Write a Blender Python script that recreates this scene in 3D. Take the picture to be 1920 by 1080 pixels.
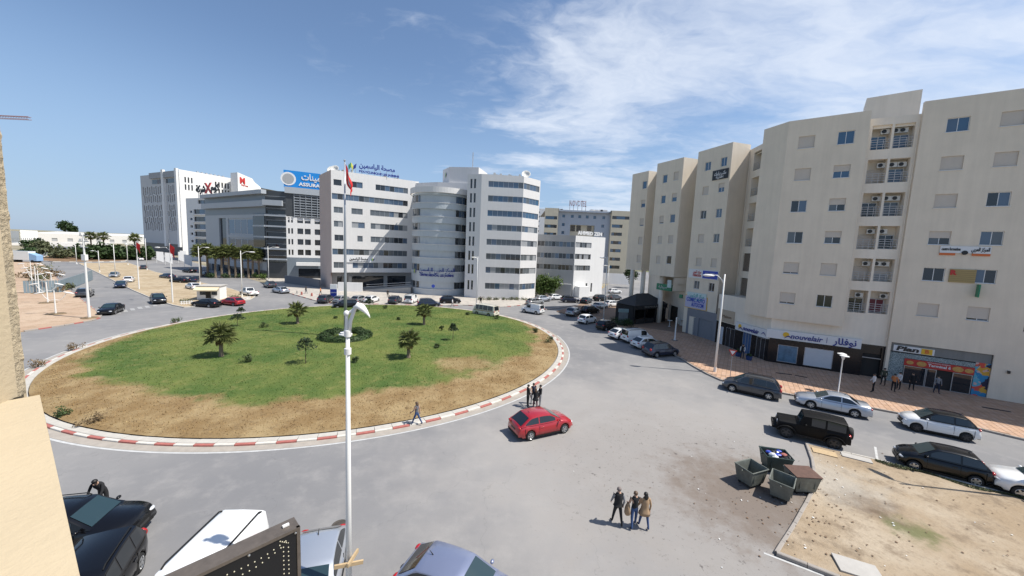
import bpy, bmesh, math, random
import numpy as np
from mathutils import Vector, Matrix
random.seed(7); rng = np.random.default_rng(7)
for o in list(bpy.data.objects): bpy.data.objects.remove(o)
scene = bpy.context.scene; COL = scene.collection
PI = math.pi; rad = math.radians
# ------------------------------------------------------------------ camera
FPX, PITCH, ROLL, CAMH = 689.0, rad(6.05), rad(2.45), 12.0
cF = np.array([0, math.cos(PITCH), -math.sin(PITCH)])
cR0 = np.array([1., 0, 0]); cD0 = np.array([0, -math.sin(PITCH), -math.cos(PITCH)])
cR = math.cos(ROLL)*cR0 - math.sin(ROLL)*cD0
cD = math.sin(ROLL)*cR0 + math.cos(ROLL)*cD0
cam = bpy.data.cameras.new('camera'); camo = bpy.data.objects.new('camera', cam); COL.objects.link(camo)
M = Matrix(((cR[0], -cD[0], -cF[0], 0), (cR[1], -cD[1], -cF[1], 0), (cR[2], -cD[2], -cF[2], CAMH), (0, 0, 0, 1)))
camo.matrix_world = M
cam.sensor_width = 36; cam.lens = FPX/1920*36; cam.clip_start = 0.05; cam.clip_end = 6000
scene.camera = camo
# ------------------------------------------------------------------ light
SUN_EL, SUN_AZ = rad(57.5), rad(-8)          # azimuth from +x, counter-clockwise
sdir = Vector((math.cos(SUN_AZ)*math.cos(SUN_EL), math.sin(SUN_AZ)*math.cos(SUN_EL), math.sin(SUN_EL)))
sl = bpy.data.lights.new('sun', 'SUN'); sl.energy = 4.2; sl.angle = rad(0.5); sl.color = (1, .955, .88)
so = bpy.data.objects.new('sun', sl); COL.objects.link(so); so.rotation_euler = sdir.to_track_quat('Z', 'Y').to_euler()
so.location = (40, -20, 80)
w = bpy.data.worlds.new('World'); scene.world = w; w.use_nodes = True
nt = w.node_tree; nt.nodes.clear()
def N(tree, typ, ins=None, **kw):
    n = tree.nodes.new(typ)
    for k, v in kw.items(): setattr(n, k, v)
    for k, v in (ins or {}).items():
        if isinstance(v, bpy.types.NodeSocket): tree.links.new(v, n.inputs[k])
        else: n.inputs[k].default_value = v
    return n
def math_(t, op, a, b=0.0, c=None, clamp=False):
    n = N(t, 'ShaderNodeMath', {0: a, 1: b}, operation=op, use_clamp=clamp)
    if c is not None:
        if isinstance(c, bpy.types.NodeSocket): t.links.new(c, n.inputs[2])
        else: n.inputs[2].default_value = c
    return n.outputs[0]
def sstep(t, x, lo, hi):
    n = N(t, 'ShaderNodeMapRange', {'Value': x, 'From Min': lo, 'From Max': hi}, interpolation_type='SMOOTHSTEP', clamp=True)
    return n.outputs['Result']
sky = N(nt, 'ShaderNodeTexSky', sky_type='NISHITA', sun_disc=False, sun_elevation=SUN_EL,
        sun_rotation=math.atan2(sdir.x, sdir.y), altitude=30, air_density=1.0, dust_density=.45, ozone_density=3.0)
tc = N(nt, 'ShaderNodeTexCoord'); sp = N(nt, 'ShaderNodeSeparateXYZ', {0: tc.outputs['Generated']})
dz = math_(nt, 'MAXIMUM', math_(nt, 'ADD', sp.outputs['Z'], .09), 0.04)
cx = math_(nt, 'DIVIDE', sp.outputs['X'], dz); cy = math_(nt, 'DIVIDE', sp.outputs['Y'], dz)
cv = N(nt, 'ShaderNodeCombineXYZ', {'X': cx, 'Y': cy, 'Z': 0.0})
rot = N(nt, 'ShaderNodeMapping', {'Vector': cv.outputs[0], 'Rotation': (0, 0, rad(-28)), 'Scale': (.62, 1.0, 1), 'Location': (8.41, -5.33, 0)})
wn = N(nt, 'ShaderNodeTexNoise', {'Vector': rot.outputs[0], 'Scale': .9, 'Detail': 5.0, 'Roughness': .6})
wv = N(nt, 'ShaderNodeVectorMath', {0: rot.outputs[0], 1: N(nt, 'ShaderNodeVectorMath', {0: wn.outputs['Color'], 'Scale': 1.1}, operation='SCALE').outputs[0]}, operation='ADD')
n1 = N(nt, 'ShaderNodeTexNoise', {'Vector': wv.outputs[0], 'Scale': 1.0, 'Detail': 11.0, 'Roughness': .60})
n2 = N(nt, 'ShaderNodeTexNoise', {'Vector': wv.outputs[0], 'Scale': 3.2, 'Detail': 8.0, 'Roughness': .62})
den = math_(nt, 'ADD', math_(nt, 'MULTIPLY', n1.outputs[0], .8), math_(nt, 'MULTIPLY', n2.outputs[0], .25))
# a bank of thin cloud lies over the right-hand half of the sky
bank = sstep(nt, math_(nt, 'SUBTRACT', sp.outputs['X'], math_(nt, 'MULTIPLY', math_(nt, 'SUBTRACT', n1.outputs[0], .5), -.9)), -.34, .30)
den = math_(nt, 'ADD', den, math_(nt, 'MULTIPLY', bank, .30))
cl = sstep(nt, den, .665, .97)
cl = math_(nt, 'MULTIPLY', cl, .82)
skyc = N(nt, 'ShaderNodeMix', {0: .0}, data_type='RGBA')
# hazy blue air low down, the same all round the horizon
hzf = math_(nt, 'MULTIPLY', sstep(nt, sp.outputs['Z'], .42, .0), .80)
skyh = N(nt, 'ShaderNodeMix', {0: hzf, 6: sky.outputs[0], 7: (2.35, 3.35, 4.9, 1)}, data_type='RGBA')
mix = N(nt, 'ShaderNodeMix', {0: cl, 6: skyh.outputs[2], 7: (5.7, 6.15, 6.9, 1)}, data_type='RGBA')
bg = N(nt, 'ShaderNodeBackground', {'Color': mix.outputs[2], 'Strength': .100})
N(nt, 'ShaderNodeOutputWorld', {'Surface': bg.outputs[0]})
nt.nodes.remove(skyc)
vs = scene.view_settings; vs.view_transform = 'Standard'; vs.look = 'None'; vs.exposure = 0.58; vs.gamma = 1; vs.use_curve_mapping = False
# ------------------------------------------------------------------ photo pixel -> place
def ray(x, y): return (x-960)*cR + (y-540)*cD + FPX*cF
def G(x, y, z=0.0):
    d = ray(x, y); t = (z-CAMH)/d[2]; return np.array([0, 0, CAMH]) + d*t
def PX(p):
    q = np.array(p, float)-np.array([0, 0, CAMH]); return 960+FPX*(q@cR)/(q@cF), 540+FPX*(q@cD)/(q@cF)
def hgt(x, y, yt):
    g = G(x, y); lo, hi = 0, 120
    for _ in range(40):
        m = (lo+hi)/2
        if PX(g+[0, 0, m])[1] > yt: lo = m
        else: hi = m
    return m
def SZ(px, a, b):
    """pixel on the vertical plane through a,b -> (s from a, z)"""
    a = np.array(a[:2], float); d = np.array(b[:2], float)-a; d /= np.hypot(*d); n = np.array([-d[1], d[0]])
    r = ray(*px); t = (n@a)/(n@r[:2]); X = r*t
    return float((X[:2]-a)@d), float(X[2]+CAMH)
# ------------------------------------------------------------------ materials
MATS = {}
def mat(name, col, rough=.7, metal=0.0, var=0.0, vscale=1.0, bump=0.0, bscale=20.0, spec=.5, streak=0.0, coat=0.0, emit=None, alpha=None, dirt=None):
    if name in MATS: return MATS[name]
    m = bpy.data.materials.new(name); m.use_nodes = True; t = m.node_tree; b = t.nodes['Principled BSDF']
    b.inputs['Base Color'].default_value = (*col, 1); b.inputs['Roughness'].default_value = rough; b.inputs['Metallic'].default_value = metal
    b.inputs['Specular IOR Level'].default_value = spec; b.inputs['Coat Weight'].default_value = coat; b.inputs['Coat Roughness'].default_value = .04
    if var or streak or bump:
        ge = N(t, 'ShaderNodeNewGeometry'); pos = ge.outputs['Position']
    if var or streak:
        fac = None
        if var:
            n = N(t, 'ShaderNodeTexNoise', {'Vector': pos, 'Scale': vscale, 'Detail': 7.0, 'Roughness': .62})
            fac = math_(t, 'MULTIPLY_ADD', math_(t, 'SUBTRACT', n.outputs[0], .5), var*2.2, 1.0)
        if streak:
            mp = N(t, 'ShaderNodeMapping', {'Vector': pos, 'Scale': (1.6, 1.6, .10)})
            n = N(t, 'ShaderNodeTexNoise', {'Vector': mp.outputs[0], 'Scale': 1.5, 'Detail': 5.0, 'Roughness': .6})
            f2 = math_(t, 'MULTIPLY_ADD', math_(t, 'SUBTRACT', n.outputs[0], .5), streak*2.0, 1.0)
            fac = f2 if fac is None else math_(t, 'MULTIPLY', fac, f2)
        hs = N(t, 'ShaderNodeHueSaturation', {'Color': (*col, 1), 'Value': fac})
        t.links.new(hs.outputs[0], b.inputs['Base Color'])
    if bump:
        n = N(t, 'ShaderNodeTexNoise', {'Vector': pos, 'Scale': bscale, 'Detail': 5.0, 'Roughness': .65})
        bp = N(t, 'ShaderNodeBump', {'Height': n.outputs[0], 'Strength': min(1, bump), 'Distance': .02})
        t.links.new(bp.outputs[0], b.inputs['Normal'])
    if emit: b.inputs['Emission Color'].default_value = (*emit[:3], 1); b.inputs['Emission Strength'].default_value = emit[3]
    MATS[name] = m; return m
# ------------------------------------------------------------------ mesh builder
class MB:
    def __init__(s): s.v = []; s.f = []; s.m = []; s.mi = 0
    def add(s, vs, fs):
        o = len(s.v); s.v += [tuple(map(float, v)) for v in vs]; s.f += [tuple(i+o for i in f) for f in fs]; s.m += [s.mi]*len(fs); return s
    def box(s, x0, x1, y0, y1, z0, z1):
        return s.add([(x0,y0,z0),(x1,y0,z0),(x1,y1,z0),(x0,y1,z0),(x0,y0,z1),(x1,y0,z1),(x1,y1,z1),(x0,y1,z1)],
                     [(0,3,2,1),(4,5,6,7),(0,1,5,4),(1,2,6,5),(2,3,7,6),(3,0,4,7)])
    def prism(s, poly, z0, z1, bottom=True):
        n = len(poly); z0 = [z0]*n if not hasattr(z0, '__len__') else z0; z1 = [z1]*n if not hasattr(z1, '__len__') else z1
        vs = [(p[0], p[1], z0[i]) for i, p in enumerate(poly)] + [(p[0], p[1], z1[i]) for i, p in enumerate(poly)]
        fs = [tuple(range(n, 2*n))] + ([tuple(range(n-1, -1, -1))] if bottom else [])
        fs += [(i, (i+1) % n, n+(i+1) % n, n+i) for i in range(n)]
        return s.add(vs, fs)
    def tube(s, pts, r, n=8, cap=True):
        pts = [Vector(p) for p in pts]; rs = r if hasattr(r, '__len__') else [r]*len(pts)
        vs = []; fs = []; up = None
        for i, p in enumerate(pts):
            t = (pts[min(i+1, len(pts)-1)]-pts[max(i-1, 0)])
            t = t.normalized() if t.length > 1e-9 else Vector((0, 0, 1))
            if up is None:
                up = Vector((0, 0, 1)) if abs(t.z) < .9 else Vector((1, 0, 0))
            a = t.cross(up)
            if a.length < 1e-4: a = t.cross(Vector((0, 1, 0)))
            a.normalize(); b = t.cross(a).normalized(); up = a.cross(t)
            for k in range(n):
                q = p + (a*math.cos(2*PI*k/n) + b*math.sin(2*PI*k/n))*rs[i]; vs.append(tuple(q))
        for i in range(len(pts)-1):
            for k in range(n): fs.append((i*n+k, i*n+(k+1) % n, (i+1)*n+(k+1) % n, (i+1)*n+k))
        if cap: fs += [tuple(range(n-1, -1, -1)), tuple(range((len(pts)-1)*n, len(pts)*n))]
        return s.add(vs, fs)
    def lathe(s, prof, n=16, c=(0, 0, 0), sx=1, sy=1):
        vs = []; fs = []
        for r, z in prof:
            for k in range(n): vs.append((c[0]+sx*r*math.cos(2*PI*k/n), c[1]+sy*r*math.sin(2*PI*k/n), c[2]+z))
        for i in range(len(prof)-1):
            for k in range(n): fs.append((i*n+k, i*n+(k+1) % n, (i+1)*n+(k+1) % n, (i+1)*n+k))
        fs += [tuple(range(n-1, -1, -1)), tuple(range((len(prof)-1)*n, len(prof)*n))]
        return s.add(vs, fs)
    def quad(s, a, b, c, d): return s.add([a, b, c, d], [(0, 1, 2, 3)])
    def slab(s, poly3, nrm, t):
        """planar 3d polygon given thickness t against nrm"""
        n = len(poly3); nv = Vector(nrm).normalized()*t
        vs = [tuple(Vector(p)) for p in poly3]+[tuple(Vector(p)-nv) for p in poly3]
        fs = [tuple(range(n)), tuple(range(2*n-1, n-1, -1))]+[(i, n+i, n+(i+1) % n, (i+1) % n) for i in range(n)]
        return s.add(vs, fs)
    def xf(s, m):
        s.v = [tuple(m @ Vector(v)) for v in s.v]; return s
    def off(s, o): s.v = [(v[0]-o[0], v[1]-o[1], v[2]-o[2]) for v in s.v]; return s
    def mesh(s, name, mats, smooth=False):
        me = bpy.data.meshes.new(name); me.from_pydata(s.v, [], s.f)
        for m in (mats if isinstance(mats, (list, tuple)) else [mats]): me.materials.append(m)
        if any(s.m): me.polygons.foreach_set('material_index', s.m)
        if smooth: me.polygons.foreach_set('use_smooth', [True]*len(s.f))
        me.update(); return me
    def build(s, name, mats, parent=None, smooth=False, loc=None, world=False):
        if world and parent is not None: s.off(ROOTLOC[parent.name])
        o = bpy.data.objects.new(name, s.mesh(name, mats, smooth)); COL.objects.link(o)
        if parent is not None: o.parent = parent
        if loc is not None: o.location = loc
        return o
ROOTLOC = {}
def inst(name, me, parent=None, loc=(0, 0, 0), rz=0, rot=None, scale=None):
    o = bpy.data.objects.new(name, me); COL.objects.link(o); o.parent = parent
    o.location = loc; o.rotation_euler = rot if rot else (0, 0, rz)
    if scale: o.scale = scale if hasattr(scale, '__len__') else (scale,)*3
    return o
def tag(o, label, cat, group=None):
    o['label'] = label; o['category'] = cat
    if group: o['group'] = group
    return o
def thing(name, label, cat, loc=(0, 0, 0), rz=0, group=None):
    o = bpy.data.objects.new(name, None); COL.objects.link(o); o.empty_display_size = .3
    o.location = loc; o.rotation_euler = (0, 0, rz); ROOTLOC[o.name] = tuple(loc)
    return tag(o, label, cat, group)
def struct(o): o['kind'] = 'structure'; return o
def stuff(o): o['kind'] = 'stuff'; return o
def copy_tree(o, parent=None):
    c = o.copy(); COL.objects.link(c); c.parent = parent
    for ch in o.children: copy_tree(ch, c)
    return c
def wloc(root, p): r = ROOTLOC[root.name]; return (p[0]-r[0], p[1]-r[1], p[2]-r[2])
# ------------------------------------------------------------------ lettering
AR = {'ا': 'ﺍﺎ', 'أ': 'ﺃﺄ', 'ب': 'ﺏﺐﺑﺒ', 'ة': 'ﺓﺔ', 'ت': 'ﺕﺖﺗﺘ', 'ح': 'ﺡﺢﺣﺤ', 'د': 'ﺩﺪ', 'ر': 'ﺭﺮ', 'ز': 'ﺯﺰ', 'س': 'ﺱﺲﺳﺴ', 'ص': 'ﺹﺺﺻﺼ',
      'ط': 'ﻁﻂﻃﻄ', 'ف': 'ﻑﻒﻓﻔ', 'ك': 'ﻙﻚﻛﻜ', 'ل': 'ﻝﻞﻟﻠ', 'م': 'ﻡﻢﻣﻤ', 'ن': 'ﻥﻦﻧﻨ', 'و': 'ﻭﻮ', 'ي': 'ﻱﻲﻳﻴ', 'ع': 'ﻉﻊﻋﻌ', 'ش': 'ﺵﺶﺷﺸ', 'ه': 'ﻩﻪﻫﻬ', 'ق': 'ﻕﻖﻗﻘ'}
def arab(s):
    out = []
    for i, c in enumerate(s):
        if c not in AR: out.append(c); continue
        f = AR[c]; pj = i > 0 and s[i-1] in AR and len(AR[s[i-1]]) == 4; nj = i+1 < len(s) and s[i+1] in AR
        if len(f) == 2: out.append(f[1] if pj else f[0])
        else: out.append(f[3] if pj and nj else f[1] if pj else f[2] if nj else f[0])
    return ''.join(reversed(out))
def text_mesh(txt, size, m, depth=.02, bold=.0, width=None, align='CENTER', shear=0.0):
    cu = bpy.data.curves.new('lettering', 'FONT'); cu.body = txt; cu.size = size; cu.extrude = depth; cu.offset = bold
    cu.align_x = align; cu.align_y = 'CENTER'; cu.resolution_u = 2; cu.shear = shear
    o = bpy.data.objects.new('lettering', cu); COL.objects.link(o)
    bpy.context.view_layer.update()
    me = bpy.data.meshes.new_from_object(o.evaluated_get(bpy.context.evaluated_depsgraph_get()))
    bpy.data.objects.remove(o); bpy.data.curves.remove(cu)
    me.materials.clear(); me.materials.append(m)
    if width and len(me.vertices):
        xs = [v.co.x for v in me.vertices]; ww = max(xs)-min(xs); k = width/ww; mx = (max(xs)+min(xs))/2 if align == 'CENTER' else 0
        for v in me.vertices: v.co.x = (v.co.x-mx)*k
    return me
def letter(parent, txt, size, m, loc, rz, depth=.02, bold=0, width=None, shear=0.0):
    """loc local to the parent; reads from the -y side of rz"""
    return inst('lettering', text_mesh(txt, size, m, depth, bold, width, shear=shear), parent, loc, rot=(PI/2, 0, rz))
# ================================================================== SETTING
RC = np.array([-19.46, 45.92]); RR = 25.94
def posmat(name, rough=.9):
    m = bpy.data.materials.new(name); m.use_nodes = True; t = m.node_tree; b = t.nodes['Principled BSDF']
    b.inputs['Roughness'].default_value = rough; b.inputs['Specular IOR Level'].default_value = .25
    pos = N(t, 'ShaderNodeNewGeometry').outputs['Position']; MATS[name] = m
    return m, t, b, pos
def noise(t, pos, sc, det=6.0, ro=.6, scale3=None, off=0.0):
    if scale3: pos = N(t, 'ShaderNodeMapping', {'Vector': pos, 'Scale': scale3, 'Location': (off, off, 0)}).outputs[0]
    elif off: pos = N(t, 'ShaderNodeMapping', {'Vector': pos, 'Location': (off, off, 0)}).outputs[0]
    return N(t, 'ShaderNodeTexNoise', {'Vector': pos, 'Scale': sc, 'Detail': det, 'Roughness': ro}).outputs[0]
def mixc(t, f, a, b):
    ins = {0: f}; n = N(t, 'ShaderNodeMix', ins, data_type='RGBA')
    for i, v in ((6, a), (7, b)):
        if isinstance(v, bpy.types.NodeSocket): t.links.new(v, n.inputs[i])
        else: n.inputs[i].default_value = (*v, 1)
    return n.outputs[2]
def dist(t, pos, c):
    p = N(t, 'ShaderNodeVectorMath', {0: pos, 1: (1, 1, 0)}, operation='MULTIPLY').outputs[0]
    return N(t, 'ShaderNodeVectorMath', {0: p, 1: (c[0], c[1], 0)}, operation='DISTANCE').outputs['Value']
def bumpit(t, b, h, s=.5, d=.02):
    bp = N(t, 'ShaderNodeBump', {'Height': h, 'Strength': s, 'Distance': d}); t.links.new(bp.outputs[0], b.inputs['Normal'])

# --- asphalt
M_ROAD, t, b, pos = posmat('asphalt', .88)
big = noise(t, pos, .09, 5, .55); mid = noise(t, pos, .7, 7, .65); fine = noise(t, pos, 14, 4, .7)
c = mixc(t, sstep(t, big, .35, .68), (.180, .179, .183), (.235, .229, .225))
c = mixc(t, math_(t, 'MULTIPLY', sstep(t, mid, .45, .75), .5), c, (.31, .297, .285))
c = mixc(t, math_(t, 'MULTIPLY', sstep(t, fine, .52, .75), .35), c, (.14, .14, .143))
# worn wheel lanes round the island
dr = dist(t, pos, RC)
lane = N(t, 'ShaderNodeTexNoise', {'Vector': N(t, 'ShaderNodeCombineXYZ', {'X': dr, 'Y': 0.0, 'Z': 0.0}).outputs[0], 'Scale': .55, 'Detail': 3.0}).outputs[0]
c = mixc(t, math_(t, 'MULTIPLY', sstep(t, lane, .45, .7), .3), c, (.205, .203, .206))
# dusty apron in front of the dumpsters, and rubbish stains there
dust_c = G(1250, 850); dd = dist(t, pos, dust_c)
dustm = sstep(t, math_(t, 'ADD', dd, math_(t, 'MULTIPLY', math_(t, 'SUBTRACT', noise(t, pos, .25, 6, .65), .5), 22.0)), 20.0, 5.0)
c = mixc(t, math_(t, 'MULTIPLY', dustm, .7), c, (.325, .305, .285))
st_c = G(1405, 930); ds = dist(t, pos, st_c)
stm = sstep(t, math_(t, 'ADD', ds, math_(t, 'MULTIPLY', math_(t, 'SUBTRACT', noise(t, pos, .9, 8, .7), .5), 9.0)), 5.6, 1.4)
c = mixc(t, math_(t, 'MULTIPLY', stm, .8), c, (.135, .095, .068))
st2 = sstep(t, math_(t, 'ADD', dist(t, pos, G(1330, 900)), math_(t, 'MULTIPLY', math_(t, 'SUBTRACT', noise(t, pos, .5, 8, .7), .5), 14.0)), 12.0, 4.0)
spots = sstep(t, noise(t, pos, 2.3, 9, .75, off=11.0), .585, .66)
c = mixc(t, math_(t, 'MULTIPLY', st2, .30), c, (.20, .178, .158))
c = mixc(t, math_(t, 'MULTIPLY', math_(t, 'MULTIPLY', st2, spots), .8), c, (.06, .052, .048))
sp3 = sstep(t, noise(t, pos, 5.0, 7, .75, off=51.0), .60, .65)
c = mixc(t, math_(t, 'MULTIPLY', math_(t, 'MULTIPLY', st2, sp3), .7), c, (.075, .065, .058))
spots2 = sstep(t, noise(t, pos, 1.6, 8, .75, off=31.0), .68, .72)
c = mixc(t, math_(t, 'MULTIPLY', spots2, .6), c, (.07, .065, .06))
crk = N(t, 'ShaderNodeTexVoronoi', {'Vector': N(t, 'ShaderNodeVectorMath', {0: pos, 1: N(t, 'ShaderNodeVectorMath', {0: N(t, 'ShaderNodeTexNoise', {'Vector': pos, 'Scale': .8, 'Detail': 6.0}).outputs['Color'], 'Scale': 2.5}, operation='SCALE').outputs[0]}, operation='ADD').outputs[0], 'Scale': .16}, feature='DISTANCE_TO_EDGE')
c = mixc(t, math_(t, 'MULTIPLY', sstep(t, crk.outputs['Distance'], .004, .0), .18), c, (.07, .07, .07))
t.links.new(c, b.inputs['Base Color']); bumpit(t, b, fine, .35, .01)
# --- open ground far away
M_GROUND, t, b, pos = posmat('far_ground', .95)
c = mixc(t, sstep(t, noise(t, pos, .012, 8, .6), .40, .62), (.30, .25, .18), (.10, .12, .05))
c = mixc(t, sstep(t, noise(t, pos, .06, 6, .6), .45, .7), c, (.34, .30, .24))
t.links.new(c, b.inputs['Base Color'])
# --- bare earth lots
def earth(name, base, pale, dark, green=0.0, red=None):
    m, t, b, pos = posmat(name, .95)
    c = mixc(t, sstep(t, noise(t, pos, .22, 8, .62), .36, .64), base, pale)
    c = mixc(t, math_(t, 'MULTIPLY', sstep(t, noise(t, pos, .8, 8, .72, off=5.0), .48, .66), .85), c, dark)
    c = mixc(t, math_(t, 'MULTIPLY', sstep(t, noise(t, pos, 6, 5, .7), .5, .75), .45), c, tuple(v*.55 for v in base))
    if green: c = mixc(t, math_(t, 'MULTIPLY', sstep(t, noise(t, pos, .35, 7, .7, off=23.0), .58, .72), green), c, (.085, .095, .03))
    t.links.new(c, b.inputs['Base Color']); bumpit(t, b, noise(t, pos, 3.5, 9, .7), .9, .06)
    return m, t, b, pos, c
M_EARTH_R, t, b, pos, c = earth('earth_lot', (.31, .235, .155), (.40, .33, .245), (.21, .16, .11))
c = mixc(t, math_(t, 'MULTIPLY', sstep(t, math_(t, 'ADD', dist(t, pos, G(1710, 1000)), math_(t, 'MULTIPLY', math_(t, 'SUBTRACT', noise(t, pos, 1.2, 6, .7), .5), 3.0)), 1.3, .2), .75), c, (.10, .12, .04))
c = mixc(t, math_(t, 'MULTIPLY', sstep(t, math_(t, 'ADD', dist(t, pos, G(1610, 940)), math_(t, 'MULTIPLY', math_(t, 'SUBTRACT', noise(t, pos, 1.0, 7, .7), .5), 4.0)), 2.0, .3), .7), c, (.12, .085, .06))
c = mixc(t, math_(t, 'MULTIPLY', sstep(t, math_(t, 'ADD', dist(t, pos, G(1550, 900)), math_(t, 'MULTIPLY', math_(t, 'SUBTRACT', noise(t, pos, .8, 7, .7), .5), 5.0)), 3.4, .6), .6), c, (.40, .37, .32))
t.links.new(c, b.inputs['Base Color'])
M_EARTH_L = earth('pink_earth_lot', (.40, .285, .20), (.46, .35, .255), (.32, .23, .155), .3)[0]
M_EARTH_M = earth('median_earth', (.36, .28, .18), (.44, .36, .25), (.26, .20, .13), .25)[0]
M_BED = earth('planting_bed', (.20, .12, .07), (.26, .16, .10), (.07, .08, .03), .9)[0]
M_FORE = earth('forecourt', (.40, .37, .33), (.46, .42, .37), (.30, .28, .25))[0]
# --- grass of the island
def grassmat(name, k):
    m, t, b, pos = posmat(name, .9)
    g = mixc(t, sstep(t, noise(t, pos, .16, 7, .62), .34, .66), (.062*k, .110*k, .024*k), (.138*k, .165*k, .042*k))
    g = mixc(t, math_(t, 'MULTIPLY', sstep(t, noise(t, pos, 1.1, 7, .68, off=7.0), .50, .72), .6), g, (.215*k, .20*k, .07*k))
    br = mixc(t, sstep(t, noise(t, pos, .35, 8, .65, off=3.0), .38, .66), (.235*k, .155*k, .07*k), (.34*k, .25*k, .13*k))
    br = mixc(t, math_(t, 'MULTIPLY', sstep(t, noise(t, pos, 2.2, 8, .7, off=3.0), .52, .70), .6), br, (.13*k, .085*k, .045*k))
    wob = math_(t, 'MULTIPLY', math_(t, 'SUBTRACT', noise(t, pos, .2, 7, .66, off=17.0), .5), 8.0)
    e = sstep(t, math_(t, 'ADD', dist(t, pos, np.array([-21.0, 49.9])), wob), 23.4, 25.2)
    pt = sstep(t, math_(t, 'ADD', dist(t, pos, G(875, 690)), math_(t, 'MULTIPLY', math_(t, 'SUBTRACT', noise(t, pos, .4, 7, .65), .5), 7.0)), 3.6, 1.2)
    e = math_(t, 'MAXIMUM', e, math_(t, 'MULTIPLY', pt, .85))
    e = math_(t, 'MAXIMUM', e, sstep(t, dist(t, pos, RC), 25.0, 25.7))
    c = mixc(t, e, g, br); t.links.new(c, b.inputs['Base Color'])
    bumpit(t, b, noise(t, pos, 5, 8, .75), .9, .08); return m
M_TURF = grassmat('island_turf', .95); M_BLADE = grassmat('grass_blade', 1.2)

def sheet(name, poly, z, m):
    return struct(MB().add([(p[0], p[1], z) for p in poly], [tuple(range(len(poly)))]).build(name, m))
def lot(name, poly, m, z=.12, z0=-.2):
    o = MB().prism(poly, z0, z).build(name, m); return struct(o)
def gp(pts): return [tuple(G(*p)[:2]) for p in pts]
sheet('ground', [(-4000, -300), (4000, -300), (4000, 5000), (-4000, 5000)], -.06, M_GROUND)
sheet('road', [(-72, -14), (72, -14), (72, 40), (58, 112), (105, 250), (82, 262), (30, 122), (-30, 112), (-64, 96), (-300, 300), (-345, 262), (-72, 40)], 0.0, M_ROAD)
# kerbs: a concrete bed with separate stones on it
M_STONE = mat('kerb_concrete', (.44, .415, .37), .9, var=.22, vscale=3, bump=.3, bscale=30)
M_STONE_D = mat('kerb_concrete_dirty', (.30, .27, .24), .9, var=.2, vscale=3, bump=.3, bscale=30)
M_BEDC = mat('kerb_joint', (.16, .145, .13), .95)
M_KRED = mat('kerb_red_paint', (.36, .12, .10), .8, var=.35, vscale=5); M_KWHITE = mat('kerb_white_paint', (.56, .53, .475), .8, var=.25, vscale=5)
KST = {}
def stone(L, W, Hh, m):
    k = (round(L, 2), W, Hh, m.name)
    if k not in KST:
        e = .025; mb = MB(); a, w2 = L/2-.012, W/2
        prof = [(-w2, 0), (w2, 0), (w2, Hh-e), (w2-e, Hh), (-w2+e, Hh), (-w2, Hh-e)]
        vs = [(-a, y, z) for y, z in prof]+[(a, y, z) for y, z in prof]; n = 6
        mb.add(vs, [tuple(range(n-1, -1, -1)), tuple(range(n, 2*n))]+[(i, (i+1) % n, n+(i+1) % n, n+i) for i in range(n)])
        KST[k] = mb.mesh('kerb_stone', m)
    return KST[k]
def kerb(name, pts, W=.18, Hh=.15, L=1.0, mats=None, closed=False, maxn=300, z=0.0):
    pts = [np.array(p[:2], float) for p in pts]
    if closed: pts.append(pts[0])
    mats = mats or [M_STONE]
    segs = [(a, b2, np.hypot(*(b2-a))) for a, b2 in zip(pts[:-1], pts[1:])]; tot = sum(s[2] for s in segs)
    bedm = MB()
    for a, b2, l in segs:
        d = (b2-a)/l; n = np.array([-d[1], d[0]])*(W/2-.02)
        bedm.add([(*(a+n), z-.05), (*(b2+n), z-.05), (*(b2-n), z-.05), (*(a-n), z-.05), (*(a+n), z+Hh-.02), (*(b2+n), z+Hh-.02), (*(b2-n), z+Hh-.02), (*(a-n), z+Hh-.02)],
                 [(0, 3, 2, 1), (4, 5, 6, 7), (0, 1, 5, 4), (1, 2, 6, 5), (2, 3, 7, 6), (3, 0, 4, 7)])
    root = struct(bedm.build(name, M_BEDC)); k = 0; j = 0
    for a, b2, l in segs:
        nn = max(1, round(l/L)); d = (b2-a)/l
        for i in range(nn):
            if k >= maxn: break
            c = a+d*(l*(i+.5)/nn)
            if True:
                o = inst('kerb_stone', stone(l/nn, W, Hh, mats[j % len(mats)]), root, (c[0], c[1], z+random.uniform(-.006, .006)), math.atan2(d[1], d[0])+random.uniform(-.008, .008))
                k += 1
            j += 1
    return root
# --- island: low dome of turf inside its kerb
mb = MB(); nr, na = 14, 96; vs = [(RC[0], RC[1], .62)]; fs = []
def dome(r): return .13+.5*(1-(r/RR)**2)
for i in range(1, nr+1):
    r = (RR-.5)*i/nr
    for k in range(na): vs.append((RC[0]+r*math.cos(2*PI*k/na), RC[1]+r*math.sin(2*PI*k/na), dome(r) if i < nr else .15))
for k in range(na): fs.append((0, 1+k, 1+(k+1) % na))
for i in range(nr-1):
    for k in range(na): fs.append((1+i*na+k, 1+(i+1)*na+k, 1+(i+1)*na+(k+1) % na, 1+i*na+(k+1) % na))
struct(mb.add(vs, fs).build('traffic_island', M_TURF, smooth=True))
nT = 90000
rr = np.sqrt(rng.random(nT))*(RR-.7); aa = rng.random(nT)*2*PI
bx = RC[0]+rr*np.cos(aa); by = RC[1]+rr*np.sin(aa); bz = .12+.5*(1-(rr/RR)**2)
hh = rng.uniform(.03, .10, nT)*(1+.8*(rng.random(nT) > .93)); ang = rng.random(nT)*2*PI; wd = rng.uniform(.015, .05, nT); ln = rng.uniform(-.06, .06, (nT, 2))
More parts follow.
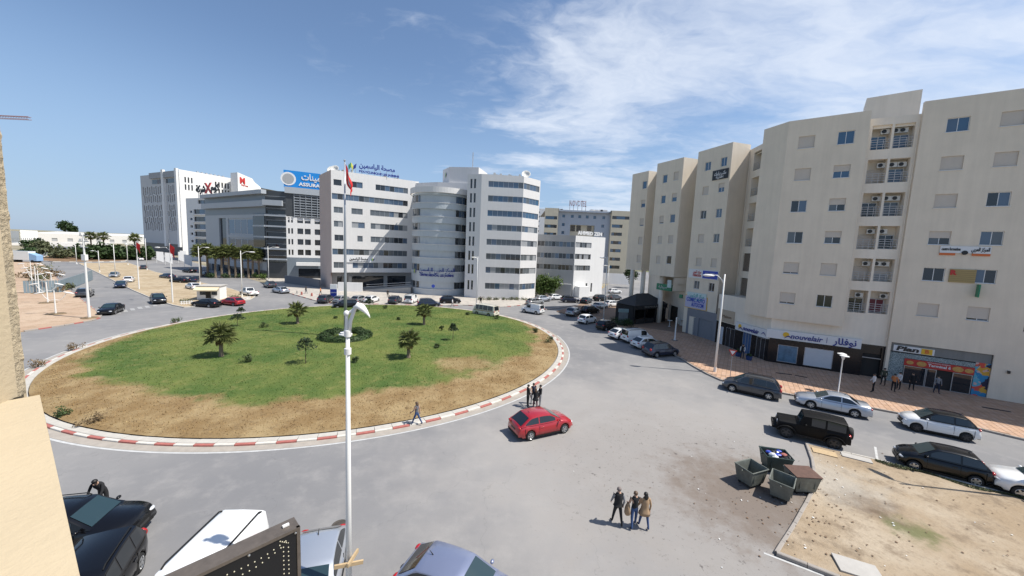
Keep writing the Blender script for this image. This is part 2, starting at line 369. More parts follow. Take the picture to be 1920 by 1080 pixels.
V = np.empty((nT, 3, 3)); V[:, 0] = np.c_[bx-wd*np.cos(ang), by-wd*np.sin(ang), bz]; V[:, 1] = np.c_[bx+wd*np.cos(ang), by+wd*np.sin(ang), bz]; V[:, 2] = np.c_[bx+ln[:, 0], by+ln[:, 1], bz+hh]
me = bpy.data.meshes.new('grass'); me.from_pydata(V.reshape(-1, 3).tolist(), [], np.arange(nT*3).reshape(-1, 3).tolist()); me.materials.append(M_BLADE)
g = stuff(inst('grass', me)); tag(g, 'short patchy grass covering the round traffic island, dry at its rim', 'grass')
NK = 150
ring = [RC+(RR-.23)*np.array([math.cos(2*PI*k/NK), math.sin(2*PI*k/NK)]) for k in range(NK)]
kerb('island_kerb', ring, W=.45, Hh=.13, L=1.0, mats=[M_STONE], closed=True)
ring2 = [RC+(RR+.10)*np.array([math.cos(2*PI*k/NK), math.sin(2*PI*k/NK)]) for k in range(NK)]
kerb('painted_kerb', ring2, W=.20, Hh=.11, L=1.0, mats=[M_KRED, M_KWHITE], closed=True)
# road paint
M_PAINT = mat('road_paint', (.46, .46, .45), .8, var=.35, vscale=2.5)
def band(name, c, r0, r1, a0, a1, n, z, m):
    mb = MB()
    for k in range(n):
        p, q = a0+(a1-a0)*k/n, a0+(a1-a0)*(k+1)/n
        mb.add([(c[0]+r*math.cos(a), c[1]+r*math.sin(a), z) for r, a in ((r0, p), (r1, p), (r1, q), (r0, q))], [(0, 1, 2, 3)])
    return struct(mb.build(name, m))
M_GUTTER = mat('gutter_dust', (.33, .295, .255), .95, var=.3, vscale=2)
band('gutter', RC, RR+.2, RR+.75, 0, 2*PI, 128, .004, M_GUTTER)
band('edge_line', RC, RR+.78, RR+.92, rad(180), rad(372), 96, .008, M_PAINT)
M_FADED = mat('worn_road_paint', (.31, .31, .305), .85, var=.3, vscale=3)
def strip(name, p, q, wd, m=None, z=.006):
    p, q = np.array(p[:2]), np.array(q[:2]); d = (q-p)/np.hypot(*(q-p)); n = np.array([-d[1], d[0]])*wd/2
    return struct(MB().add([(*(p+n), z), (*(p-n), z), (*(q-n), z), (*(q+n), z)], [(0, 1, 2, 3)]).build(name, m or M_PAINT))
strip('edge_line', G(1480, 728), G(1920, 815), .1); strip('bay_line', G(1641, 838), G(1645, 862), .12); strip('edge_line', G(1432, 1037), G(1545, 1080), .1)
for i, (px, py) in enumerate([(222, 588), (236, 585), (250, 582), (264, 579), (278, 577), (292, 574), (306, 572)]):
    g = G(px, py); strip('crossing_bar', g, g+np.array([-1.8, 1.5, 0]), .5, M_FADED)
# --- right-hand pavement of tiles
PV_KERB = gp([(1276, 673), (1300, 688), (1325, 702), (1350, 713.5), (1380, 721), (1480, 741), (1640, 768), (1810, 800), (1920, 826)])
PV_KERB = [tuple(G(1120, 604)[:2]), tuple(G(1165, 620)[:2]), tuple(G(1215, 643)[:2]), tuple(G(1250, 660)[:2])]+PV_KERB
last = np.array(PV_KERB[-1]); dirk = last-np.array(PV_KERB[-3]); dirk /= np.hypot(*dirk); PV_KERB.append(tuple(last+dirk*22))
PV = PV_KERB+[(62, 24), (50, 44), (34, 56), (32, 80), (16, 84), (9, 72)]
M_GROUT = mat('tile_joint', (.24, .16, .11), .95, var=.2, vscale=2)
lot('pavement', PV, M_GROUT, z=.128)
kerb('pavement_kerb', PV_KERB, W=.16, Hh=.155, mats=[M_STONE_D])
def inside(p, poly):
    r = False; n = len(poly)
    for i in range(n):
        a, b2 = poly[i], poly[(i+1) % n]
        if (a[1] > p[1]) != (b2[1] > p[1]) and p[0] < (b2[0]-a[0])*(p[1]-a[1])/(b2[1]-a[1])+a[0]: r = not r
    return r
TS = .40; ta = rad(148); td = np.array([math.cos(ta), math.sin(ta)]); tn = np.array([-td[1], td[0]])
tileM = []
for i, cc in enumerate([(.44, .28, .185), (.47, .30, .20), (.41, .26, .17), (.46, .31, .22)]): tileM.append(mat('paving_tile_%s' % 'abcd'[i], cc, .85, var=.22, vscale=1.3))
org = np.array([38.8, 37.0]); tiles = []
for i in range(-70, 130):
    for j in range(-24, 40):
        c0 = org+td*(i*TS)+tn*(j*TS)
        if c0[1] < 15 or np.hypot(*c0) > 95: continue
        if c0[1] > 72: continue
        if all(inside(c0+td*u+tn*v, PV) for u in (-.19, .19) for v in (-.19, .19)):
            x, y = PX((c0[0], c0[1], .14))
            if -20 < x < 1960 and y < 1100: tiles.append((c0, x, y))
tiles.sort(key=lambda q: np.hypot(q[0][0], q[0][1]-0))
h2 = TS/2-.014
tm = MB().box(-h2, h2, -h2, h2, 0, .02)
tmeshes = [tm.mesh('paving_tile', m) for m in tileM]
pav = bpy.data.objects['pavement']
near = [q for q in tiles if q[1] < 1915 and q[2] > 0]
for c0, x, y in near[:300]:
    inst('paving_tile', random.choice(tmeshes), pav, (c0[0], c0[1], .122+random.uniform(0, .006)), ta)
mb = MB(); done = set(id(q) for q in near[:300])
for q in tiles:
    if id(q) in done: continue
    c0 = q[0]; mb.mi = random.randrange(4); z0 = .122+random.uniform(0, .006); cs = [c0+td*u+tn*v for u, v in ((-h2, -h2), (h2, -h2), (h2, h2), (-h2, h2))]
    mb.add([(*p, z0) for p in cs]+[(*p, z0+.02) for p in cs], [(4, 7, 6, 5), (0, 4, 5, 1), (1, 5, 6, 2), (2, 6, 7, 3), (3, 7, 4, 0)])
o = mb.build('paving_tiles', tileM, pav); stuff(o)
for p in o.data.polygons: pass
bm = bmesh.new(); bm.from_mesh(o.data); bmesh.ops.recalc_face_normals(bm, faces=bm.faces); bm.to_mesh(o.data); bm.free()
# --- earth lots
LOT_R = gp([(1455, 1040), (1490, 985), (1520, 930), (1527, 895), (1523, 865), (1512, 834), (1640, 864), (1780, 900), (1920, 938)])
e = np.array(LOT_R[-1]); dd_ = e-np.array(LOT_R[-2]); dd_ /= np.hypot(*dd_); k0 = np.array(LOT_R[0]); kd = np.array(G(1570, 1085)[:2])-k0; kd /= np.hypot(*kd)
LOTR = LOT_R+[tuple(e+dd_*10), tuple(e+dd_*10+kd*8), tuple(k0+kd*16)]
mb = MB(); 
lot('earth_lot', LOTR, M_EARTH_R, z=.11)
kerb('lot_kerb', LOT_R[5:]+[tuple(e+dd_*10)], W=.16, Hh=.14, mats=[M_STONE]); kerb('lot_kerb', LOT_R[:6], W=.16, Hh=.14, mats=[M_STONE_D]); kerb('lot_kerb', [LOT_R[0], tuple(k0+kd*16)], W=.18, Hh=.15, mats=[M_STONE_D])
LOT_L = gp([(-60, 640), (45, 622), (120, 611), (172, 602), (187, 597), (190, 592), (182, 585), (150, 560), (118, 535), (94, 508), (76, 492), (20, 490), (-60, 500)])
lot('left_lot', LOT_L, M_EARTH_L); kerb('left_lot_kerb', LOT_L[1:11], mats=[M_STONE_D, M_KRED, M_STONE_D])
LOT_M = gp([(147, 494), (200, 520), (250, 545), (290, 562), (325, 573), (345, 577), (372, 575), (400, 571), (440, 567), (470, 562), (478, 557), (430, 541), (375, 530), (290, 510), (240, 493)])
lot('median', LOT_M, M_EARTH_M); kerb('median_kerb', LOT_M, closed=True, mats=[M_STONE])
FI = gp([(66, 489), (100, 491), (160, 492), (235, 490), (244, 485), (225, 480), (150, 478), (90, 479)])
lot('far_island', FI, M_BED, z=.15); kerb('far_island_kerb', FI, closed=True, L=2.0, W=.5, Hh=.25, mats=[M_KWHITE, M_STONE_D])
LOT_C = gp([(539, 549), (566, 557), (598, 566), (640, 570), (720, 571), (800, 573), (878, 573), (920, 576), (945, 576), (975, 573), (1000, 566), (1060, 556), (1110, 546), (1128, 538)])
LOTC = LOT_C+[(40, 190), (-90, 190), (-112, 152), (-80, 116)]
lot('forecourt', LOTC, M_FORE); kerb('forecourt_kerb', LOT_C, mats=[M_KRED, M_STONE, M_STONE_D])
PB = gp([(1022, 581), (1084, 573)]); kerb('parking_kerb', PB, W=.5, mats=[M_STONE_D])
# ================================================================== BUILDINGS
M_BEIGE = mat('beige_render', (.73, .635, .51), .88, var=.10, vscale=.5, streak=.10, bump=.12, bscale=25)
M_BEIGE2 = mat('pale_render', (.77, .69, .58), .88, var=.10, vscale=.5, streak=.12)
M_CLIN = mat('white_clinic_cladding', (.66, .645, .63), .6, var=.05, vscale=.3, streak=.07)
M_CLINP = mat('pinkish_render', (.52, .42, .37), .85, var=.08, vscale=.4, streak=.08)
M_GREYW = mat('grey_cladding', (.33, .335, .34), .7, var=.08, vscale=.4, streak=.06)
M_WHITEW = mat('white_wall_paint', (.74, .73, .71), .8, var=.06, vscale=.4, streak=.08)
M_DKSTONE = mat('black_polished_stone', (.012, .012, .014), .22, var=.3, vscale=2)
M_FRAMEW = mat('white_window_frame', (.70, .70, .69), .5); M_FRAMEA = mat('aluminium_frame', (.45, .46, .48), .35, .6)
M_FRAMED = mat('dark_frame', (.05, .055, .06), .4)
M_SHUT = mat('roller_shutter', (.58, .51, .43), .6, var=.06, vscale=2); M_SHUTG = mat('grey_metal_shutter', (.20, .215, .24), .45, .3, var=.1, vscale=3)
M_GB = mat('blue_glass', (.06, .10, .16), .06, spec=1.0); M_GD = mat('dark_glass', (.018, .022, .028), .05, spec=.8)
M_GG = mat('grey_glass', (.09, .105, .12), .08, spec=.8); M_GC = mat('curtained_glass', (.30, .31, .32), .12, spec=.6); M_GK = mat('teal_blue_glass', (.03, .09, .17), .06, spec=1.0)
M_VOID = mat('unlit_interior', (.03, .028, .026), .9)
M_RAIL = mat('painted_steel_rail', (.50, .50, .50), .45, .3); M_ACW = mat('air_conditioner_casing', (.62, .61, .57), .5, var=.08, vscale=4); M_DARK = mat('black_plastic', (.02, .02, .021), .45)
M_CONC = mat('concrete', (.40, .38, .35), .9, var=.15, vscale=1, streak=.15, bump=.2, bscale=15); M_ROOF = mat('roof_felt', (.25, .24, .23), .95)
def glass_pick(pal): return random.choice(pal)
PAL_CL = [M_GD, M_GG, M_GG, M_GB, M_GC]; PAL_BLUE = [M_GB, M_GB, M_GG, M_GK]
WC = {}
def V2(p): return np.array(p[:2], float)
class Bld:
    def __init__(s, name, label, base, cat='building', group=None):
        s.r = thing(name, label, cat, (float(base[0]), float(base[1]), 0.0), 0, group)
    def frame(s, a, b):
        a, b = V2(a), V2(b); d = (b-a)/np.hypot(*(b-a)); n = np.array([d[1], -d[0]]); return a, d, n, math.atan2(d[1], d[0])
    def pt(s, a, b, sv, z, out=0.0):
        a, d, n, th = s.frame(a, b); p = a+d*sv+n*out; return wloc(s.r, (p[0], p[1], z)), th
    def wall(s, a, b, z0, z1, m, ops=(), depth=.18, back=None, name='wall'):
        a, d, n, th = s.frame(a, b); L = float(np.hypot(*(V2(b)-a)))
        ops = [(max(.02, o[0]), min(L-.02, o[1]), max(z0+.0, o[2]), min(z1-.02, o[3])) for o in ops if o[1] > .05 and o[0] < L-.05]
        ss = sorted({0.0, L, *[round(v, 4) for o in ops for v in o[:2]]}); zz = sorted({z0, z1, *[round(v, 4) for o in ops for v in o[2:]]})
        P = lambda sv, z, y=0.0: (*(a+d*sv-n*y), z)
        mb = MB()
        for i in range(len(ss)-1):
            for j in range(len(zz)-1):
                cs, cz = (ss[i]+ss[i+1])/2, (zz[j]+zz[j+1])/2
                if any(o[0] < cs < o[1] and o[2] < cz < o[3] for o in ops): continue
                mb.quad(P(ss[i], zz[j]), P(ss[i+1], zz[j]), P(ss[i+1], zz[j+1]), P(ss[i], zz[j+1]))
        for o in ops:
            s0, s1, q0, q1 = o; dp = depth
            mb.quad(P(s0, q0), P(s1, q0), P(s1, q0, dp), P(s0, q0, dp)); mb.quad(P(s0, q1, dp), P(s1, q1, dp), P(s1, q1), P(s0, q1))
            mb.quad(P(s0, q0), P(s0, q0, dp), P(s0, q1, dp), P(s0, q1)); mb.quad(P(s1, q0, dp), P(s1, q0), P(s1, q1), P(s1, q1, dp))
            if back: mb.mi = 1; mb.quad(P(s0, q0, dp), P(s1, q0, dp), P(s1, q1, dp), P(s0, q1, dp)); mb.mi = 0
        # coping so that the parapet has thickness
        t = .22
        mb.quad(P(0, z1), P(L, z1), P(L, z1, t), P(0, z1, t)); mb.quad(P(L, z1, t), P(L, z1-1.0, t), P(0, z1-1.0, t), P(0, z1, t))
        mb.off(ROOTLOC[s.r.name])
        return mb.build(name, [m]+([back] if back else []), s.r)
    def poly(s, pts, z, m, name='roof', up=True):
        vs = [(p[0], p[1], z) for p in pts]; f = tuple(range(len(pts))); f = f if up else f[::-1]
        return MB().add(vs, [f]).off(ROOTLOC[s.r.name]).build(name, m, s.r)
    def box(s, a, b, s0, s1, o0, o1, z0, z1, m, name):
        """box in facade coordinates; o = outward distance"""
        a, d, n, th = s.frame(a, b); c = a+d*((s0+s1)/2)+n*((o0+o1)/2); L, D = (s1-s0)/2, (o1-o0)/2
        return MB().box(-L, L, -D, D, 0, z1-z0).build(name, m, s.r, loc=wloc(s.r, (c[0], c[1], z0))), th
    def bx(s, *k):
        o, th = s.box(*k); o.rotation_euler = (0, 0, th); return o
    def win(s, a, b, o, n=2, fm=None, pal=None, inset=.12, kind='open', fw=.05, sill=True, rows=1, fixed=None):
        s0, s1, z0, z1 = o; W, Hh = round(s1-s0, 2), round(z1-z0, 2); fm = fm or M_FRAMEW; pal = pal or PAL_CL
        key = (W, Hh, n, rows, fm.name, fw, kind, sill)
        if key not in WC:
            f = MB(); f.box(-W/2, W/2, -.03, .03, 0, fw); f.box(-W/2, W/2, -.03, .03, Hh-fw, Hh)
            for k in range(n+1):
                x = -W/2+fw/2+(W-fw)*k/n; f.box(x-fw/2, x+fw/2, -.028, .028, fw, Hh-fw)
            for k in range(1, rows):
                z = Hh*k/rows; f.box(-W/2+fw, W/2-fw, -.026, .026, z-fw/2, z+fw/2)
            if sill: f.box(-W/2-.05, W/2+.05, -inset-.06, -.032, -.05, .0)
            pw = (W-fw)/n-fw
            WC[key] = (f.mesh('window', fm), {})
        fme, pc = WC[key]; (x, y, z), th = s.pt(a, b, (s0+s1)/2, z0, -inset)
        wo = inst('window', fme, s.r, (x, y, z), th)
        cell = (W-fw)/n; pw = cell-fw; ph = Hh/rows-fw
        h0 = {'open': 0, 'shut': 1, 'half': .5, 'low': .86}[kind]
        for k in range(n):
            for r in range(rows):
                gm = fixed or glass_pick(pal)
                if gm.name not in pc: pc[gm.name] = MB().box(-pw/2-.01, pw/2+.01, -.008, .008, -.01, ph+.01).mesh('pane', gm)
                if h0 < 1: inst('pane', pc[gm.name], wo, (-W/2+fw/2+cell*(k+.5), 0, fw+(Hh/rows)*r if r else fw))
        if h0:
            hh = Hh*h0; nb = max(4, int(hh/.09)); mb = MB(); st = hh/nb
            for k in range(nb): mb.add([(-W/2, -.034, Hh-st*k), (W/2, -.034, Hh-st*k), (W/2, -.046, Hh-st*(k+.9)), (-W/2, -.046, Hh-st*(k+.9)), (-W/2, -.034, Hh-st*(k+1)), (W/2, -.034, Hh-st*(k+1))], [(1, 0, 3, 2), (2, 3, 4, 5)])
            kk = 's%s%s%s' % (W, Hh, h0)
            if kk not in pc: pc[kk] = mb.mesh('roller_shutter', M_SHUT)
            inst('roller_shutter', pc[kk], wo)
        return wo
    def sign(s, a, b, s0, s1, z0, z1, out, m, th=.08, name='sign'):
        return s.bx(a, b, s0, s1, out, out+th, z0, z1, m, name)
    def text(s, parent, a, b, txt, size, m, sv, z, out, width=None, bold=0, shear=0, depth=.02):
        (x, y, zz), th = s.pt(a, b, sv, z, out)
        o = letter(s.r, txt, size, m, (x, y, zz), th, depth, bold, width, shear); return o
def colrects(seg, top, bot, n):
    a, b = seg; out = []
    def cv(r):
        xm, ym = (r[0]+r[2])/2, (r[1]+r[3])/2
        return SZ((r[0], ym), a, b)[0], SZ((r[2], ym), a, b)[0], SZ((xm, r[3]), a, b)[1], SZ((xm, r[1]), a, b)[1]
    t, q = cv(top), cv(bot); s0, s1 = (t[0]+q[0])/2, (t[1]+q[1])/2; h = ((t[3]-t[2])+(q[3]-q[2]))/2
    for i in range(n):
        z = t[2]+(q[2]-t[2])*i/(n-1); out.append((s0, s1, z, z+h))
    return out
def pxs(seg, x0, y0, x1, y1):
    a, b = seg; ym, xm = (y0+y1)/2, (x0+x1)/2
    return SZ((x0, ym), a, b)[0], SZ((x1, ym), a, b)[0], SZ((xm, y1), a, b)[1], SZ((xm, y0), a, b)[1]

# ---------------------------------------------------------------- apartment building on the right
B = Bld('apartment_building', 'long beige apartment block with stepped bays above a row of shops', (38, 50))
TOP = 27.75
q1 = (38.82, 37.09); q0 = (56.8, 24.5); r2 = (39.03, 37.45); r1 = (35.8, 39.35)
s1, s1e = (23.0, 75.1), (24.83, 71.23); s1r = (26.7, 71.9); g12 = (26.9, 66.6)
s2, s2e = (24.28, 65.68), (26.6, 60.7); s2r = (29.6, 61.7); g23 = (30.0, 58.4)
s3, s3e = (27.28, 57.46), (29.21, 51.9); s3r = (32.2, 52.8)
g34 = (31.5, 46.2); s4a, s4b, s4c = (29.0, 45.3), (29.8, 42.4), (35.15, 38.5)
S5 = (q1, q0); S4 = (s4b, s4c); S3 = (s3, s3e); S2 = (s2, s2e); S1 = (s1, s1e); S45 = (r1, r2); S34 = (s3r, g34)
kinds5 = [['open', 'shut', 'shut', 'half', 'open', 'shut'], ['shut', 'shut', 'open', 'open', 'open', 'low']]
kinds4 = [['shut', 'shut', 'open', 'open', 'low', 'low'], ['open', 'half', 'half', 'half', 'shut', 'open']]
def blockface(seg, cols, kinds, z0, z1, n, extra=(), fixedtop=None):
    ops = [r for c in cols for r in c]+list(extra)
    B.wall(*seg, z0, z1, M_BEIGE, ops, depth=.2, back=M_VOID)
    for c, ks in zip(cols, kinds):
        for i, (r, k) in enumerate(zip(c, ks)):
            B.win(*seg, r, n, kind=k, inset=.13, pal=[M_GB, M_GD, M_GG] if i > 1 else [M_GB, M_GK])  # top two rows take bluer panes, painting in the reflected sky
c5 = [colrects(S5, (1770, 221, 1811, 247), (1724, 569, 1767, 594), 6), colrects(S5, (1870, 209, 1915, 236), (1819, 576, 1863, 602), 6)]
d5 = c5[1][0][0]-c5[0][0][0]
louv = [(8.3, 10.2, z, z+1.75) for z in (6.6, 10.1, 13.6, 17.1, 20.6)]
xtra = [[(r[0]+d5*k, r[1]+d5*k, r[2], r[3]) for r in c5[0]] for k in (4,)]
SHOP = (.25, 6.95, 0.0, 4.2)
blockface(S5, c5+xtra, kinds5+[['open', 'shut', 'half', 'open', 'shut', 'open']], 0, TOP, 2, louv+[SHOP])
def louvre(seg, o, m, name='louvre_screen', pitch=.14):
    s0, s1, z0, z1 = o; W = s1-s0; n = int((z1-z0)/pitch)
    (x, y, z), th = B.pt(*seg, (s0+s1)/2, z0, -.1)
    fr = MB().box(-W/2, W/2, .05, .07, 0, z1-z0).build(name, M_VOID, B.r, loc=(x, y, z)); fr.rotation_euler = (0, 0, th)
    sm = MB().add([(-W/2, .03, 0), (W/2, .03, 0), (W/2, -.03, -.06), (-W/2, -.03, -.06), (-W/2, .03, .012), (W/2, .03, .012), (W/2, -.03, -.048), (-W/2, -.03, -.048)], [(0, 1, 2, 3), (7, 6, 5, 4), (3, 2, 6, 7), (0, 4, 5, 1), (0, 3, 7, 4), (1, 5, 6, 2)]).mesh('slat', m)
    for k in range(n): inst('slat', sm, fr, (0, 0, (k+.6)*pitch))
M_LOUV = mat('louvre_slat', (.40, .31, .23), .6)
for o in louv[:3]: louvre(S5, o, M_LOUV)
c4 = [colrects(S4, (1494, 254, 1524, 278), (1465, 550, 1494, 570), 6), colrects(S4, (1568, 245, 1599, 270), (1533, 554, 1564, 576), 6)]
Z4 = 5.3; T4 = 27.3
blockface(S4, c4, kinds4, Z4, T4, 2)
B.wall(s4a, s4b, Z4, T4, M_BEIGE); B.wall(g34, s4a, Z4, T4, M_BEIGE); B.wall(s4c, (36.6, 40.3), Z4, T4, M_BEIGE)
B.poly([s4a, s4b, s4c, (36.6, 40.3), (32, 47), g34], Z4, M_BEIGE2, 'soffit', up=False)
c3 = [colrects(S3, (1320, 305, 1331, 320), (1302.5, 526, 1313, 542), 6), colrects(S3, (1350, 295, 1361, 312), (1330, 531, 1341, 547), 6)]
blockface(S3, c3, [['open', 'shut', 'open', 'shut', 'shut', 'open'], ['open', 'half', 'open', 'open', 'shut', 'open']], 0, TOP, 2)
B.wall(s3e, s3r, 0, TOP, M_BEIGE); B.wall(g23, s3, 0, TOP, M_BEIGE2); B.wall(s2r, g23, 0, TOP, M_BEIGE2)
c2 = [colrects(S2, (1241, 328, 1249, 343), (1232, 480, 1240, 494), 5), colrects(S2, (1262, 322, 1271, 338), (1251, 480, 1260, 495), 5)]
Z2 = 8.5
blockface(S2, c2, [['open', 'open', 'low', 'shut', 'shut'], ['shut', 'half', 'open', 'shut', 'open']], Z2, TOP, 1)
B.wall(s2e, s2r, Z2, TOP, M_BEIGE); B.wall(g12, s2, Z2, TOP, M_BEIGE)
B.poly([s2, s2e, s2r, (31, 66), g12], Z2, M_BEIGE2, 'soffit', up=False)
c1 = [colrects(S1, (1204, 340, 1211, 354), (1195, 478, 1203, 492), 5)]
Z1 = 8.9
blockface(S1, c1, [['open', 'half', 'low', 'shut', 'shut']], Z1, TOP, 1)
B.wall(s1e, s1r, Z1, TOP, M_BEIGE); B.wall(s1r, g12, 4.0, TOP, M_BEIGE2); B.wall((27.5, 77.2), s1, Z1, TOP, M_BEIGE)
B.poly([s1, s1e, s1r, (31, 72), (31, 77), (27.5, 77.2)], Z1, M_BEIGE2, 'soffit', up=False)
# lower floors under the raised bays
B.wall((29.0, 77), (29.6, 61.7), 0, 8.95, M_BEIGE2, [(3.2, 5.0, 0, 3.0), (9.2, 12.6, 0, 3.0)], depth=.4, back=M_VOID)
B.wall(s2r, s2e, 6.2, 8.4, M_BEIGE2)
for p in ((24.0, 73.6), (25.6, 71.9), (28.0, 70.6), (26.3, 64.5)):
    MB().lathe([(.42, 0), (.42, 8.95)], 14).build('column', M_BEIGE2, B.r, loc=wloc(B.r, (p[0], p[1], 0)), smooth=True)
# loggia strip between the bays
RAILC = {}
def loggia(seg, o, door_kind, acs, glassm):
    a, b2 = seg; s0, s1_, z0, z1 = o; W = s1_-s0; Hh = z1-z0
    dh = Hh*.63
    wo = B.win(a, b2, (s0+.12, s1_-.12, z0+.03, z0+dh), 2, fm=M_FRAMEW, inset=1.02, kind=door_kind, sill=False, fixed=glassm)
    key = (round(W, 1), round(Hh, 1))
    if key not in RAILC:
        m = MB(); 
        for zz in (.28, .52, .76, .98): m.tube([(-W/2, 0, zz), (W/2, 0, zz)], .026, 6)
        for k in range(4): x = -W/2+.05+(W-.1)*k/3; m.tube([(x, 0, 0), (x, 0, .98)], .02, 6)
        RAILC[key] = m.mesh('railing', M_RAIL)
    (x, y, z), th = B.pt(a, b2, (s0+s1_)/2, z0, -.06); inst('railing', RAILC[key], B.r, (x, y, z), th)
    for f in acs:
        if 'ac' not in RAILC:
            RAILC['ac'] = MB().box(-.38, .38, -.16, .16, 0, .55).mesh('air_conditioner', M_ACW)
            fm = MB().lathe([(.22, 0), (.22, .02), (.03, .03)], 16); fm.xf(Matrix.Rotation(PI/2, 4, 'X')); RAILC['fan'] = fm.mesh('fan_grille', M_DARK)
        (x, y, z), th = B.pt(a, b2, s0+f*W, z0+dh+.12, -.62); u = inst('air_conditioner', RAILC['ac'], B.r, (x, y, z), th, scale=.85)
        inst('fan_grille', RAILC['fan'], u, (-.1, -.165, .28))
cA = colrects(S45, (1633, 237, 1675, 280), (1594, 542, 1637, 587), 6); cB = colrects(S45, (1680, 232, 1721, 276), (1643.5, 546, 1686, 590), 6)
LR = float(np.hypot(r2[0]-r1[0], r2[1]-r1[1]))
def clampc(c, lo, hi): return [(max(lo, o[0]), min(hi, o[1]), o[2], o[3]) for o in c]
sLv = max(.08, SZ((1634, 258), *S45)[0]); Lv = LR-sLv
cA = [(sLv+.04*Lv*0, sLv+.43*Lv, o[2], o[3]) for o in cA]; cB = [(sLv+.485*Lv, sLv+.915*Lv, o[2], o[3]) for o in cB]; print('recess', sLv, LR)
B.wall(r1, r2, 4.0, 26.75, M_BEIGE2, cA+cB, depth=1.1, back=M_BEIGE2); B.wall(r2, q1, 0, TOP, M_BEIGE)
dk = [('open', M_GK), ('shut', M_GD), ('open', M_GD), ('shut', M_GD), ('shut', M_GD), ('open', M_GD)]; dk2 = [('open', M_GB), ('open', M_GB), ('open', M_GG), ('open', M_GD), ('half', M_GC), ('open', mat('wine_red_curtain', (.16, .02, .03), .5))]
for i in range(6):
    loggia(S45, cA[i], dk[i][0], [(.75,), (.8,), (.78,), (.75,), (.75,), (.6,)][i], dk[i][1]); loggia(S45, cB[i], dk2[i][0], [(.2, .55), (.25, .72), (.2, .65), (.25,), (.2, .6), (.8,)][i], dk2[i][1])
c34 = colrects(S34, (1409, 287, 1425, 319), (1391, 520, 1405, 556), 6)
L34 = float(np.hypot(s3r[0]-g34[0], s3r[1]-g34[1])); c34 = [(1.2, 4.6, o[2], o[3]) for o in c34]
B.wall(s3r, g34, 0, TOP-.7, M_BEIGE2, c34, depth=1.1, back=M_BEIGE2)
for i, o in enumerate(c34):
    if i < 4: loggia(S34, o, 'open' if i % 2 else 'half', (), M_GD)
    else: louvre(S34, o, M_LOUV)
# roof and hidden sides
ROOFP = [q0, q1, r2, r1, s4c, s4b, s4a, g34, s3r, s3e, s3, g23, s2r, s2e, s2, g12, s1r, s1e, s1, (31, 79), (42, 74), (50, 56), (70, 40)]
ROOFP = ROOFP[::-1]
B.poly(ROOFP, 26.2, M_ROOF)
B.wall(q0, (70, 40), 0, TOP, M_BEIGE2); B.wall((70, 40), (50, 56), 0, TOP, M_BEIGE2); B.wall((50, 56), (42, 74), 0, TOP, M_BEIGE2); B.wall((42, 74), (31, 79), 0, TOP, M_BEIGE2); B.wall((31, 79), (27.5, 77.2), 8.9, TOP, M_BEIGE2)
tw = [(37.6, 42.0), (40.8, 39.4), (43, 42), (39.8, 44.7)]
MB().prism(tw, 26.2, 29.9).build('stair_tower', M_BEIGE2, B.r, world=True)
# ground floor shops
sA, sB, sC, sD = (27.4, 57.2), (29.05, 51.2), (30.35, 42.3), r2
B.wall(sA, sB, .1, 4.1, M_GREYW if False else mat('grey_shop_render', (.21, .215, .235), .8, var=.1, vscale=1), [(.9, 2.2, .1, 2.9), (2.9, 5.6, .1, 2.9)], depth=.15, back=M_SHUTG)
def rollup(seg, o):
    s0, s1_, z0, z1 = o; W = s1_-s0; mb = MB(); n = int((z1-z0)/.1)
    for k in range(n): z = k*.1; mb.add([(-W/2, 0, z), (W/2, 0, z), (W/2, -.02, z+.05), (-W/2, -.02, z+.05), (W/2, 0, z+.1), (-W/2, 0, z+.1)], [(0, 1, 2, 3), (3, 2, 4, 5)])
    (x, y, z), th = B.pt(*seg, (s0+s1_)/2, z0, -.1); o2 = mb.build('roller_door', M_SHUTG, B.r, loc=(x, y, z)); o2.rotation_euler = (0, 0, th)
rollup((sA, sB), (.9, 2.2, .1, 2.9)); rollup((sA, sB), (2.9, 5.6, .1, 2.9))
SBC = (sB, sC); SCD = (sC, sD); LCD = float(np.hypot(sD[0]-sC[0], sD[1]-sC[1])); LBC = float(np.hypot(sC[0]-sB[0], sC[1]-sB[1]))
opsBC = [(.5, 1.5, .1, 2.6), (2.0, 3.6, .1, 2.7), (5.0, 6.4, .1, 2.8), (7.2, 8.5, .1, 2.7)]
B.wall(sB, sC, .1, 3.25, M_DKSTONE, opsBC, depth=.3, back=M_VOID); B.wall(sB, sC, 3.25, 7.0, M_BEIGE2)
B.poly([sB, sC, (32, 44), (32, 52)], 6.9, M_BEIGE2, 'ledge'); 
M_DISP = mat('window_poster', (.10, .19, .28), .25, var=.8, vscale=2.2); M_DISPW = mat('white_window_film', (.55, .57, .60), .35, var=.1, vscale=2); M_POST2 = mat('blue_curtain', (.05, .11, .24), .5, var=.4, vscale=3)
def shopwin(seg, o, gm, n=1):
    return B.win(*seg, o, n, fm=M_FRAMEA, inset=.04, sill=False, fixed=gm)
for o, gm, n in zip(opsBC, (M_DISPW, M_GD, M_POST2, M_GD), (1, 2, 3, 2)): shopwin(SBC, o, gm, n)
e0 = .35
w1 = pxs(SCD, 1457, 648, 1495, 684); w2 = pxs(SCD, 1506, 654, 1561, 700)
f = lambda o: (o[0], o[1], max(.35, o[2]), min(2.9, o[3]))
opsCD = [f(w1), f(w2), (LCD-1.7, LCD-.25, .1, 3.4)]
B.wall(sC, sD, .1, 3.6, M_DKSTONE, opsCD, depth=.3, back=M_VOID); B.wall(sC, sD, 3.6, 6.2, M_BEIGE2)
shopwin(SCD, opsCD[0], M_DISP); shopwin(SCD, opsCD[1], M_DISPW)
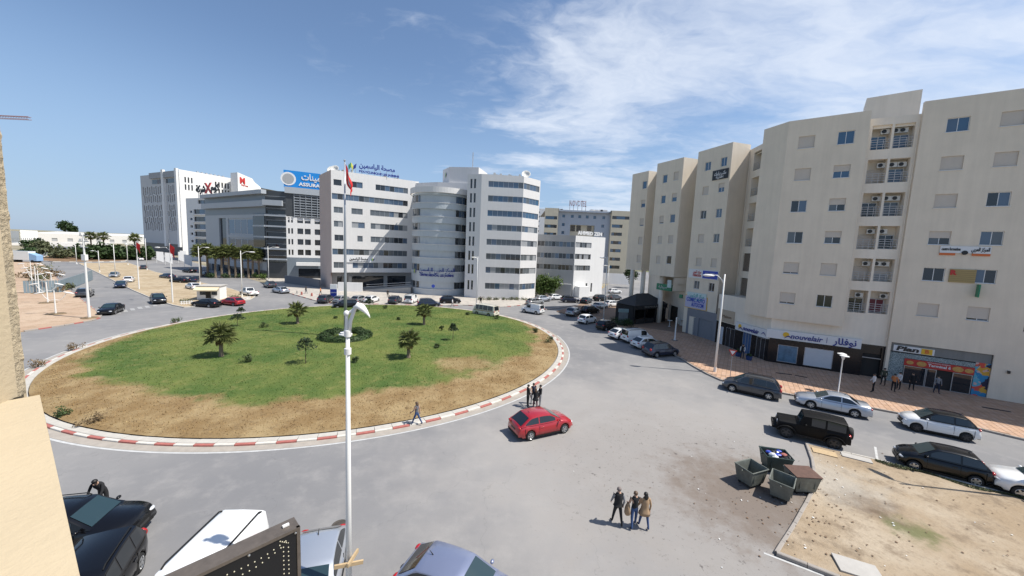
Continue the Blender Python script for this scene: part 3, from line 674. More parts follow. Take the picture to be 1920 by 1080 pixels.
(x_, y_, z_), th_ = B.pt(*SCD, LCD-.97, 2.2, .0); B.bx(*SCD, LCD-1.7, LCD-.25, -.1, 0.0, 2.15, 2.22, M_FRAMEA, 'transom')
# signs of the shops
S_WHITE = mat('white_sign_panel', (.70, .70, .70), .4); S_BLUE = mat('sign_navy', (.01, .025, .22), .4); S_BLUE2 = mat('sign_royal_blue', (.03, .07, .42), .4); S_YEL = mat('sign_yellow', (.75, .45, .03), .4)
S_RED = mat('sign_red', (.48, .03, .025), .4, var=.15, vscale=2); S_BLACK = mat('sign_black', (.015, .015, .016), .4); S_GREEN = mat('sign_green', (.015, .20, .10), .4); S_TEAL = mat('sign_teal', (.05, .35, .36), .4); S_ORANGE = mat('sign_orange', (.62, .14, .03), .4); S_PALE = mat('sign_pale_teal', (.52, .64, .64), .4)
def disc(root, x, y, z, th, r, m, name='logo', sy=1.0):
    mb = MB().lathe([(r, 0), (r, .03)], 20, sy=sy); mb.xf(Matrix.Rotation(PI/2, 4, 'X')); o = mb.build(name, m, root, loc=(x, y, z)); o.rotation_euler = (0, 0, th); return o
def swoosh(root, loc, th, k, m):
    mb = MB(); n = 10; pts = []
    for i in range(n+1):
        u = i/n; pts.append(((u-.5)*1.3*k, 0, (.28*math.sin(u*PI*1.6-.9)-.1)*k))
    vs = []; fs = []
    for i, p in enumerate(pts):
        t = .10*k*math.sin(PI*min(1, max(.03, i/n)))+.012; vs += [(p[0], -.012, p[2]-t), (p[0], -.012, p[2]+t)]
    fs = [(2*i, 2*i+2, 2*i+3, 2*i+1) for i in range(n)]
    o = mb.add(vs, fs).build('logo_swoosh', m, root, loc=loc); o.rotation_euler = (0, 0, th); return o
sg = B.sign(*SCD, -.35, LCD-2.0, 3.05, 4.05, .02, S_WHITE, .35)
LS = LCD-2.0
B.text(sg, *SCD, 'nouvelair', .78, S_BLUE, LS*.42, 3.5, .40, width=LS*.36, bold=.012, shear=.2)
B.text(sg, *SCD, arab('نوفلار'), .95, S_BLUE, LS*.83, 3.55, .40, width=LS*.24, bold=.02)
(x, y, z), th = B.pt(*SCD, LS*.185, 3.62, .38); disc(B.r, x, y, z, th, .29, S_YEL); (x, y, z), th = B.pt(*SCD, LS*.215, 3.38, .43); swoosh(B.r, (x, y, z), th, .62, S_BLUE)
B.sign(*SCD, LS*.64, LS*.645, 3.25, 3.85, .38, S_BLUE, .01, 'divider')
sg2 = B.sign(*SBC, LBC-5.0, LBC+.1, 2.85, 3.85, .02, S_WHITE, .35)
B.text(sg2, *SBC, 'nouvelair', .74, S_BLUE, LBC-2.4, 3.3, .40, width=2.5, bold=.012, shear=.2)
(x, y, z), th = B.pt(*SBC, LBC-4.2, 3.42, .38); disc(B.r, x, y, z, th, .27, S_YEL); (x, y, z), th = B.pt(*SBC, LBC-4.0, 3.18, .43); swoosh(B.r, (x, y, z), th, .58, S_BLUE)
(x, y, z), th = B.pt(*SBC, LBC-.45, 3.35, .42); swoosh(B.r, (x, y, z), th, .55, S_BLUE)
def pxsign(seg, r, m, out=.03, t=.07, name='sign'):
    o = pxs(seg, *r); B.sign(*seg, o[0], o[1], o[2], o[3], out, m, t, name); return o
def centre_text(seg, o, txt, m, fz=.5, h=.4, wf=.8, out=.11, fs=.5, bold=.01):
    B.text(None, *seg, txt, h*(o[3]-o[2])*1.2, m, o[0]+(o[1]-o[0])*fs, o[2]+(o[3]-o[2])*fz, out, width=(o[1]-o[0])*wf, bold=bold)
o = pxsign(S3, (1337, 318, 1366, 336), S_BLACK); centre_text(S3, o, arab('مكتب دراسات'), S_WHITE, .62, .45, .75); centre_text(S3, o, arab('عقارية'), S_WHITE, .25, .35, .5)
o = pxsign(S3, (1292, 506, 1348, 523), S_WHITE); centre_text(S3, o, arab('مركز تكوين'), S_RED, .7, .35, .28, fs=.3); centre_text(S3, o, 'FORMATION', S_RED, .3, .3, .28, fs=.3)
B.sign(*S3, o[0]+(o[1]-o[0])*.5, o[1]-.1, o[2]+.1, o[3]-.1, .11, S_BLUE2, .02, 'sign_field'); centre_text(S3, o, 'CENTRE', S_WHITE, .5, .4, .3, .15, .73)
o = pxsign(S3, (1289, 549, 1325, 567), S_PALE); centre_text(S3, o, arab('مركز التكوين'), S_TEAL, .65, .45, .8); centre_text(S3, o, 'centre de formation', S_TEAL, .28, .22, .7)
so = pxs(S3, 1284, 568, 1325, 596); sx = (0.1, so[1], 4.15, 6.1)
B.sign(*S3, sx[0], sx[1], sx[2]+.0, sx[3], .03, S_YEL, .06, 'sign_border'); B.sign(*S3, sx[0]+.08, sx[1]-.08, sx[2]+.08, sx[3]-.08, .092, mat('lilac_sign_panel', (.46, .46, .62), .4), .03)
centre_text(S3, sx, 'COMIC AUTO', S_BLUE2, .66, .36, .82, .13, bold=.02); centre_text(S3, sx, 'AUTOCOM', S_BLUE2, .3, .36, .55, .13, .6, .02)
B.sign(*SBC, .05, 3.3, 3.35, 5.0, .02, mat('tan_fascia', (.47, .38, .28), .7, var=.1), .06); B.text(None, *SBC, 'la Maison', .55, mat('brown_lettering', (.16, .09, .05), .6), 1.7, 4.1, .09, width=2.2)
o = pxsign(S5, (1762, 462, 1858, 475), S_WHITE); centre_text(S5, o, arab('المركز العربي'), S_BLACK, .55, .6, .35, fs=.8); centre_text(S5, o, 'centre formation', S_BLACK, .55, .5, .38, fs=.22)
for f0, f1 in ((0, .32), (.65, 1)): B.sign(*S5, o[0]+(o[1]-o[0])*f0, o[0]+(o[1]-o[0])*f1, o[2]-.22, o[2]-.01, .03, S_ORANGE, .06, 'sign_band')
(x, y, z), th = B.pt(*S5, (o[0]+o[1])/2, o[2]+.05, .12); disc(B.r, x, y, z, th, .2, S_BLACK, 'emblem')
o = pxsign(S5, (1779, 505, 1829, 530), mat('ochre_slatted_panel', (.38, .28, .12), .7)); B.text(None, *S5, 'R', .6, S_RED, o[0]+.2, o[3]-.35, .12, bold=.04)
for k in range(1, 7): B.sign(*S5, o[0], o[1], o[2]+(o[3]-o[2])*k/7-.012, o[2]+(o[3]-o[2])*k/7+.012, .1, mat('ochre_slat_edge', (.22, .16, .07), .7), .01, 'slat')
pg = pxs(S5, 1826, 533, 1836, 557); B.bx(*S5, pg[0]+.1, pg[0]+.2, .05, .6, pg[2], pg[3], S_GREEN, 'projecting_sign')
# graffiti-covered snack bar
SN = bpy.data.materials.new('graffiti_paint'); SN.use_nodes = True; tr = SN.node_tree; bs = tr.nodes['Principled BSDF']; ps = N(tr, 'ShaderNodeNewGeometry').outputs['Position']
vo = N(tr, 'ShaderNodeTexVoronoi', {'Vector': N(tr, 'ShaderNodeVectorMath', {0: ps, 1: N(tr, 'ShaderNodeVectorMath', {0: N(tr, 'ShaderNodeTexNoise', {'Vector': ps, 'Scale': 2.2, 'Detail': 3.0}).outputs['Color'], 'Scale': 1.2}, operation='SCALE').outputs[0]}, operation='ADD').outputs[0], 'Scale': 1.9})
rp = N(tr, 'ShaderNodeValToRGB', {0: N(tr, 'ShaderNodeSeparateColor', {0: vo.outputs['Color']}).outputs[0]}); rp.color_ramp.interpolation = 'CONSTANT'
els = rp.color_ramp.elements; els[0].color = (.03, .22, .42, 1); els[0].position = 0; els[1].color = (.6, .08, .05, 1); els[1].position = .55
for p_, c_ in ((.2, (.10, .38, .50, 1)), (.4, (.60, .33, .04, 1)), (.7, (.62, .40, .36, 1)), (.85, (.02, .02, .05, 1))): q = els.new(p_); q.color = c_
tr.links.new(rp.outputs[0], bs.inputs['Base Color']); bs.inputs['Roughness'].default_value = .7
SN2 = bpy.data.materials.new('black_white_mural'); SN2.use_nodes = True; tr = SN2.node_tree; bs = tr.nodes['Principled BSDF']; ps = N(tr, 'ShaderNodeNewGeometry').outputs['Position']
vo = N(tr, 'ShaderNodeTexNoise', {'Vector': ps, 'Scale': 3.2, 'Detail': 2.0, 'Distortion': 2.5}); fr_ = math_(tr, 'FRACT', math_(tr, 'MULTIPLY', vo.outputs[0], 9.0))
tr.links.new(mixc(tr, sstep(tr, fr_, .55, .62), (.06, .09, .10), (.45, .52, .52)), bs.inputs['Base Color'])
def s5(s0, s1_, z0, z1, out, m, t=.06, name='sign'): return B.sign(*S5, s0, s1_, z0, z1, out, m, t, name)
B.wall(*[tuple(np.array(q1)+(np.array(q0)-np.array(q1))/np.hypot(*(np.array(q0)-np.array(q1)))*v+np.array([.574, .819])*.25) for v in (.2, 7.0)], 0.1, 4.3, M_VOID, name='shop_back')
s5(.28, 1.35, .13, 3.2, -.2, SN2, .1, 'mural_pillar'); s5(6.0, 6.92, .13, 3.3, -.2, SN, .1, 'mural_pillar'); s5(1.36, 5.99, 2.75, 3.2, -.2, SN2, .1, 'mural_lintel')
s5(.3, 6.9, 3.3, 4.15, -.22, mat('corrugated_grey', (.20, .20, .19), .6, streak=.3), .06, 'fascia')
o = (.45, 3.3, 3.35, 3.95); s5(*o, -.15, S_WHITE, .08); B.text(None, *S5, 'Plan', .62, S_BLACK, 1.45, 3.65, -.05, width=1.6, bold=.025, shear=.15); s5(2.4, 3.15, 3.38, 3.92, -.065, S_YEL, .02, 'sign_field'); B.text(None, *S5, 'B', .5, S_ORANGE, 2.78, 3.65, -.03, bold=.02)
s5(1.36, 5.98, 2.05, 2.72, -.12, S_RED, .08); B.text(None, *S5, 'Terminal 6', .36, S_WHITE, 3.75, 2.36, -.03, width=1.5, bold=.01); B.text(None, *S5, 'RESTAURANT PIZZERIA', .14, S_WHITE, 3.7, 2.62, -.03, width=1.5)
M_PIZZA = mat('printed_pizza', (.55, .30, .08), .5, var=.6, vscale=6)
for sv, r in ((1.75, .25), (2.55, .34), (4.95, .36), (5.65, .28)):
    (x, y, z), th = B.pt(*S5, sv, 2.38, -.03); disc(B.r, x, y, z, th, r, M_PIZZA, 'printed_pizza', .72)
for o in ((1.4, 2.95, .13, 2.0), (2.98, 3.65, .13, 2.0), (4.7, 5.95, .13, 2.0)): B.win(*S5, o, 1, fm=M_FRAMEA, inset=.15, sill=False, fixed=M_GD)
for py, px in ((300, 1519), (0, 0)):
    pass
(x, y, z), th = B.pt(*S5, 7.9, 2.4, .05)
B.bx(*S5, 7.85, 8.0, 0.0, .15, 2.7, 2.95, M_DARK, 'wall_lamp')
# downpipes
for seg, sv in ((S34, .3), (S45, .06), (S45, LR-.05)):
    (x, y, z), th = B.pt(*seg, sv, 4.2, .06); MB().tube([(0, 0, 0), (0, 0, 21.5)], .05, 8).build('downpipe', M_BEIGE2, B.r, loc=(x, y, z))
# green pharmacy-like fascia under the second bay
B.bx(*S2, 1.2, 4.4, -1.2, -.9, 6.0, 7.1, S_GREEN, 'green_fascia'); B.bx(*S2, 3.7, 4.5, -.85, -.7, 6.6, 7.9, S_PALE, 'light_box')
B.text(None, *S2, arab('صيدلية').replace('\u0635', ''), .7, S_WHITE, 2.6, 6.55, -.86, width=1.8)
B.bx(S2[0], S2[1], 5.9, 6.5, -1.4, -1.2, 5.1, 5.7, S_GREEN, 'pharmacy_cross')
# ---------------------------------------------------------------- clinic
def along(p, az, d): return (p[0]+math.cos(rad(az))*d, p[1]+math.sin(rad(az))*d)
K = Bld('clinic_building', 'white clinic with ribbon windows and a round glazed corner tower', (-20, 100))
kl = (-44.4, 90.0); kle = along(kl, 33, 21.5); KL = (kl, kle); kb = (-51.5, 98.2)
KT = 29.0
# row heights on the left wing
def rowz(seg, x, y0, y1): return SZ((x, y1), *seg)[1], SZ((x, y0), *seg)[1]
rz = [rowz(KL, 640, y-5.6, y+5.6) for y in (343, 369, 394, 420, 446, 472, 497)]
def sx(px, y=430): return SZ((px, y), *KL)[0]
E_ = sx(764)
rowsL = [[(626, 641), (659, 680), (704, 764)], [(618, 764)], [(626, 643), (659, 680), (694, 764)], [(626, 643), (659.5, 684), (695, 764)], [(627, 644), (670, 680), (695, 764)], [(620, 764)], [(625, 644), (661, 764)]]
ops = [(max(.15, sx(a)), sx(b2), *z) for z, r in zip(rz, rowsL) for a, b2 in r]
K.wall(*KL, 4.4, KT, M_CLIN, ops, depth=.25, back=M_VOID)
for o in ops: K.win(*KL, o, max(1, round((o[1]-o[0])/1.25)), fm=M_FRAMEA, inset=.16, sill=False, pal=PAL_CL if o[2] < 20 else [M_GB, M_GG, M_GD, M_GB])  # bluer glass tints high up stand in for sky reflections
K.wall(kb, kl, 0, KT, M_CLINP)
K.poly([kl, kle, (-26.5, 101.8), (-42, 99), (-44, 96)], 4.4, M_CLIN, 'soffit', up=False)
ki = lambda p, d=2.6: (p[0]+math.sin(rad(33))*-d, p[1]+math.cos(rad(33))*d)
K.wall(ki(kl), ki(kle), 0, 4.4, M_GREYW, [(1.5, 4.2, .2, 3.2), (5.0, 13, .4, 3.3), (14, 19, .2, 3.3)], depth=.2, back=M_GD)
K.wall(kl, ki(kl), 0, 4.4, M_CLINP)
mb = MB()
for k in range(9):
    p = along(ki(kl, 1.2), 33, 3.4+.02*k); mb.box(p[0]-1.2, p[0]+1.2, p[1]-.05, p[1]+.05, 1.6+.2*k, 1.68+.2*k)
mb.build('louvre_screen', M_CONC, K.r, world=True)
# white garden wall and ramp in front
w0, w1_ = (-42.0, 88.2), (-36.5, 89.2); K.bx(w0, w1_, 0, 5.6, 0, .3, 0, 2.3, M_WHITEW, 'garden_wall')
mb = MB().prism([(-36, 90.2), (-25, 90.0), (-25.2, 94.5), (-33, 97)], 0, [.4, 1.5, 1.8, .6]); mb.build('ramp', M_CONC, K.r, world=True)
for k in range(2):
    mb = MB(); mb.tube([(-36, 90.2+.1*k, 1.2+.5*k), (-25, 90.0+.1*k, 2.3+.5*k)], .05, 6); mb.build('handrail', M_RAIL, K.r, world=True)
# dark boundary wall to the left of the clinic
K.bx((-62, 100), (-48.5, 92.8), 0, 15, 0, .3, 0, 2.2, mat('dark_boundary_wall', (.16, .165, .18), .8), 'boundary_wall')
# round corner tower
cyl = np.array([-18.6, 95.2]); cr = 7.4
def arcpts(r, a0, a1, n): return [(cyl[0]+r*math.cos(a0+(a1-a0)*k/n), cyl[1]+r*math.sin(a0+(a1-a0)*k/n)) for k in range(n+1)]
A0, A1 = rad(-200), rad(20)
CZ = SZ((815, 352), (cyl[0]-1, cyl[1]-cr), (cyl[0]+1, cyl[1]-cr))[1]
def curved(name, r, z0, z1, m, a0=A0, a1=A1, n=44, smooth=True, thick=.3):
    P1, P0 = arcpts(r, a0, a1, n), arcpts(r-thick, a0, a1, n); mb = MB(); N1 = n+1
    vs = [(*p, z0) for p in P1]+[(*p, z1) for p in P1]+[(*p, z0) for p in P0]+[(*p, z1) for p in P0]; fs = []
    for k in range(n): fs += [(k, k+1, N1+k+1, N1+k), (N1+k, N1+k+1, 3*N1+k+1, 3*N1+k), (2*N1+k+1, 2*N1+k, 3*N1+k, 3*N1+k+1), (2*N1+k, 2*N1+k+1, k+1, k)]
    fs += [(0, N1, 3*N1, 2*N1), (n, 2*N1+n, 3*N1+n, N1+n)]
    return mb.add(vs, fs).build(name, m, K.r, world=True)
M_CYL = mat('pale_blue_grey_cladding', (.44, .475, .50), .35, var=.06, vscale=.5, streak=.05)
flz = [SZ((820, y), (cyl[0]-1, cyl[1]-cr), (cyl[0]+1, cyl[1]-cr))[1] for y in (372, 398, 425, 451, 477, 503, 536)]
CZ = SZ((815, 350), (cyl[0]-1, cyl[1]-cr), (cyl[0]+1, cyl[1]-cr))[1]
edges = [CZ-1.3]
for z in flz: edges += [z+.85, z-.85]
edges.append(0)
curved('cap_ring', cr+.55, CZ-1.3, CZ, M_CLIN)
for i in range(0, len(edges), 2):
    curved('cladding_band', cr, edges[i+1], edges[i], M_CYL)
for i, z in enumerate(flz):
    curved('recessed_band', cr-.32, z-.86, z+.86, M_CYL)
    for a0, a1 in ((-168, -158), (-150, -141), (-140, -126), (-52, -38), (-37, -24)):
        n = 2
        for k in range(n):
            p0, p1 = rad(a0+(a1-a0)*k/n), rad(a0+(a1-a0)*(k+.92)/n)
            curved('pane', cr-.22, z-.75, z+.75, glass_pick([M_GB, M_GD, M_GG, M_GC] if a0 < -100 else [M_GB, M_GB, M_GD] if i < 2 else [M_GD, M_GG]), p0, p1, 2, thick=.05)  # blue tint on the right-hand panes of the highest bands imitates mirrored sky
for z in flz: curved('sill_ledge', cr+.10, z-.98, z-.86, M_CLIN)
K.poly(arcpts(cr-.4, A0, A1, 44), CZ-.6, M_ROOF)
# vertical tower behind the corner, with emblem
TZ = 32.6
tp = [(-20.2, 103), (-17.6, 98.6), (-9.9, 97.6), (-8.2, 105), (-14, 112)]
MB().prism(tp, 10, TZ).build('stair_tower', M_CLIN, K.r, world=True)
sgt = (tp[0], tp[1]); (x, y, z), th = K.pt(tp[0], tp[1], 2.6, TZ-1.7, .06); S_NAVY = S_BLUE
def emblem(root, x, y, z, th, k):
    for px_, mm, ang in ((-.45, S_GREEN, .25), (0, mat('emblem_yellow', (.6, .6, .12), .4), -.2), (.45, S_BLUE, .5)):
        mb = MB().lathe([(.02, -.8*k), (.3*k, 0), (.02, .8*k)], 8, sy=.15); mb.xf(Matrix.Rotation(ang, 4, 'Y')); o = mb.build('emblem_leaf', mm, root, loc=(x+px_*k*math.cos(th), y+px_*k*math.sin(th), z)); o.rotation_euler = (0, 0, th)
emblem(K.r, x, y, z, th, .9)
MB().box(-12, -11.8, 101, 101.2, TZ, TZ+4.5).build('aerial', M_RAIL, K.r, world=True)
# slit-window wall and right wing
ks, kr, kre = (-11.4, 87.4), (-8.0, 86.1), along((-8.0, 86.1), 4, 9.7); krc = along(kre, 48, 6.2)
KS, KR, KC = (ks, kr), (kr, kre), (kre, krc); RT = 28.75
rr_ = [rowz(KR, 940, y-5.7, y+5.7) for y in (346, 373, 400.5, 427.5, 454.5, 481.5, 507, 537)]
LS_ = float(np.hypot(kr[0]-ks[0], kr[1]-ks[1]))
opS = [(LS_*a, LS_*(a+.14), z0-.35, z1+.4) for z0, z1 in rr_ for a in (.22, .48)]
K.wall(*KS, 0, RT, M_CLIN, opS, depth=.2, back=M_GD)
for o in opS: K.win(*KS, o, 1, fm=M_FRAMED, inset=.12, sill=False, fixed=M_GD)
opR = [(1.6, 9.66, *z) for z in rr_]; opC = [(.06, 5.9, *z) for z in rr_]
K.wall(*KR, 0, RT, M_CLIN, opR, depth=.25, back=M_VOID); K.wall(*KC, 0, RT, M_CLIN, opC, depth=.25, back=M_VOID)
for i, z in enumerate(rr_):
    pal = [M_GB, M_GB, M_GK, M_GG] if i < 3 else PAL_CL  # upper rows carry the sky's reflection in their pane colour
    K.win(*KR, opR[i], 7, fm=M_FRAMEA, inset=.14, sill=False, pal=pal); K.win(*KC, opC[i], 5, fm=M_FRAMEA, inset=.14, sill=False, pal=pal)
kx = along(krc, 98, 22); K.wall(krc, kx, 0, RT, M_CLIN)
K.poly([kl, kle, (-26, 101.5), (-20, 101.5), (-11.5, 97.5), ks, kr, kre, krc, kx, (-30, 118), kb], 27.6, M_ROOF)
K.wall(kle, (-13, 101), 20, 28.6, M_CLIN)
MB().prism([kle, (-25.6, 95.2), (-24.2, 91.2), (-18.6, 88.4), (-13.2, 90.6), (-11.6, 97), (-9, 110), (-28, 112)], 0, CZ-.7).build('sun_block_core', M_CLIN, K.r, world=True)  # unseen fill added so that no sun leaks through the round tower
K.wall((-11.4, 97.6), ks, 0, RT, M_CLIN)
MB().prism([(-27, 101.2), (-20.5, 98.2), (-12, 97.7), (-11.6, 106), (-26, 109)], 20, 28.55).build('roof_shadow_mass', M_CLIN, K.r, world=True)  # mass added to close a sunlit gap in the left wing's shadow
# roof clutter: dishes, tanks, masts
for k in range(26):
    p = along(KR[0], 8, random.uniform(1, 9)) if k < 13 else along(KL[0], 33, random.uniform(.5, 15))
    p = (p[0]+random.uniform(0, 1), p[1]+random.uniform(.6, 3)); h = random.uniform(.5, 1.3)
    MB().box(-.25, .25, -.2, .2, 0, h).build('roof_unit', random.choice([M_CONC, M_ACW, M_RAIL]), K.r, loc=wloc(K.r, (*p, 28.3 if k < 13 else 28.5)))
for p in ((2.2, 90.5), (-46.5, 95), (-45.3, 94)):
    mb = MB().lathe([(.05, 0), (.8, .25), (1.1, .6), (1.05, .62), (.7, .3), (.04, .08)], 14); mb.xf(Matrix.Rotation(1.0, 4, 'X')); mb.build('satellite_dish', M_ACW, K.r, loc=wloc(K.r, (*p, 29.6)), smooth=True)
    MB().tube([(0, 0, -1.6), (0, 0, .2)], .06, 6).build('dish_mast', M_RAIL, K.r, loc=wloc(K.r, (*p, 29.5)))
# clinic lettering
o = pxs(KL, 653, 302, 764, 322)
sT = (sx(676), sx(741)); zt = KT+1.55
K.text(None, *KL, arab('مصحة الياسمين'), 1.6, S_BLUE, (sx(674)+sx(740))/2, KT+2.1, -.3, width=sx(740)-sx(674), bold=.05, depth=.08)
K.text(None, *KL, 'POLYCLINIQUE LES JASMINS', .7, S_BLUE, (sx(674)+sx(748))/2, KT+.6, -.3, width=sx(748)-sx(674), bold=.03, depth=.06)
(x, y, z), th = K.pt(*KL, sx(661), KT+1.5, -.3); emblem(K.r, x, y, z, th, 1.2)
for k in range(9): (x, y, z), th = K.pt(*KL, sx(655)+k*1.5, KT-.05, -.4); MB().box(-.04, .04, -.04, .04, 0, 2.2 if k < 2 else 1.5).build('sign_post', M_RAIL, K.r, loc=(x, y, z))
o = pxs(KL, 649, 481, 704, 492); K.sign(*KL, o[0], o[1], o[2], o[3], .1, S_WHITE, .1); K.text(None, *KL, arab('مصحة الياسمين'), .95, S_BLACK, (o[0]+o[1])/2-.6, o[2]+(o[3]-o[2])*.62, .22, width=(o[1]-o[0])*.62, bold=.02); K.text(None, *KL, 'POLYCLINIQUE LES JASMINS', .35, S_BLACK, (o[0]+o[1])/2-.6, o[2]+(o[3]-o[2])*.2, .22, width=(o[1]-o[0])*.62)
(x, y, z), th = K.pt(*KL, o[1]-.7, (o[2]+o[3])/2, .25); emblem(K.r, x, y, z, th, .5)
for txt, size, z, wd in ((arab('المركز الطبي الياسمين'), 1.5, 6.1, 9.0), ('CENTRE MEDICAL LES JASMINS', .75, 4.9, 8.6)):
    me = text_mesh(txt, size, S_BLUE, .03, .03, wd)
    for v in me.vertices:
        a = rad(-88)+v.co.x/cr; r = cr+.06+v.co.z; v.co.x, v.co.z, v.co.y = r*math.cos(a), v.co.y, r*math.sin(a)
    inst('lettering', me, K.r, wloc(K.r, (cyl[0], cyl[1], z)))
a = rad(-88)-6.2/cr; emblem(K.r, *wloc(K.r, (cyl[0]+(cr+.1)*math.cos(a), cyl[1]+(cr+.1)*math.sin(a), 5.6)), a+PI/2, .8)
# ---------------------------------------------------------------- low grey block next to the clinic
Q = Bld('office_block', 'grey office block with white corner and three ribbon windows beside the clinic', (16, 100))
qa, qb, qc = (3.0, 100.3), (16.2, 97.6), along((16.2, 97.6), 30, 10.5)
QL, QR = (qa, qb), (qb, qc); QT = SZ((1071, 441), qb, qc)[1]
zr = [rowz(QL, 1060, y-5, y+5) for y in (458, 480, 501.5)]
oL = [(SZ((1007, 460), *QL)[0], 13.2, *z) for z in zr]; oR = [(.1, SZ((1109, 460), *QR)[0], *z) for z in zr]
Q.wall(*QL, 0, QT, M_GREYW, oL, depth=.25, back=M_VOID); Q.wall(*QR, 0, QT, M_WHITEW, oR+[(4.4, 5.0, 1.2, 3.6), (6.2, 6.8, 1.2, 3.6)], depth=.25, back=M_GD)
for o in oL: Q.win(*QL, o, 10, fm=M_FRAMEA, inset=.14, sill=False, pal=[M_GB, M_GD, M_GD, M_GG])
for o in oR: Q.win(*QR, o, 7, fm=M_FRAMEA, inset=.14, sill=False, pal=[M_GD, M_GG, M_GC])
Q.wall(qc, along(qc, 120, 12), 0, QT, M_GREYW); Q.poly([qa, qb, qc, along(qc, 120, 12), (6, 112)], QT-.6, M_ROOF)
Q.bx(*QR, .6, 4.0, .1, 2.0, 0, 2.9, M_WHITEW, 'annexe'); Q.bx(*QL, 9.0, 13.1, .1, 1.4, 0, 3.4, M_GREYW, 'annexe')
Q.text(None, *QR, 'AHMED ZEN', 1.3, S_WHITE, 5.0, QT+.75, -.2, width=8.6, bold=.05, depth=.1)
# ---------------------------------------------------------------- hotel behind
D = Bld('hotel_building', 'blue grey and sand coloured hotel block behind the low office block', (40, 150))
da, db_, dc, dd2 = [tuple((ray(px, 460)/ray(px, 460)[1]*148)[:2]) for px in (1018, 1043, 1141, 1181)]
da, dd2 = (da[0], da[1]-1.5), (dd2[0], dd2[1]-1.5)
DT = SZ((1100, 395), db_, dc)[1]
ry = [408, 424, 439, 455, 470, 486, 501]
DM = (db_, dc); DLs = ((da[0], da[1]), (db_[0], da[1])); DRs = ((dc[0], dd2[1]), (dd2[0], dd2[1]))
M_SAND = mat('sand_render', (.50, .46, .36), .85, var=.08, vscale=.3, streak=.08); M_BLG = mat('blue_grey_render', (.34, .38, .44), .8, var=.06, vscale=.3, streak=.06)
oM = []
for i, y in enumerate(ry):
    z = rowz(DM, 1128, y-2.7, y+2.7)
    oM += [(SZ((px-2.6, 440), *DM)[0], SZ((px+2.6, 440), *DM)[0], *z) for px in ([1055, 1071, 1085, 1099, 1113, 1130] if i == 0 else [1055, 1129])]
D.wall(*DM, 0, DT, M_BLG, oM+[(SZ((1068, 440), *DM)[0], SZ((1114, 440), *DM)[0], 14, rowz(DM, 1090, 422, 424)[1])], depth=1.2, back=M_SAND)
for o in oM: D.win(*DM, o, 1, fm=M_FRAMED, inset=.3, sill=False, fixed=M_GK)
for px in (1074, 1085, 1105): o = (SZ((px-4, 440), *DM)[0], SZ((px+4, 440), *DM)[0], *rowz(DM, 1090, 423, 434)); D.win(*DM, o, 2, fm=M_FRAMED, inset=1.1, sill=False, fixed=M_GD)
for seg, x0, x1 in ((DLs, 1020, 1043), (DRs, 1146, 1166)):
    oo = [(SZ((x0, 440), *seg)[0] if i else .3, SZ((x1, 440), *seg)[0], *rowz(seg, (x0+x1)/2, y-3, y+3)) for i, y in enumerate(ry)]
    oo[0] = (.3, SZ((1178, 440), *seg)[0] if x0 > 1100 else oo[0][1], *oo[0][2:])
    D.wall(*seg, 0, DT+.3, M_SAND, oo, depth=.4, back=M_VOID)
    for o in oo: D.win(*seg, o, 4, fm=M_FRAMED, inset=.2, sill=False, pal=[M_GK, M_GD])
D.wall(DRs[0], dc, 0, DT+.3, M_SAND); D.wall(db_, DLs[1], 0, DT+.3, M_SAND); D.poly([DLs[0], DRs[1], (dd2[0], 175), (da[0], 175)], DT-.8, M_ROOF); D.wall(DRs[1], (dd2[0]+3, 175), 0, DT+.3, M_SAND)
D.text(None, *DM, 'NOVOTEL', 3.2, mat('pink_steel_lettering', (.40, .22, .24), .5), SZ((1084, 390), *DM)[0], DT+2.6, -1, width=SZ((1100, 390), *DM)[0]-SZ((1068, 390), *DM)[0], depth=.1)
for px in (1069, 1076, 1084, 1092, 1099): (x, y, z), th = D.pt(*DM, SZ((px, 390), *DM)[0], DT-.5, -1); MB().box(-.1, .1, -.1, .1, 0, 4.5).build('sign_post', M_RAIL, D.r, loc=(x, y, z))
for k in range(9): D.bx(*DM, *(lambda s: (s, s+random.uniform(1, 3)))(random.uniform(-4, 24)), -8, -5, DT-.8, DT+random.uniform(.4, 1.2), M_WHITEW, 'roof_unit')
D.bx(DRs[0], DRs[1], -3, 8, 2.2, 2.5, 0, 4.2, M_WHITEW, 'entrance_wall'); D.bx(DRs[0], DRs[1], -6, -3.5, 2.0, 2.4, 0, 4.0, M_GK, 'blue_gate')
D2 = Bld('white_tower_block', 'slim white tower block between the clinic and the hotel', (22, 205))
wa, wb = [tuple((ray(px, 420)/ray(px, 420)[1]*200)[:2]) for px in (996, 1021)]; WT = SZ((1010, 391), wa, wb)[1]
ow = [(SZ((px-1.6, 420), wa, wb)[0], SZ((px+1.6, 420), wa, wb)[0], *rowz((wa, wb), 1008, y-1.6, y+1.6)) for y in (398, 406, 415, 424, 433, 441) for px in (1004, 1009.5)]
D2.wall(wa, wb, 0, WT, M_WHITEW, ow, depth=.4, back=M_GD); D2.poly([wa, wb, (wb[0], 214), (wa[0], 214)], WT-.5, M_ROOF); D2.wall(wb, (wb[0]+2, 214), 0, WT, M_WHITEW)
for o in ow: D2.win(wa, wb, o, 1, fm=M_FRAMED, inset=.2, sill=False, fixed=M_GD)
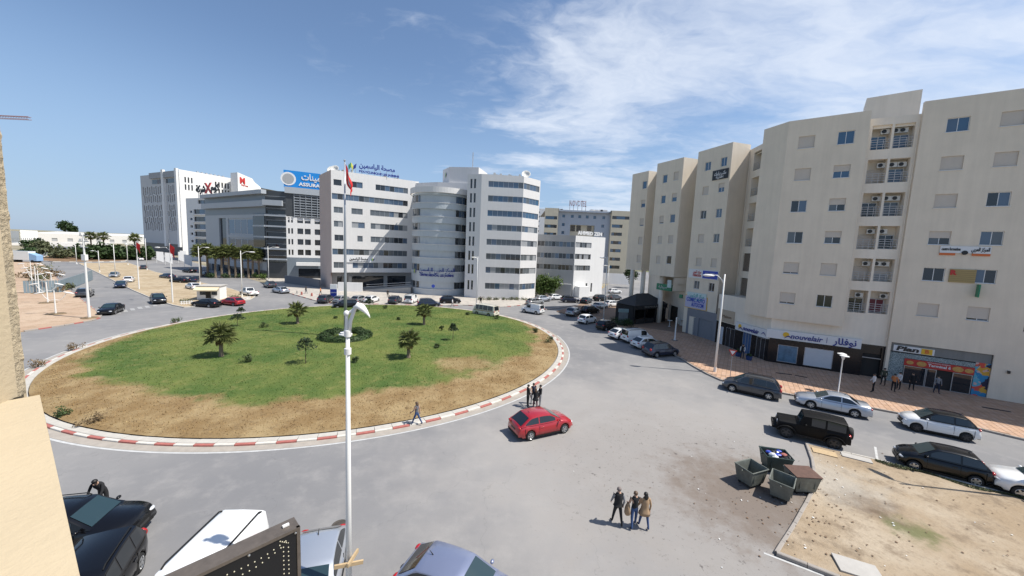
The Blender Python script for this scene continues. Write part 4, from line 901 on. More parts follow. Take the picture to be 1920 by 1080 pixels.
# ---------------------------------------------------------------- insurance office with dark bands
I = Bld('insurance_office', 'dark banded office building with blue rooftop sign box behind the palms', (-85, 125))
ec = tuple(G(501, 522)[:2]); el = along(ec, 149, 42); er = along(ec, 10, 5.6); es = along(er, 28, 13)
IL, IM, IR = (el, ec), (ec, er), (er, es)
M_LG = mat('light_grey_panel', (.36, .39, .42), .5, var=.05, vscale=.3); M_MG = mat('mid_grey_panel', (.16, .19, .22), .4, var=.05, vscale=.3)
def zI(seg, x, y): return SZ((x, y), *seg)[1]
def sI(seg, x, y=430): return SZ((x, y), *seg)[0]
IT = zI(IL, 499, 356); LI = 42.0
z_g, z_b1, z_b2, z_b3, z_b4 = zI(IL, 480, 505), zI(IL, 480, 402), zI(IL, 480, 388), zI(IL, 480, 377), zI(IL, 480, 365)
opI = [(sI(IL, 428), sI(IL, 488), zI(IL, 460, 441), zI(IL, 460, 409)), (sI(IL, 428), sI(IL, 488), z_g+1.5, zI(IL, 460, 446)), (sI(IL, 411), sI(IL, 424), z_g, zI(IL, 460, 408))]
I.wall(*IL, z_g, z_b1, M_LG, opI, depth=.5, back=M_GD)
I.wall(*IL, z_b1, z_b2, M_MG); I.bx(*IL, 0, LI+.5, 0, 1.1, z_b2, z_b3, M_LG, 'balcony_band'); I.wall(*IL, z_b3, z_b4, M_MG); I.bx(*IL, 0, LI+.8, 0, 1.4, z_b4, IT, M_LG, 'cornice')
for o in opI[:2]: I.win(*IL, o, 5, fm=M_LG, inset=.2, sill=False, pal=[M_GK, M_GB], fw=.45)
I.wall(*IL, 0, z_g, M_FRAMED, [(3, 39, .2, z_g-.6)], depth=1.5, back=M_GD)
for k in range(8): I.bx(*IL, 4+k*4.4, 4.6+k*4.4, -.2, .4, 0, z_g, M_MG, 'column')
I.wall(*IM, 0, zI(IM, 518, 358), M_FRAMED, [(.3, 5.4, zI(IM, 518, y+8), zI(IM, 518, y-6)) for y in (400, 421, 442, 463, 484)], depth=.3, back=M_GD)
for y in (404, 424, 444.5, 466, 485.5): I.bx(IL[0], IL[1], LI-7, LI, .05, .5, zI(IM, 518, y+2), zI(IM, 518, y-1), M_LG, 'floor_band'); I.bx(*IM, 0, 5.8, .3, .8, zI(IM, 518, y+2), zI(IM, 518, y-1), M_LG, 'floor_band')
I.bx(IL[0], IL[1], LI-7, LI-.1, .02, .3, 5, zI(IM, 518, 402), M_GD, 'glass_screen')
for k in range(12): z = zI(IM, 518, 490)+k*1.75; I.bx(*IM, .2, 5.6, .1, .2, z, z+.08, M_LG, 'brise_soleil')
I.bx(*IM, -.3, 5.0, .3, 1.2, zI(IM, 518, 386), zI(IM, 518, 376), M_LG, 'balcony_band')
zt_, zm = zI(IR, 560, 364), zI(IR, 560, 407)
opr = [(sI(IR, a), sI(IR, b2), zI(IR, 565, y+5), zI(IR, 565, y-5.5)) for y in (413.5, 434, 454, 473.5) for a, b2 in ((557.5, 568.5), (571.5, 582.5), (590, 600))]
opr2 = [(sI(IR, a), sI(IR, b2), zI(IR, 565, y+5), zI(IR, 565, y-5)) for y in (413.5, 434, 454, 473.5) for a, b2 in ((540, 543.5), (546, 549.5))]
z_d = zI(IR, 565, 483)
I.wall(*IR, z_d, zm, M_WHITEW, opr+opr2, depth=.4, back=M_GD); I.wall(*IR, 0, z_d, M_MG, [(3, 9, .2, 3.2)], depth=.5, back=M_GD)
for o in opr: I.win(*IR, o, 1, fm=M_FRAMED, inset=.25, sill=False, fixed=M_GD)
I.wall(*IR, zm, zt_, M_FRAMED); I.bx(*IR, -.2, 13.4, 0, .6, zt_, zt_+1.8, M_LG, 'cornice')
for k in range(9): z = zm+(zt_-zm)*(k+.5)/9; I.bx(*IR, 2.2, 13, .12, .22, z-.09, z+.09, M_LG, 'sunscreen_bar')
for k in range(8): s = 2.2+10.8*k/7; I.bx(*IR, s-.06, s+.06, .24, .34, zm, zt_, M_LG, 'sunscreen_post')
I.bx(*IR, 2.5, 9.0, .4, 1.8, 4.2, 5.2, M_WHITEW, 'entrance_canopy')
I.poly([el, ec, er, es, along(es, 118, 22), along(el, 60, 22)], IT-1, M_ROOF); I.wall(along(es, 118, .1), along(es, 118, 22), 0, zt_, M_WHITEW); I.wall(along(el, 60, 22), el, 0, IT-1, M_LG)
S_CYAN = mat('sign_sky_blue', (.01, .22, .60), .35)
sb0 = sI(IR, 548, 345); zb0, zb1 = zt_+1.8, zI(IR, 560, 321)
I.bx(*IR, sb0-2.2, sb0+13, -3, -.3, zb0, zb1, S_CYAN, 'rooftop_sign'); hz = zb1-zb0
I.text(None, *IR, arab('تأمينات'), 2.5, S_WHITE, sb0+5.6, zb0+hz*.68, -.22, width=6.4, bold=.06, depth=.05); I.text(None, *IR, 'ASSURANCES', 1.35, S_WHITE, sb0+6.4, zb0+hz*.24, -.22, width=9.5, bold=.05, depth=.05)
(x, y, z), th = I.pt(*IR, sb0-1.0, zb0+hz*.5, -.24); disc(I.r, x, y, z, th, hz*.40, S_WHITE, 'emblem', .98); (x, y, z), th = I.pt(*IR, sb0-1.0, zb0+hz*.5, -.2); disc(I.r, x, y, z, th, hz*.3, M_GREYW, 'emblem_ring')
# ---------------------------------------------------------------- white flats with blue balconies
Fb = Bld('white_flats', 'narrow white block of flats with a column of blue balconies', (-145, 190))
fa = tuple((ray(352, 450)/ray(352, 450)[1]*178)[:2]); fb = tuple((ray(398, 450)/ray(398, 450)[1]*170)[:2]); fc = tuple((ray(416, 450)/ray(416, 450)[1]*174)[:2]); FS = (fa, fb)
FT = zI(FS, 380, 371); of = []
for y in (397, 411, 425, 439, 453, 467): of += [(sI(FS, 364.5), sI(FS, 390.5), zI(FS, 378, y+4.6), zI(FS, 378, y-4.6)), (sI(FS, 357), sI(FS, 362), zI(FS, 378, y+2.2), zI(FS, 378, y-2.2))]
of += [(sI(FS, 373), sI(FS, 387), zI(FS, 378, 382), zI(FS, 378, 374)), (sI(FS, 392), sI(FS, 396), zI(FS, 378, 380), zI(FS, 378, 374))]
Fb.wall(*FS, 0, FT, M_WHITEW, of, depth=1.0, back=M_GD)
for o in of: Fb.win(*FS, o, 3 if o[1]-o[0] > 3 else 1, fm=M_FRAMED, inset=.5, sill=False, pal=[M_GK, M_GB, M_GD])
for o in of[0:12:2]: Fb.bx(*FS, o[0]-.2, o[1]+.2, 0, .9, o[2]-.4, o[2], M_WHITEW, 'balcony_slab')
Fb.wall(fb, fc, 0, FT+1, M_WHITEW); Fb.poly([fa, fb, fc, (fc[0]-4, fc[1]+16), (fa[0]-4, fa[1]+16)], FT-.5, M_ROOF); Fb.wall((fa[0]-8, fa[1]+16), fa, 0, FT, M_WHITEW); Fb.wall(fc, (fc[0]-4, fc[1]+16), 0, FT+1, M_WHITEW)
for txt, m_, px, yy, wd in ((arab('شركة'), S_BLACK, 377, 355, 7.5), ('X', S_RED, 391, 354, 6.0), (arab('كوم'), S_BLACK, 404, 352, 6.5)):
    Fb.text(None, *FS, txt, 6.5 if m_ is S_RED else 4.2, m_, sI(FS, px, yy), zI(FS, px, yy), .2, width=wd, bold=.15, depth=.15)
for px in (372, 380, 388, 396, 405): (x, y, z), th = Fb.pt(*FS, sI(FS, px, 360), FT-.5, .0); MB().box(-.12, .12, -.12, .12, 0, zI(FS, 391, 350)-FT).build('sign_post', M_RAIL, Fb.r, loc=(x, y, z))
# ---------------------------------------------------------------- tall hotel with lattice front
Hm = Bld('lattice_hotel', 'tall pale hotel with rows of narrow slits over a black base', (-205, 235))
ha = tuple((ray(269, 430)/ray(269, 430)[1]*232)[:2]); hb = tuple((ray(341, 430)/ray(341, 430)[1]*212)[:2]); HS = (ha, hb)
hc = tuple((ray(437, 430)/ray(437, 430)[1]*236)[:2]); HR = (hb, hc)
hz0, hz1 = zI(HS, 300, 456), zI(HS, 300, 326)
oh = []
for j, (y0, y1) in enumerate(((347, 366), (364, 381), (383, 396), (393, 408), (406, 420), (416, 434))):
    n = 17
    for k in range(n):
        px = 274+63*k/(n-1)+(1.2 if j % 2 else -.6)
        if 311 < px < 318: continue
        oh.append((sI(HS, px-1.0), sI(HS, px+1.0), zI(HS, 305, y1-1-(k % 3)), zI(HS, 305, y0+1+(k % 2)*2)))
Hm.wall(*HS, hz0, hz1, mat('pale_lattice_panel', (.50, .50, .50), .7, var=.05, vscale=.2), oh, depth=.5, back=M_GD)
Hm.wall(*HS, 0, hz0, M_FRAMED)
for px in (313.5, 338.5): Hm.bx(*HS, sI(HS, px-1.8), sI(HS, px+1.8), 0, 1.2, 5, hz1+(2 if px < 330 else 2), M_WHITEW, 'pilaster')
for a_, b_ in ((291, 311), (317, 336)):
    o = (sI(HS, a_), sI(HS, b_), zI(HS, 305, 344), zI(HS, 305, 336)); Hm.win(*HS, o, 6, fm=M_MG, inset=-.1, sill=False, fixed=M_GD)
Hm.bx(*HS, sI(HS, 289), sI(HS, 337), .3, 1.0, zI(HS, 305, 334), zI(HS, 305, 323), M_GREYW, 'parapet_screen')
ho = [(sI(HR, px-1.5), sI(HR, px+1.5), zI(HR, 400, y+5), zI(HR, 400, y-5)) for y in (345, 358) for px in (352, 358, 364, 408, 414, 420, 426, 431)]
HT2 = zI(HR, 380, 325)
Hm.wall(*HR, 0, HT2, M_WHITEW, ho, depth=.5, back=M_GD)
Hm.poly([ha, hb, hc, (hc[0]+10, 275), (ha[0]+10, 275)], hz1-1, M_ROOF)
t0 = tuple((ray(436, 430)/ray(436, 430)[1]*232)[:2]); t1 = tuple((ray(449, 430)/ray(449, 430)[1]*226)[:2]); t2 = tuple((ray(476, 430)/ray(476, 430)[1]*238)[:2]); t3 = tuple((ray(490, 430)/ray(490, 430)[1]*250)[:2])
zt3 = zI((t1, t2), 449, 324)
MB().prism([t0, t1, t2, t3, (t3[0]-5, t3[1]+12), (t0[0], t0[1]+18)], 0, [zt3+.5, zt3, zt3-1.5, zt3-7, zt3-6, zt3]).build('lift_tower', M_WHITEW, Hm.r, world=True)
Hm.text(None, t1, t2, 'M', 5.0, S_RED, 3.6, zt3-4.5, .1, width=4.2, bold=.25, depth=.1); Hm.text(None, t1, t2, 'Marriott', 1.3, S_RED, 5.4, zt3-7.0, .1, width=5.5, depth=.1)
for k in range(7): Hm.bx(*HR, 10+k*2.2, 11+k*2.2, -4, -3, HT2, HT2+1.0, M_RAIL, 'roof_unit')
# ================================================================== VEHICLES
def paint(name, c, metal=0.0, rough=.28): return mat('car_paint_'+name, c, rough, metal, coat=1.0, var=.05, vscale=1.2)
P_RED = paint('red', (.36, .012, .02), .15); P_BLACK = mat('car_paint_black', (.004, .004, .005), .22, spec=.35, coat=.35); P_NAVY = paint('navy', (.01, .018, .045), .2); P_WHITE = paint('white', (.74, .74, .73)); P_SILVER = paint('silver', (.46, .49, .54), .55, .32)
P_BLUES = paint('blue_silver', (.27, .30, .42), .55, .32); P_GREY = paint('dark_grey', (.055, .058, .066), .4); P_LGREY = paint('light_grey', (.34, .35, .36), .45); P_CREAM = paint('cream', (.62, .58, .48)); P_MATT = mat('jeep_black', (.004, .004, .0045), .5, spec=.18)
M_CGLASS = mat('car_glass', (.012, .016, .02), .04, spec=.9); M_WSCR = mat('windscreen_glass', (.022, .042, .048), .04, spec=1.0); M_TYRE = mat('tyre_rubber', (.012, .012, .012), .8); M_RIM = mat('alloy_rim', (.48, .49, .50), .3, .8); M_RIMD = mat('dark_rim', (.06, .06, .065), .35, .6)
M_LAMP = mat('headlamp_lens', (.55, .57, .60), .12, spec=1.0); M_TAIL = mat('tail_lamp_lens', (.38, .012, .012), .15, spec=.8); M_PLATE = mat('number_plate', (.03, .03, .03), .5); M_CHROME = mat('chrome_trim', (.55, .56, .58), .15, 1.0); M_TRIM = mat('black_trim', (.012, .012, .012), .6, spec=.3)
def interp(pts, x):
    xs = [p[0] for p in pts]; return float(np.interp(x, xs, [p[1] for p in pts]))
def smooth_interp(pts, x, h=.12): return (interp(pts, x-h)+2*interp(pts, x)+interp(pts, x+h))/4
CT = dict(
 hatch=dict(L=4.15, W=1.78, H=1.48, wb=2.56, r=.315, zb=.22, belt=.97, A=1.18, B=.28, C=-1.2, D=-1.93, prof=[(-9, .62), (-2.075, .62), (-2.03, .93), (-1.9, .98), (1.15, .98), (1.55, .90), (1.92, .78), (2.04, .64), (2.075, .5), (9, .5)], win=[(-1.60, -.66), (-.58, .58)], bt=.985),
 mini=dict(L=3.72, W=1.68, H=1.54, wb=2.40, r=.30, zb=.22, belt=1.0, A=1.12, B=.35, C=-1.25, D=-1.74, prof=[(-9, .62), (-1.86, .62), (-1.82, .95), (-1.74, 1.0), (1.1, 1.0), (1.42, .92), (1.70, .80), (1.82, .64), (1.86, .5), (9, .5)], win=[(-1.48, -.60), (-.52, .62)], bt=1.01),
 sedan=dict(L=4.72, W=1.82, H=1.46, wb=2.70, r=.325, zb=.22, belt=.96, A=1.12, B=.22, C=-1.0, D=-1.72, prof=[(-9, .65), (-2.36, .65), (-2.31, .97), (-2.2, 1.02), (-1.6, 1.03), (-1.4, .97), (1.1, .97), (1.6, .90), (2.15, .76), (2.3, .64), (2.36, .5), (9, .5)], win=[(-1.42, -.52), (-.45, .60)], bt=.98),
 suv=dict(L=4.42, W=1.84, H=1.64, wb=2.63, r=.35, zb=.30, belt=1.08, A=1.12, B=.30, C=-1.45, D=-2.05, prof=[(-9, .72), (-2.21, .72), (-2.17, 1.02), (-2.05, 1.09), (1.1, 1.09), (1.6, 1.02), (2.0, .93), (2.15, .78), (2.21, .6), (9, .6)], win=[(-1.72, -.72), (-.64, .52)], bt=1.1),
 mpv=dict(L=4.45, W=1.78, H=1.66, wb=2.72, r=.32, zb=.24, belt=1.0, A=1.42, B=.50, C=-1.65, D=-2.12, prof=[(-9, .62), (-2.225, .62), (-2.18, .96), (-2.1, 1.01), (1.4, 1.01), (1.75, .92), (2.05, .78), (2.18, .62), (2.225, .5), (9, .5)], win=[(-1.85, -1.12), (-1.04, -.14), (-.06, .80)], bt=1.02),
 van=dict(L=4.40, W=1.84, H=1.86, wb=2.70, r=.32, zb=.24, belt=1.06, A=1.42, B=.66, C=-2.05, D=-2.16, prof=[(-9, .62), (-2.2, .62), (-2.17, 1.04), (-2.1, 1.07), (1.4, 1.07), (1.75, .98), (2.05, .84), (2.16, .66), (2.2, .5), (9, .5)], win=[(-.05, .86)], bt=1.08),
 minibus=dict(L=4.90, W=1.80, H=2.08, wb=2.60, r=.33, zb=.26, belt=1.12, A=2.2, B=1.55, C=-2.30, D=-2.42, prof=[(-9, .7), (-2.45, .7), (-2.42, 1.1), (-2.3, 1.13), (2.05, 1.13), (2.25, 1.02), (2.38, .78), (2.45, .5), (9, .5)], win=[(-2.1, -1.1), (-1.02, -.05), (.03, .8), (.9, 1.55)], bt=1.14),
 pickup=dict(L=4.9, W=1.80, H=1.72, wb=2.95, r=.35, zb=.32, belt=1.05, A=1.25, B=.55, C=-.40, D=-.62, prof=[(-9, .75), (-2.45, .75), (-2.42, 1.05), (1.2, 1.06), (1.7, 1.0), (2.2, .9), (2.38, .75), (2.45, .6), (9, .6)], win=[(-.38, .68)], bt=1.06),
 jeep=dict(L=4.05, W=1.72, H=1.84, wb=2.50, r=.40, zb=.42, belt=1.18, A=.62, B=.42, C=-1.80, D=-1.90, prof=[(-9, .9), (-1.95, .9), (-1.93, 1.18), (.62, 1.18), (.7, 1.16), (1.75, 1.10), (1.80, .95), (1.84, .7), (9, .7)], win=[(-1.72, -.80), (-.70, .0), ], bt=1.19),
)
PROTO = {}
def ellip(cx, cy, cz, rx, ry, rz, n=10, m=6):
    mb = MB(); vs = []; fs = []
    for i in range(m+1):
        p = -PI/2+PI*i/m
        for k in range(n): a = 2*PI*k/n; vs.append((cx+rx*math.cos(p)*math.cos(a), cy+ry*math.cos(p)*math.sin(a), cz+rz*math.sin(p)))
    for i in range(m):
        for k in range(n): fs.append((i*n+k, i*n+(k+1) % n, (i+1)*n+(k+1) % n, (i+1)*n+k))
    return mb.add(vs, fs)
def wheel_meshes(r, dark=False):
    w = .11
    t = MB().lathe([(r*.64, -w*.9), (r*.90, -w), (r*.985, -w*.75), (r, -w*.3), (r, w*.3), (r*.985, w*.75), (r*.90, w), (r*.64, w*.9)], 24)
    t.xf(Matrix.Rotation(PI/2, 4, 'X'))
    rm = MB(); rm.lathe([(r*.66, .06), (r*.66, .108), (r*.62, .116), (r*.58, .101), (.001, .101)], 24)
    for k in range(5):
        a = 2*PI*k/5; d = Vector((math.cos(a), math.sin(a), 0)); n = Vector((-d.y, d.x, 0))
        p = [d*.03*1+n*.05, d*r*.60+n*.035, d*r*.60-n*.035, d*.03-n*.05]
        rm.add([tuple(q+Vector((0, 0, .10))) for q in p]+[tuple(q+Vector((0, 0, .118))) for q in p], [(4, 5, 6, 7), (0, 1, 5, 4), (1, 2, 6, 5), (2, 3, 7, 6), (3, 0, 4, 7)])
    rm.mi = 1; rm.lathe([(r*.575, .099), (r*.57, .1035)], 20); rm.mi = 0
    rm.lathe([(.06, .10), (.055, .125)], 10)
    rm.xf(Matrix.Rotation(PI/2, 4, 'X'))      # face towards -y
    bk = None
    return t.mesh('tyre', M_TYRE, True), rm.mesh('rim', [M_RIMD if dark else M_RIM, M_TYRE])
def car_proto(kind):
    if kind in PROTO: return PROTO[kind]
    c = CT[kind]; L, W, H, r, zb, belt = c['L'], c['W'], c['H'], c['r'], c['zb'], c['belt']; hw = W/2; xf_, xr_ = c['wb']/2+.03, -c['wb']/2+.03
    parts = []        # (name, mesh, loc, subs, isbody)
    jeep = kind == 'jeep'
    ar = r+.055
    xs = set(np.linspace(-L/2, L/2, 45).round(3))
    for xc in (xf_, xr_):
        for a in np.linspace(0, PI, 13): xs.add(round(xc+ar*math.cos(a), 3))
    xs = sorted(xs)
    def half(x):
        e = min(x+L/2, L/2-x); k = 1-max(0, (.62-e)/.62)**2*(.06 if jeep else .20 if x > 0 else .13); return hw*k
    def bot(x):
        z = zb+ (.10 if (x > L/2-.25 or x < -L/2+.25) else 0)
        for xc in (xf_, xr_):
            d = abs(x-xc)
            if d < ar: z = max(z, r+math.sqrt(max(0, ar*ar-d*d)))
        return z
    b = MB(); n = 11; vs = []
    for x in xs:
        zt = smooth_interp(c['prof'], x, .02 if jeep else .06); h = half(x); z0 = bot(x); sh = zt-(.03 if jeep else .10); sh = max(sh, z0+.12); md = (z0+sh)/2; bulge = 1.0
        tt = min(1.0, max(0.0, (zt-.5)/.4))
        hp = [(h*.93, z0), (h*.985, z0+.05), (h*bulge, md), (h*.975, sh), (h*(.93 if jeep else .86), max(zt, sh+.01))]
        ring = [(-y, z) for y, z in hp]+[(0, max(zt, sh+.01)+.03)]+[(y, z) for y, z in reversed(hp)]
        vs += [(x, y, z) for y, z in ring]
    fs = []
    for i in range(len(xs)-1):
        for k in range(n-1): fs.append((i*n+k, i*n+k+1, (i+1)*n+k+1, (i+1)*n+k))
        fs.append((i*n+n-1, i*n, (i+1)*n, (i+1)*n+n-1))
    fs += [tuple(range(n)), tuple(range((len(xs)-1)*n+n-1, (len(xs)-1)*n-1, -1))]
    b.add(vs, fs); bme = b.mesh('body', P_WHITE, True); bm = bmesh.new(); bm.from_mesh(bme); bmesh.ops.recalc_face_normals(bm, faces=bm.faces)
    for e in bm.edges:
        if len(e.link_faces) == 2 and e.calc_face_angle() > rad(48): e.smooth = False
    bm.to_mesh(bme); bm.free(); parts.append(('body', bme, True, ()))
    # cabin
    A, Bx, C, Dx, bt = c['A'], c['B'], c['C'], c['D'], c['bt']; rh = H
    cp = [(Dx, bt-.03), (C, rh-.05), ((C*.6+Bx*.4), rh), (Bx, rh-.045), (A, bt-.03)]
    cw0, cw1 = hw*(.955 if kind not in ('van', 'minibus', 'jeep') else .965), hw*(.76 if kind not in ('van', 'minibus', 'jeep') else .86)
    def roofz(x):
        z = interp(cp, x)
        if C < x < Bx: u = (x-C)/(Bx-C); z = rh-.05+.05*math.sin(PI*u)+.005*u
        return z
    def wtop(x): u = min(1, max(0, (roofz(x)-bt)/(rh-bt))); return cw0+(cw1-cw0)*u
    cx_ = sorted(set(list(np.linspace(Dx, C, 5))+list(np.linspace(C, Bx, 9))+list(np.linspace(Bx, A, 5))))
    b = MB(); vs = []; fs = []; n = 7
    def narrow(x): return 1-.05*max(0, (x-Bx)/max(.01, A-Bx))-.05*max(0, (C-x)/max(.01, C-Dx))
    for x in cx_:
        z = roofz(x); w0, w1 = cw0*narrow(x), wtop(x)*narrow(x); zz = max(bt-.028, z-.05)
        vs += [(x, -w0, bt-.03), (x, -w1, zz), (x, -w1*.86, z-.005), (x, 0, z+.015), (x, w1*.86, z-.005), (x, w1, zz), (x, w0, bt-.03)]
    for i in range(len(cx_)-1):
        for k in range(n-1): fs.append((i*n+k, i*n+k+1, (i+1)*n+k+1, (i+1)*n+k))
    cm = b.add(vs, fs).mesh('cabin', P_WHITE, True); bm = bmesh.new(); bm.from_mesh(cm); bmesh.ops.recalc_face_normals(bm, faces=bm.faces)
    for e in bm.edges:
        if len(e.link_faces) == 2 and e.calc_face_angle() > rad(40): e.smooth = False
    bm.to_mesh(cm); bm.free(); parts.append(('roof' if False else 'cabin', cm, True, ()))
    def sidepanel(x0, x1, side, z_lo, top_gap):
        m = MB(); q = []
        X = np.linspace(x0, x1, 7)
        lo = []; hi = []
        for x in X:
            z = roofz(x); w0, w1 = cw0*narrow(x), wtop(x)*narrow(x); zz = max(bt+.02, z-.05); zt = max(z_lo+.02, zz-top_gap)
            f = lambda zq: w0+(w1-w0)*min(1, max(0, (zq-bt+.03)/max(.05, zz-bt+.03)))+.008
            lo.append((x, side*f(z_lo), z_lo)); hi.append((x, side*f(zt), zt))
        k = len(X); m.add(lo+hi, [(i, i+1, k+i+1, k+i) if side < 0 else (i+1, i, k+i, k+i+1) for i in range(k-1)]); return m
    for side in (-1, 1):
        for (x0, x1) in c['win']: parts.append(('side_window', sidepanel(x0, x1, side, bt+.045, .035).mesh('side_window', M_CGLASS), False, ()))
    def slope(xa, xb, m_, name, fa=.08, fb=.10):
        m = MB(); vs = []
        for u in (fa, 1-fb):
            x = xa+(xb-xa)*u; z = roofz(x); w1 = wtop(x)*narrow(x)
            for y in (-.86, -.45, 0, .45, .86): vs.append((x+(.008 if xa > xb else -.008)*(1 if xa > 0 else 1), y*w1*.97, z+.012+.015*(1-abs(y))))
        m.add(vs, [(i, i+1, 6+i, 5+i) if xa < xb else (i+1, i, 5+i, 6+i) for i in range(4)]); return m.mesh(name, m_, True)
    parts.append(('windscreen', slope(A, Bx, M_WSCR, 'windscreen'), False, ())); parts.append(('rear_window', slope(Dx, C, M_CGLASS, 'rear_window'), False, ()))
    # underbody
    parts.append(('underbody', MB().box(-L/2+.25, L/2-.25, -hw*.82, hw*.82, zb-.03, zb+.22).mesh('underbody', M_TRIM), False, ()))
    nz = interp(c['prof'], L/2-.1)
    for s in (-1, 1):
        parts.append(('headlight', ellip(L/2-.17, s*hw*.66, nz-.07, .17, .20, .075).mesh('headlight', M_LAMP, True), False, ()))
        tz = belt-.10 if kind not in ('van', 'minibus', 'mpv') else belt-.05
        parts.append(('taillight', ellip(-L/2+.10, s*hw*.74, tz, .11, .17, .085 if kind not in ('van', 'minibus', 'mpv') else .17).mesh('taillight', M_TAIL, True), False, ()))
        parts.append(('wing_mirror', ellip(A-.32, s*(hw*.985+.08), bt+.05, .07, .11, .065).mesh('wing_mirror', P_WHITE, True), True, ()))
        for x in ([w[0]-.04 for w in c['win'][-2:]]+[c['win'][-1][1]+.12] if kind != 'van' else [c['win'][-1][0]-.04, .95]):
            parts.append(('door_seam', MB().box(x-.006, x+.006, s*hw-.02 if s > 0 else -hw-.003, s*hw+.003 if s > 0 else -hw+.02, zb+.16, bt-.12).mesh('door_seam', M_TRIM), False, ()))
        for x in [w[0]+.12 for w in c['win'][-2:]]:
            parts.append(('door_handle', MB().box(x-.02, x+.16, s*hw-.01, s*(hw+.022), bt-.22, bt-.185).mesh('door_handle', P_WHITE), True, ()))
        parts.append(('sill', MB().box(xr_+ar, xf_-ar, s*hw*.90, s*(hw+.008), zb-.02, zb+.07).mesh('sill', M_TRIM), False, ()))
    parts.append(('grille', MB().box(L/2-.16, L/2+.012, -hw*.42, hw*.42, nz-.22, nz-.08).mesh('grille', M_TRIM), False, ()))
    parts.append(('lower_grille', MB().box(L/2-.16, L/2+.008, -hw*.58, hw*.58, zb+.08, zb+.2).mesh('lower_grille', M_TRIM), False, ()))
    parts.append(('number_plate', MB().box(L/2-.02, L/2+.022, -.26, .26, zb+.22, zb+.33).mesh('number_plate', M_PLATE), False, ()))
    parts.append(('number_plate', MB().box(-L/2-.02, -L/2+.03, -.26, .26, belt-.36, belt-.25).mesh('number_plate', M_PLATE), False, ()))
    parts.append(('rear_bumper', MB().box(-L/2-.012, -L/2+.22, -hw*.80, hw*.80, zb+.06, zb+.2).mesh('rear_bumper', M_TRIM), False, ()))
    if kind in ('mpv', 'van', 'suv'):
        for s in (-1, 1): parts.append(('roof_rail', MB().tube([(C+.12, s*cw1*.90, rh-.03), (C+.25, s*cw1*.90, rh+.045), (Bx-.25, s*cw1*.90, rh+.045), (Bx-.1, s*cw1*.90, rh-.03)], .018 if kind != 'van' else .032, 6).mesh('roof_rail', M_TRIM), False, ()))
    elif not jeep: parts.append(('aerial', MB().tube([(C+.25, 0, rh-.01), (C+.10, 0, rh+.13)], [.02, .006], 6).mesh('aerial', M_TRIM), False, ()))
    tm, rmm = wheel_meshes(r, jeep)
    for xc in (xf_, xr_):
        for s in (-1, 1): parts.append(('wheel', None, False, (xc, s*(hw-.115), r, s, tm, rmm)))
    if jeep:
        for s in (-1, 1):
            for xc, d in ((xf_, 1), (xr_, 1)):
                pts = [(xc+(r+.17)*math.cos(a), s*(hw+.06), r-.03+(r+.10)*math.sin(a)) for a in np.linspace(.15, PI-.15, 9)]
                m = MB()
                for p, q in zip(pts[:-1], pts[1:]): m.add([(p[0], s*(hw-.22), p[2]), (q[0], s*(hw-.22), q[2]), (q[0], s*(hw+.12), q[2]), (p[0], s*(hw+.12), p[2]), (p[0], s*(hw-.22), p[2]+.05), (q[0], s*(hw-.22), q[2]+.05), (q[0], s*(hw+.12), q[2]+.05), (p[0], s*(hw+.12), p[2]+.05)], [(0, 1, 2, 3), (7, 6, 5, 4), (0, 4, 5, 1), (3, 2, 6, 7), (1, 5, 6, 2), (0, 3, 7, 4)])
                parts.append(('fender', m.mesh('fender', M_TRIM), False, ()))
            parts.append(('headlight', MB().lathe([(.11, 0), (.10, .03)], 14).xf(Matrix.Translation((L/2-.22, s*.5, .98)) @ Matrix.Rotation(PI/2, 4, 'Y')).mesh('headlight', M_LAMP), False, ()))
        for k in range(7): parts.append(('grille_slot', MB().box(1.83, 1.848, -.28+.085*k, -.23+.085*k, .75, 1.0).mesh('grille_slot', M_RIMD), False, ()))
        parts.append(('front_bumper', MB().box(1.9, 2.08, -.75, .75, .52, .70).mesh('front_bumper', M_TRIM), False, ()))
        sp_ = MB().lathe([(.22, -.12), (.37, -.13), (.40, -.06), (.40, .06), (.37, .13), (.2, .12)], 20).xf(Matrix.Translation((-2.07, -.05, 1.02)) @ Matrix.Rotation(PI/2, 4, 'Y')); parts.append(('spare_wheel', sp_.mesh('spare_wheel', M_TYRE, True), False, ()))
    PROTO[kind] = parts; return parts
M_SEAL = None
def car(kind, paintm, loc, az, label, group=None, name=None, roof=None, z=0.0, simple=False, rim=None):
    t = thing(name or {'van': 'parked_van', 'minibus': 'minibus', 'jeep': 'off_road_car', 'pickup': 'pickup_truck'}.get(kind, 'parked_car'), label, {'van': 'van', 'minibus': 'minibus', 'pickup': 'pickup truck'}.get(kind, 'car'), (float(loc[0]), float(loc[1]), z), az, group)
    for nm, me, isb, sub in car_proto(kind):
        if simple and nm in ('door_seam', 'door_handle', 'aerial', 'sill', 'lower_grille', 'number_plate'): continue
        if nm == 'wheel':
            xc, y, r, s, tm, rmm = sub
            w_ = bpy.data.objects.new('wheel', tm); COL.objects.link(w_); w_.parent = t; w_.location = (xc, y, r); w_.rotation_euler = (0, random.uniform(0, 1), 0 if s < 0 else PI)
            q = inst('rim', rmm, w_)
            if rim: q.material_slots[0].link = 'OBJECT'; q.material_slots[0].material = rim
            continue
        o = inst(nm, me, t)
        if isb: o.material_slots[0].link = 'OBJECT'; o.material_slots[0].material = roof if (roof and nm == 'cabin') else paintm
    return t
def rescale(t, k):
    t.scale = (k, k, k*1.03); return t
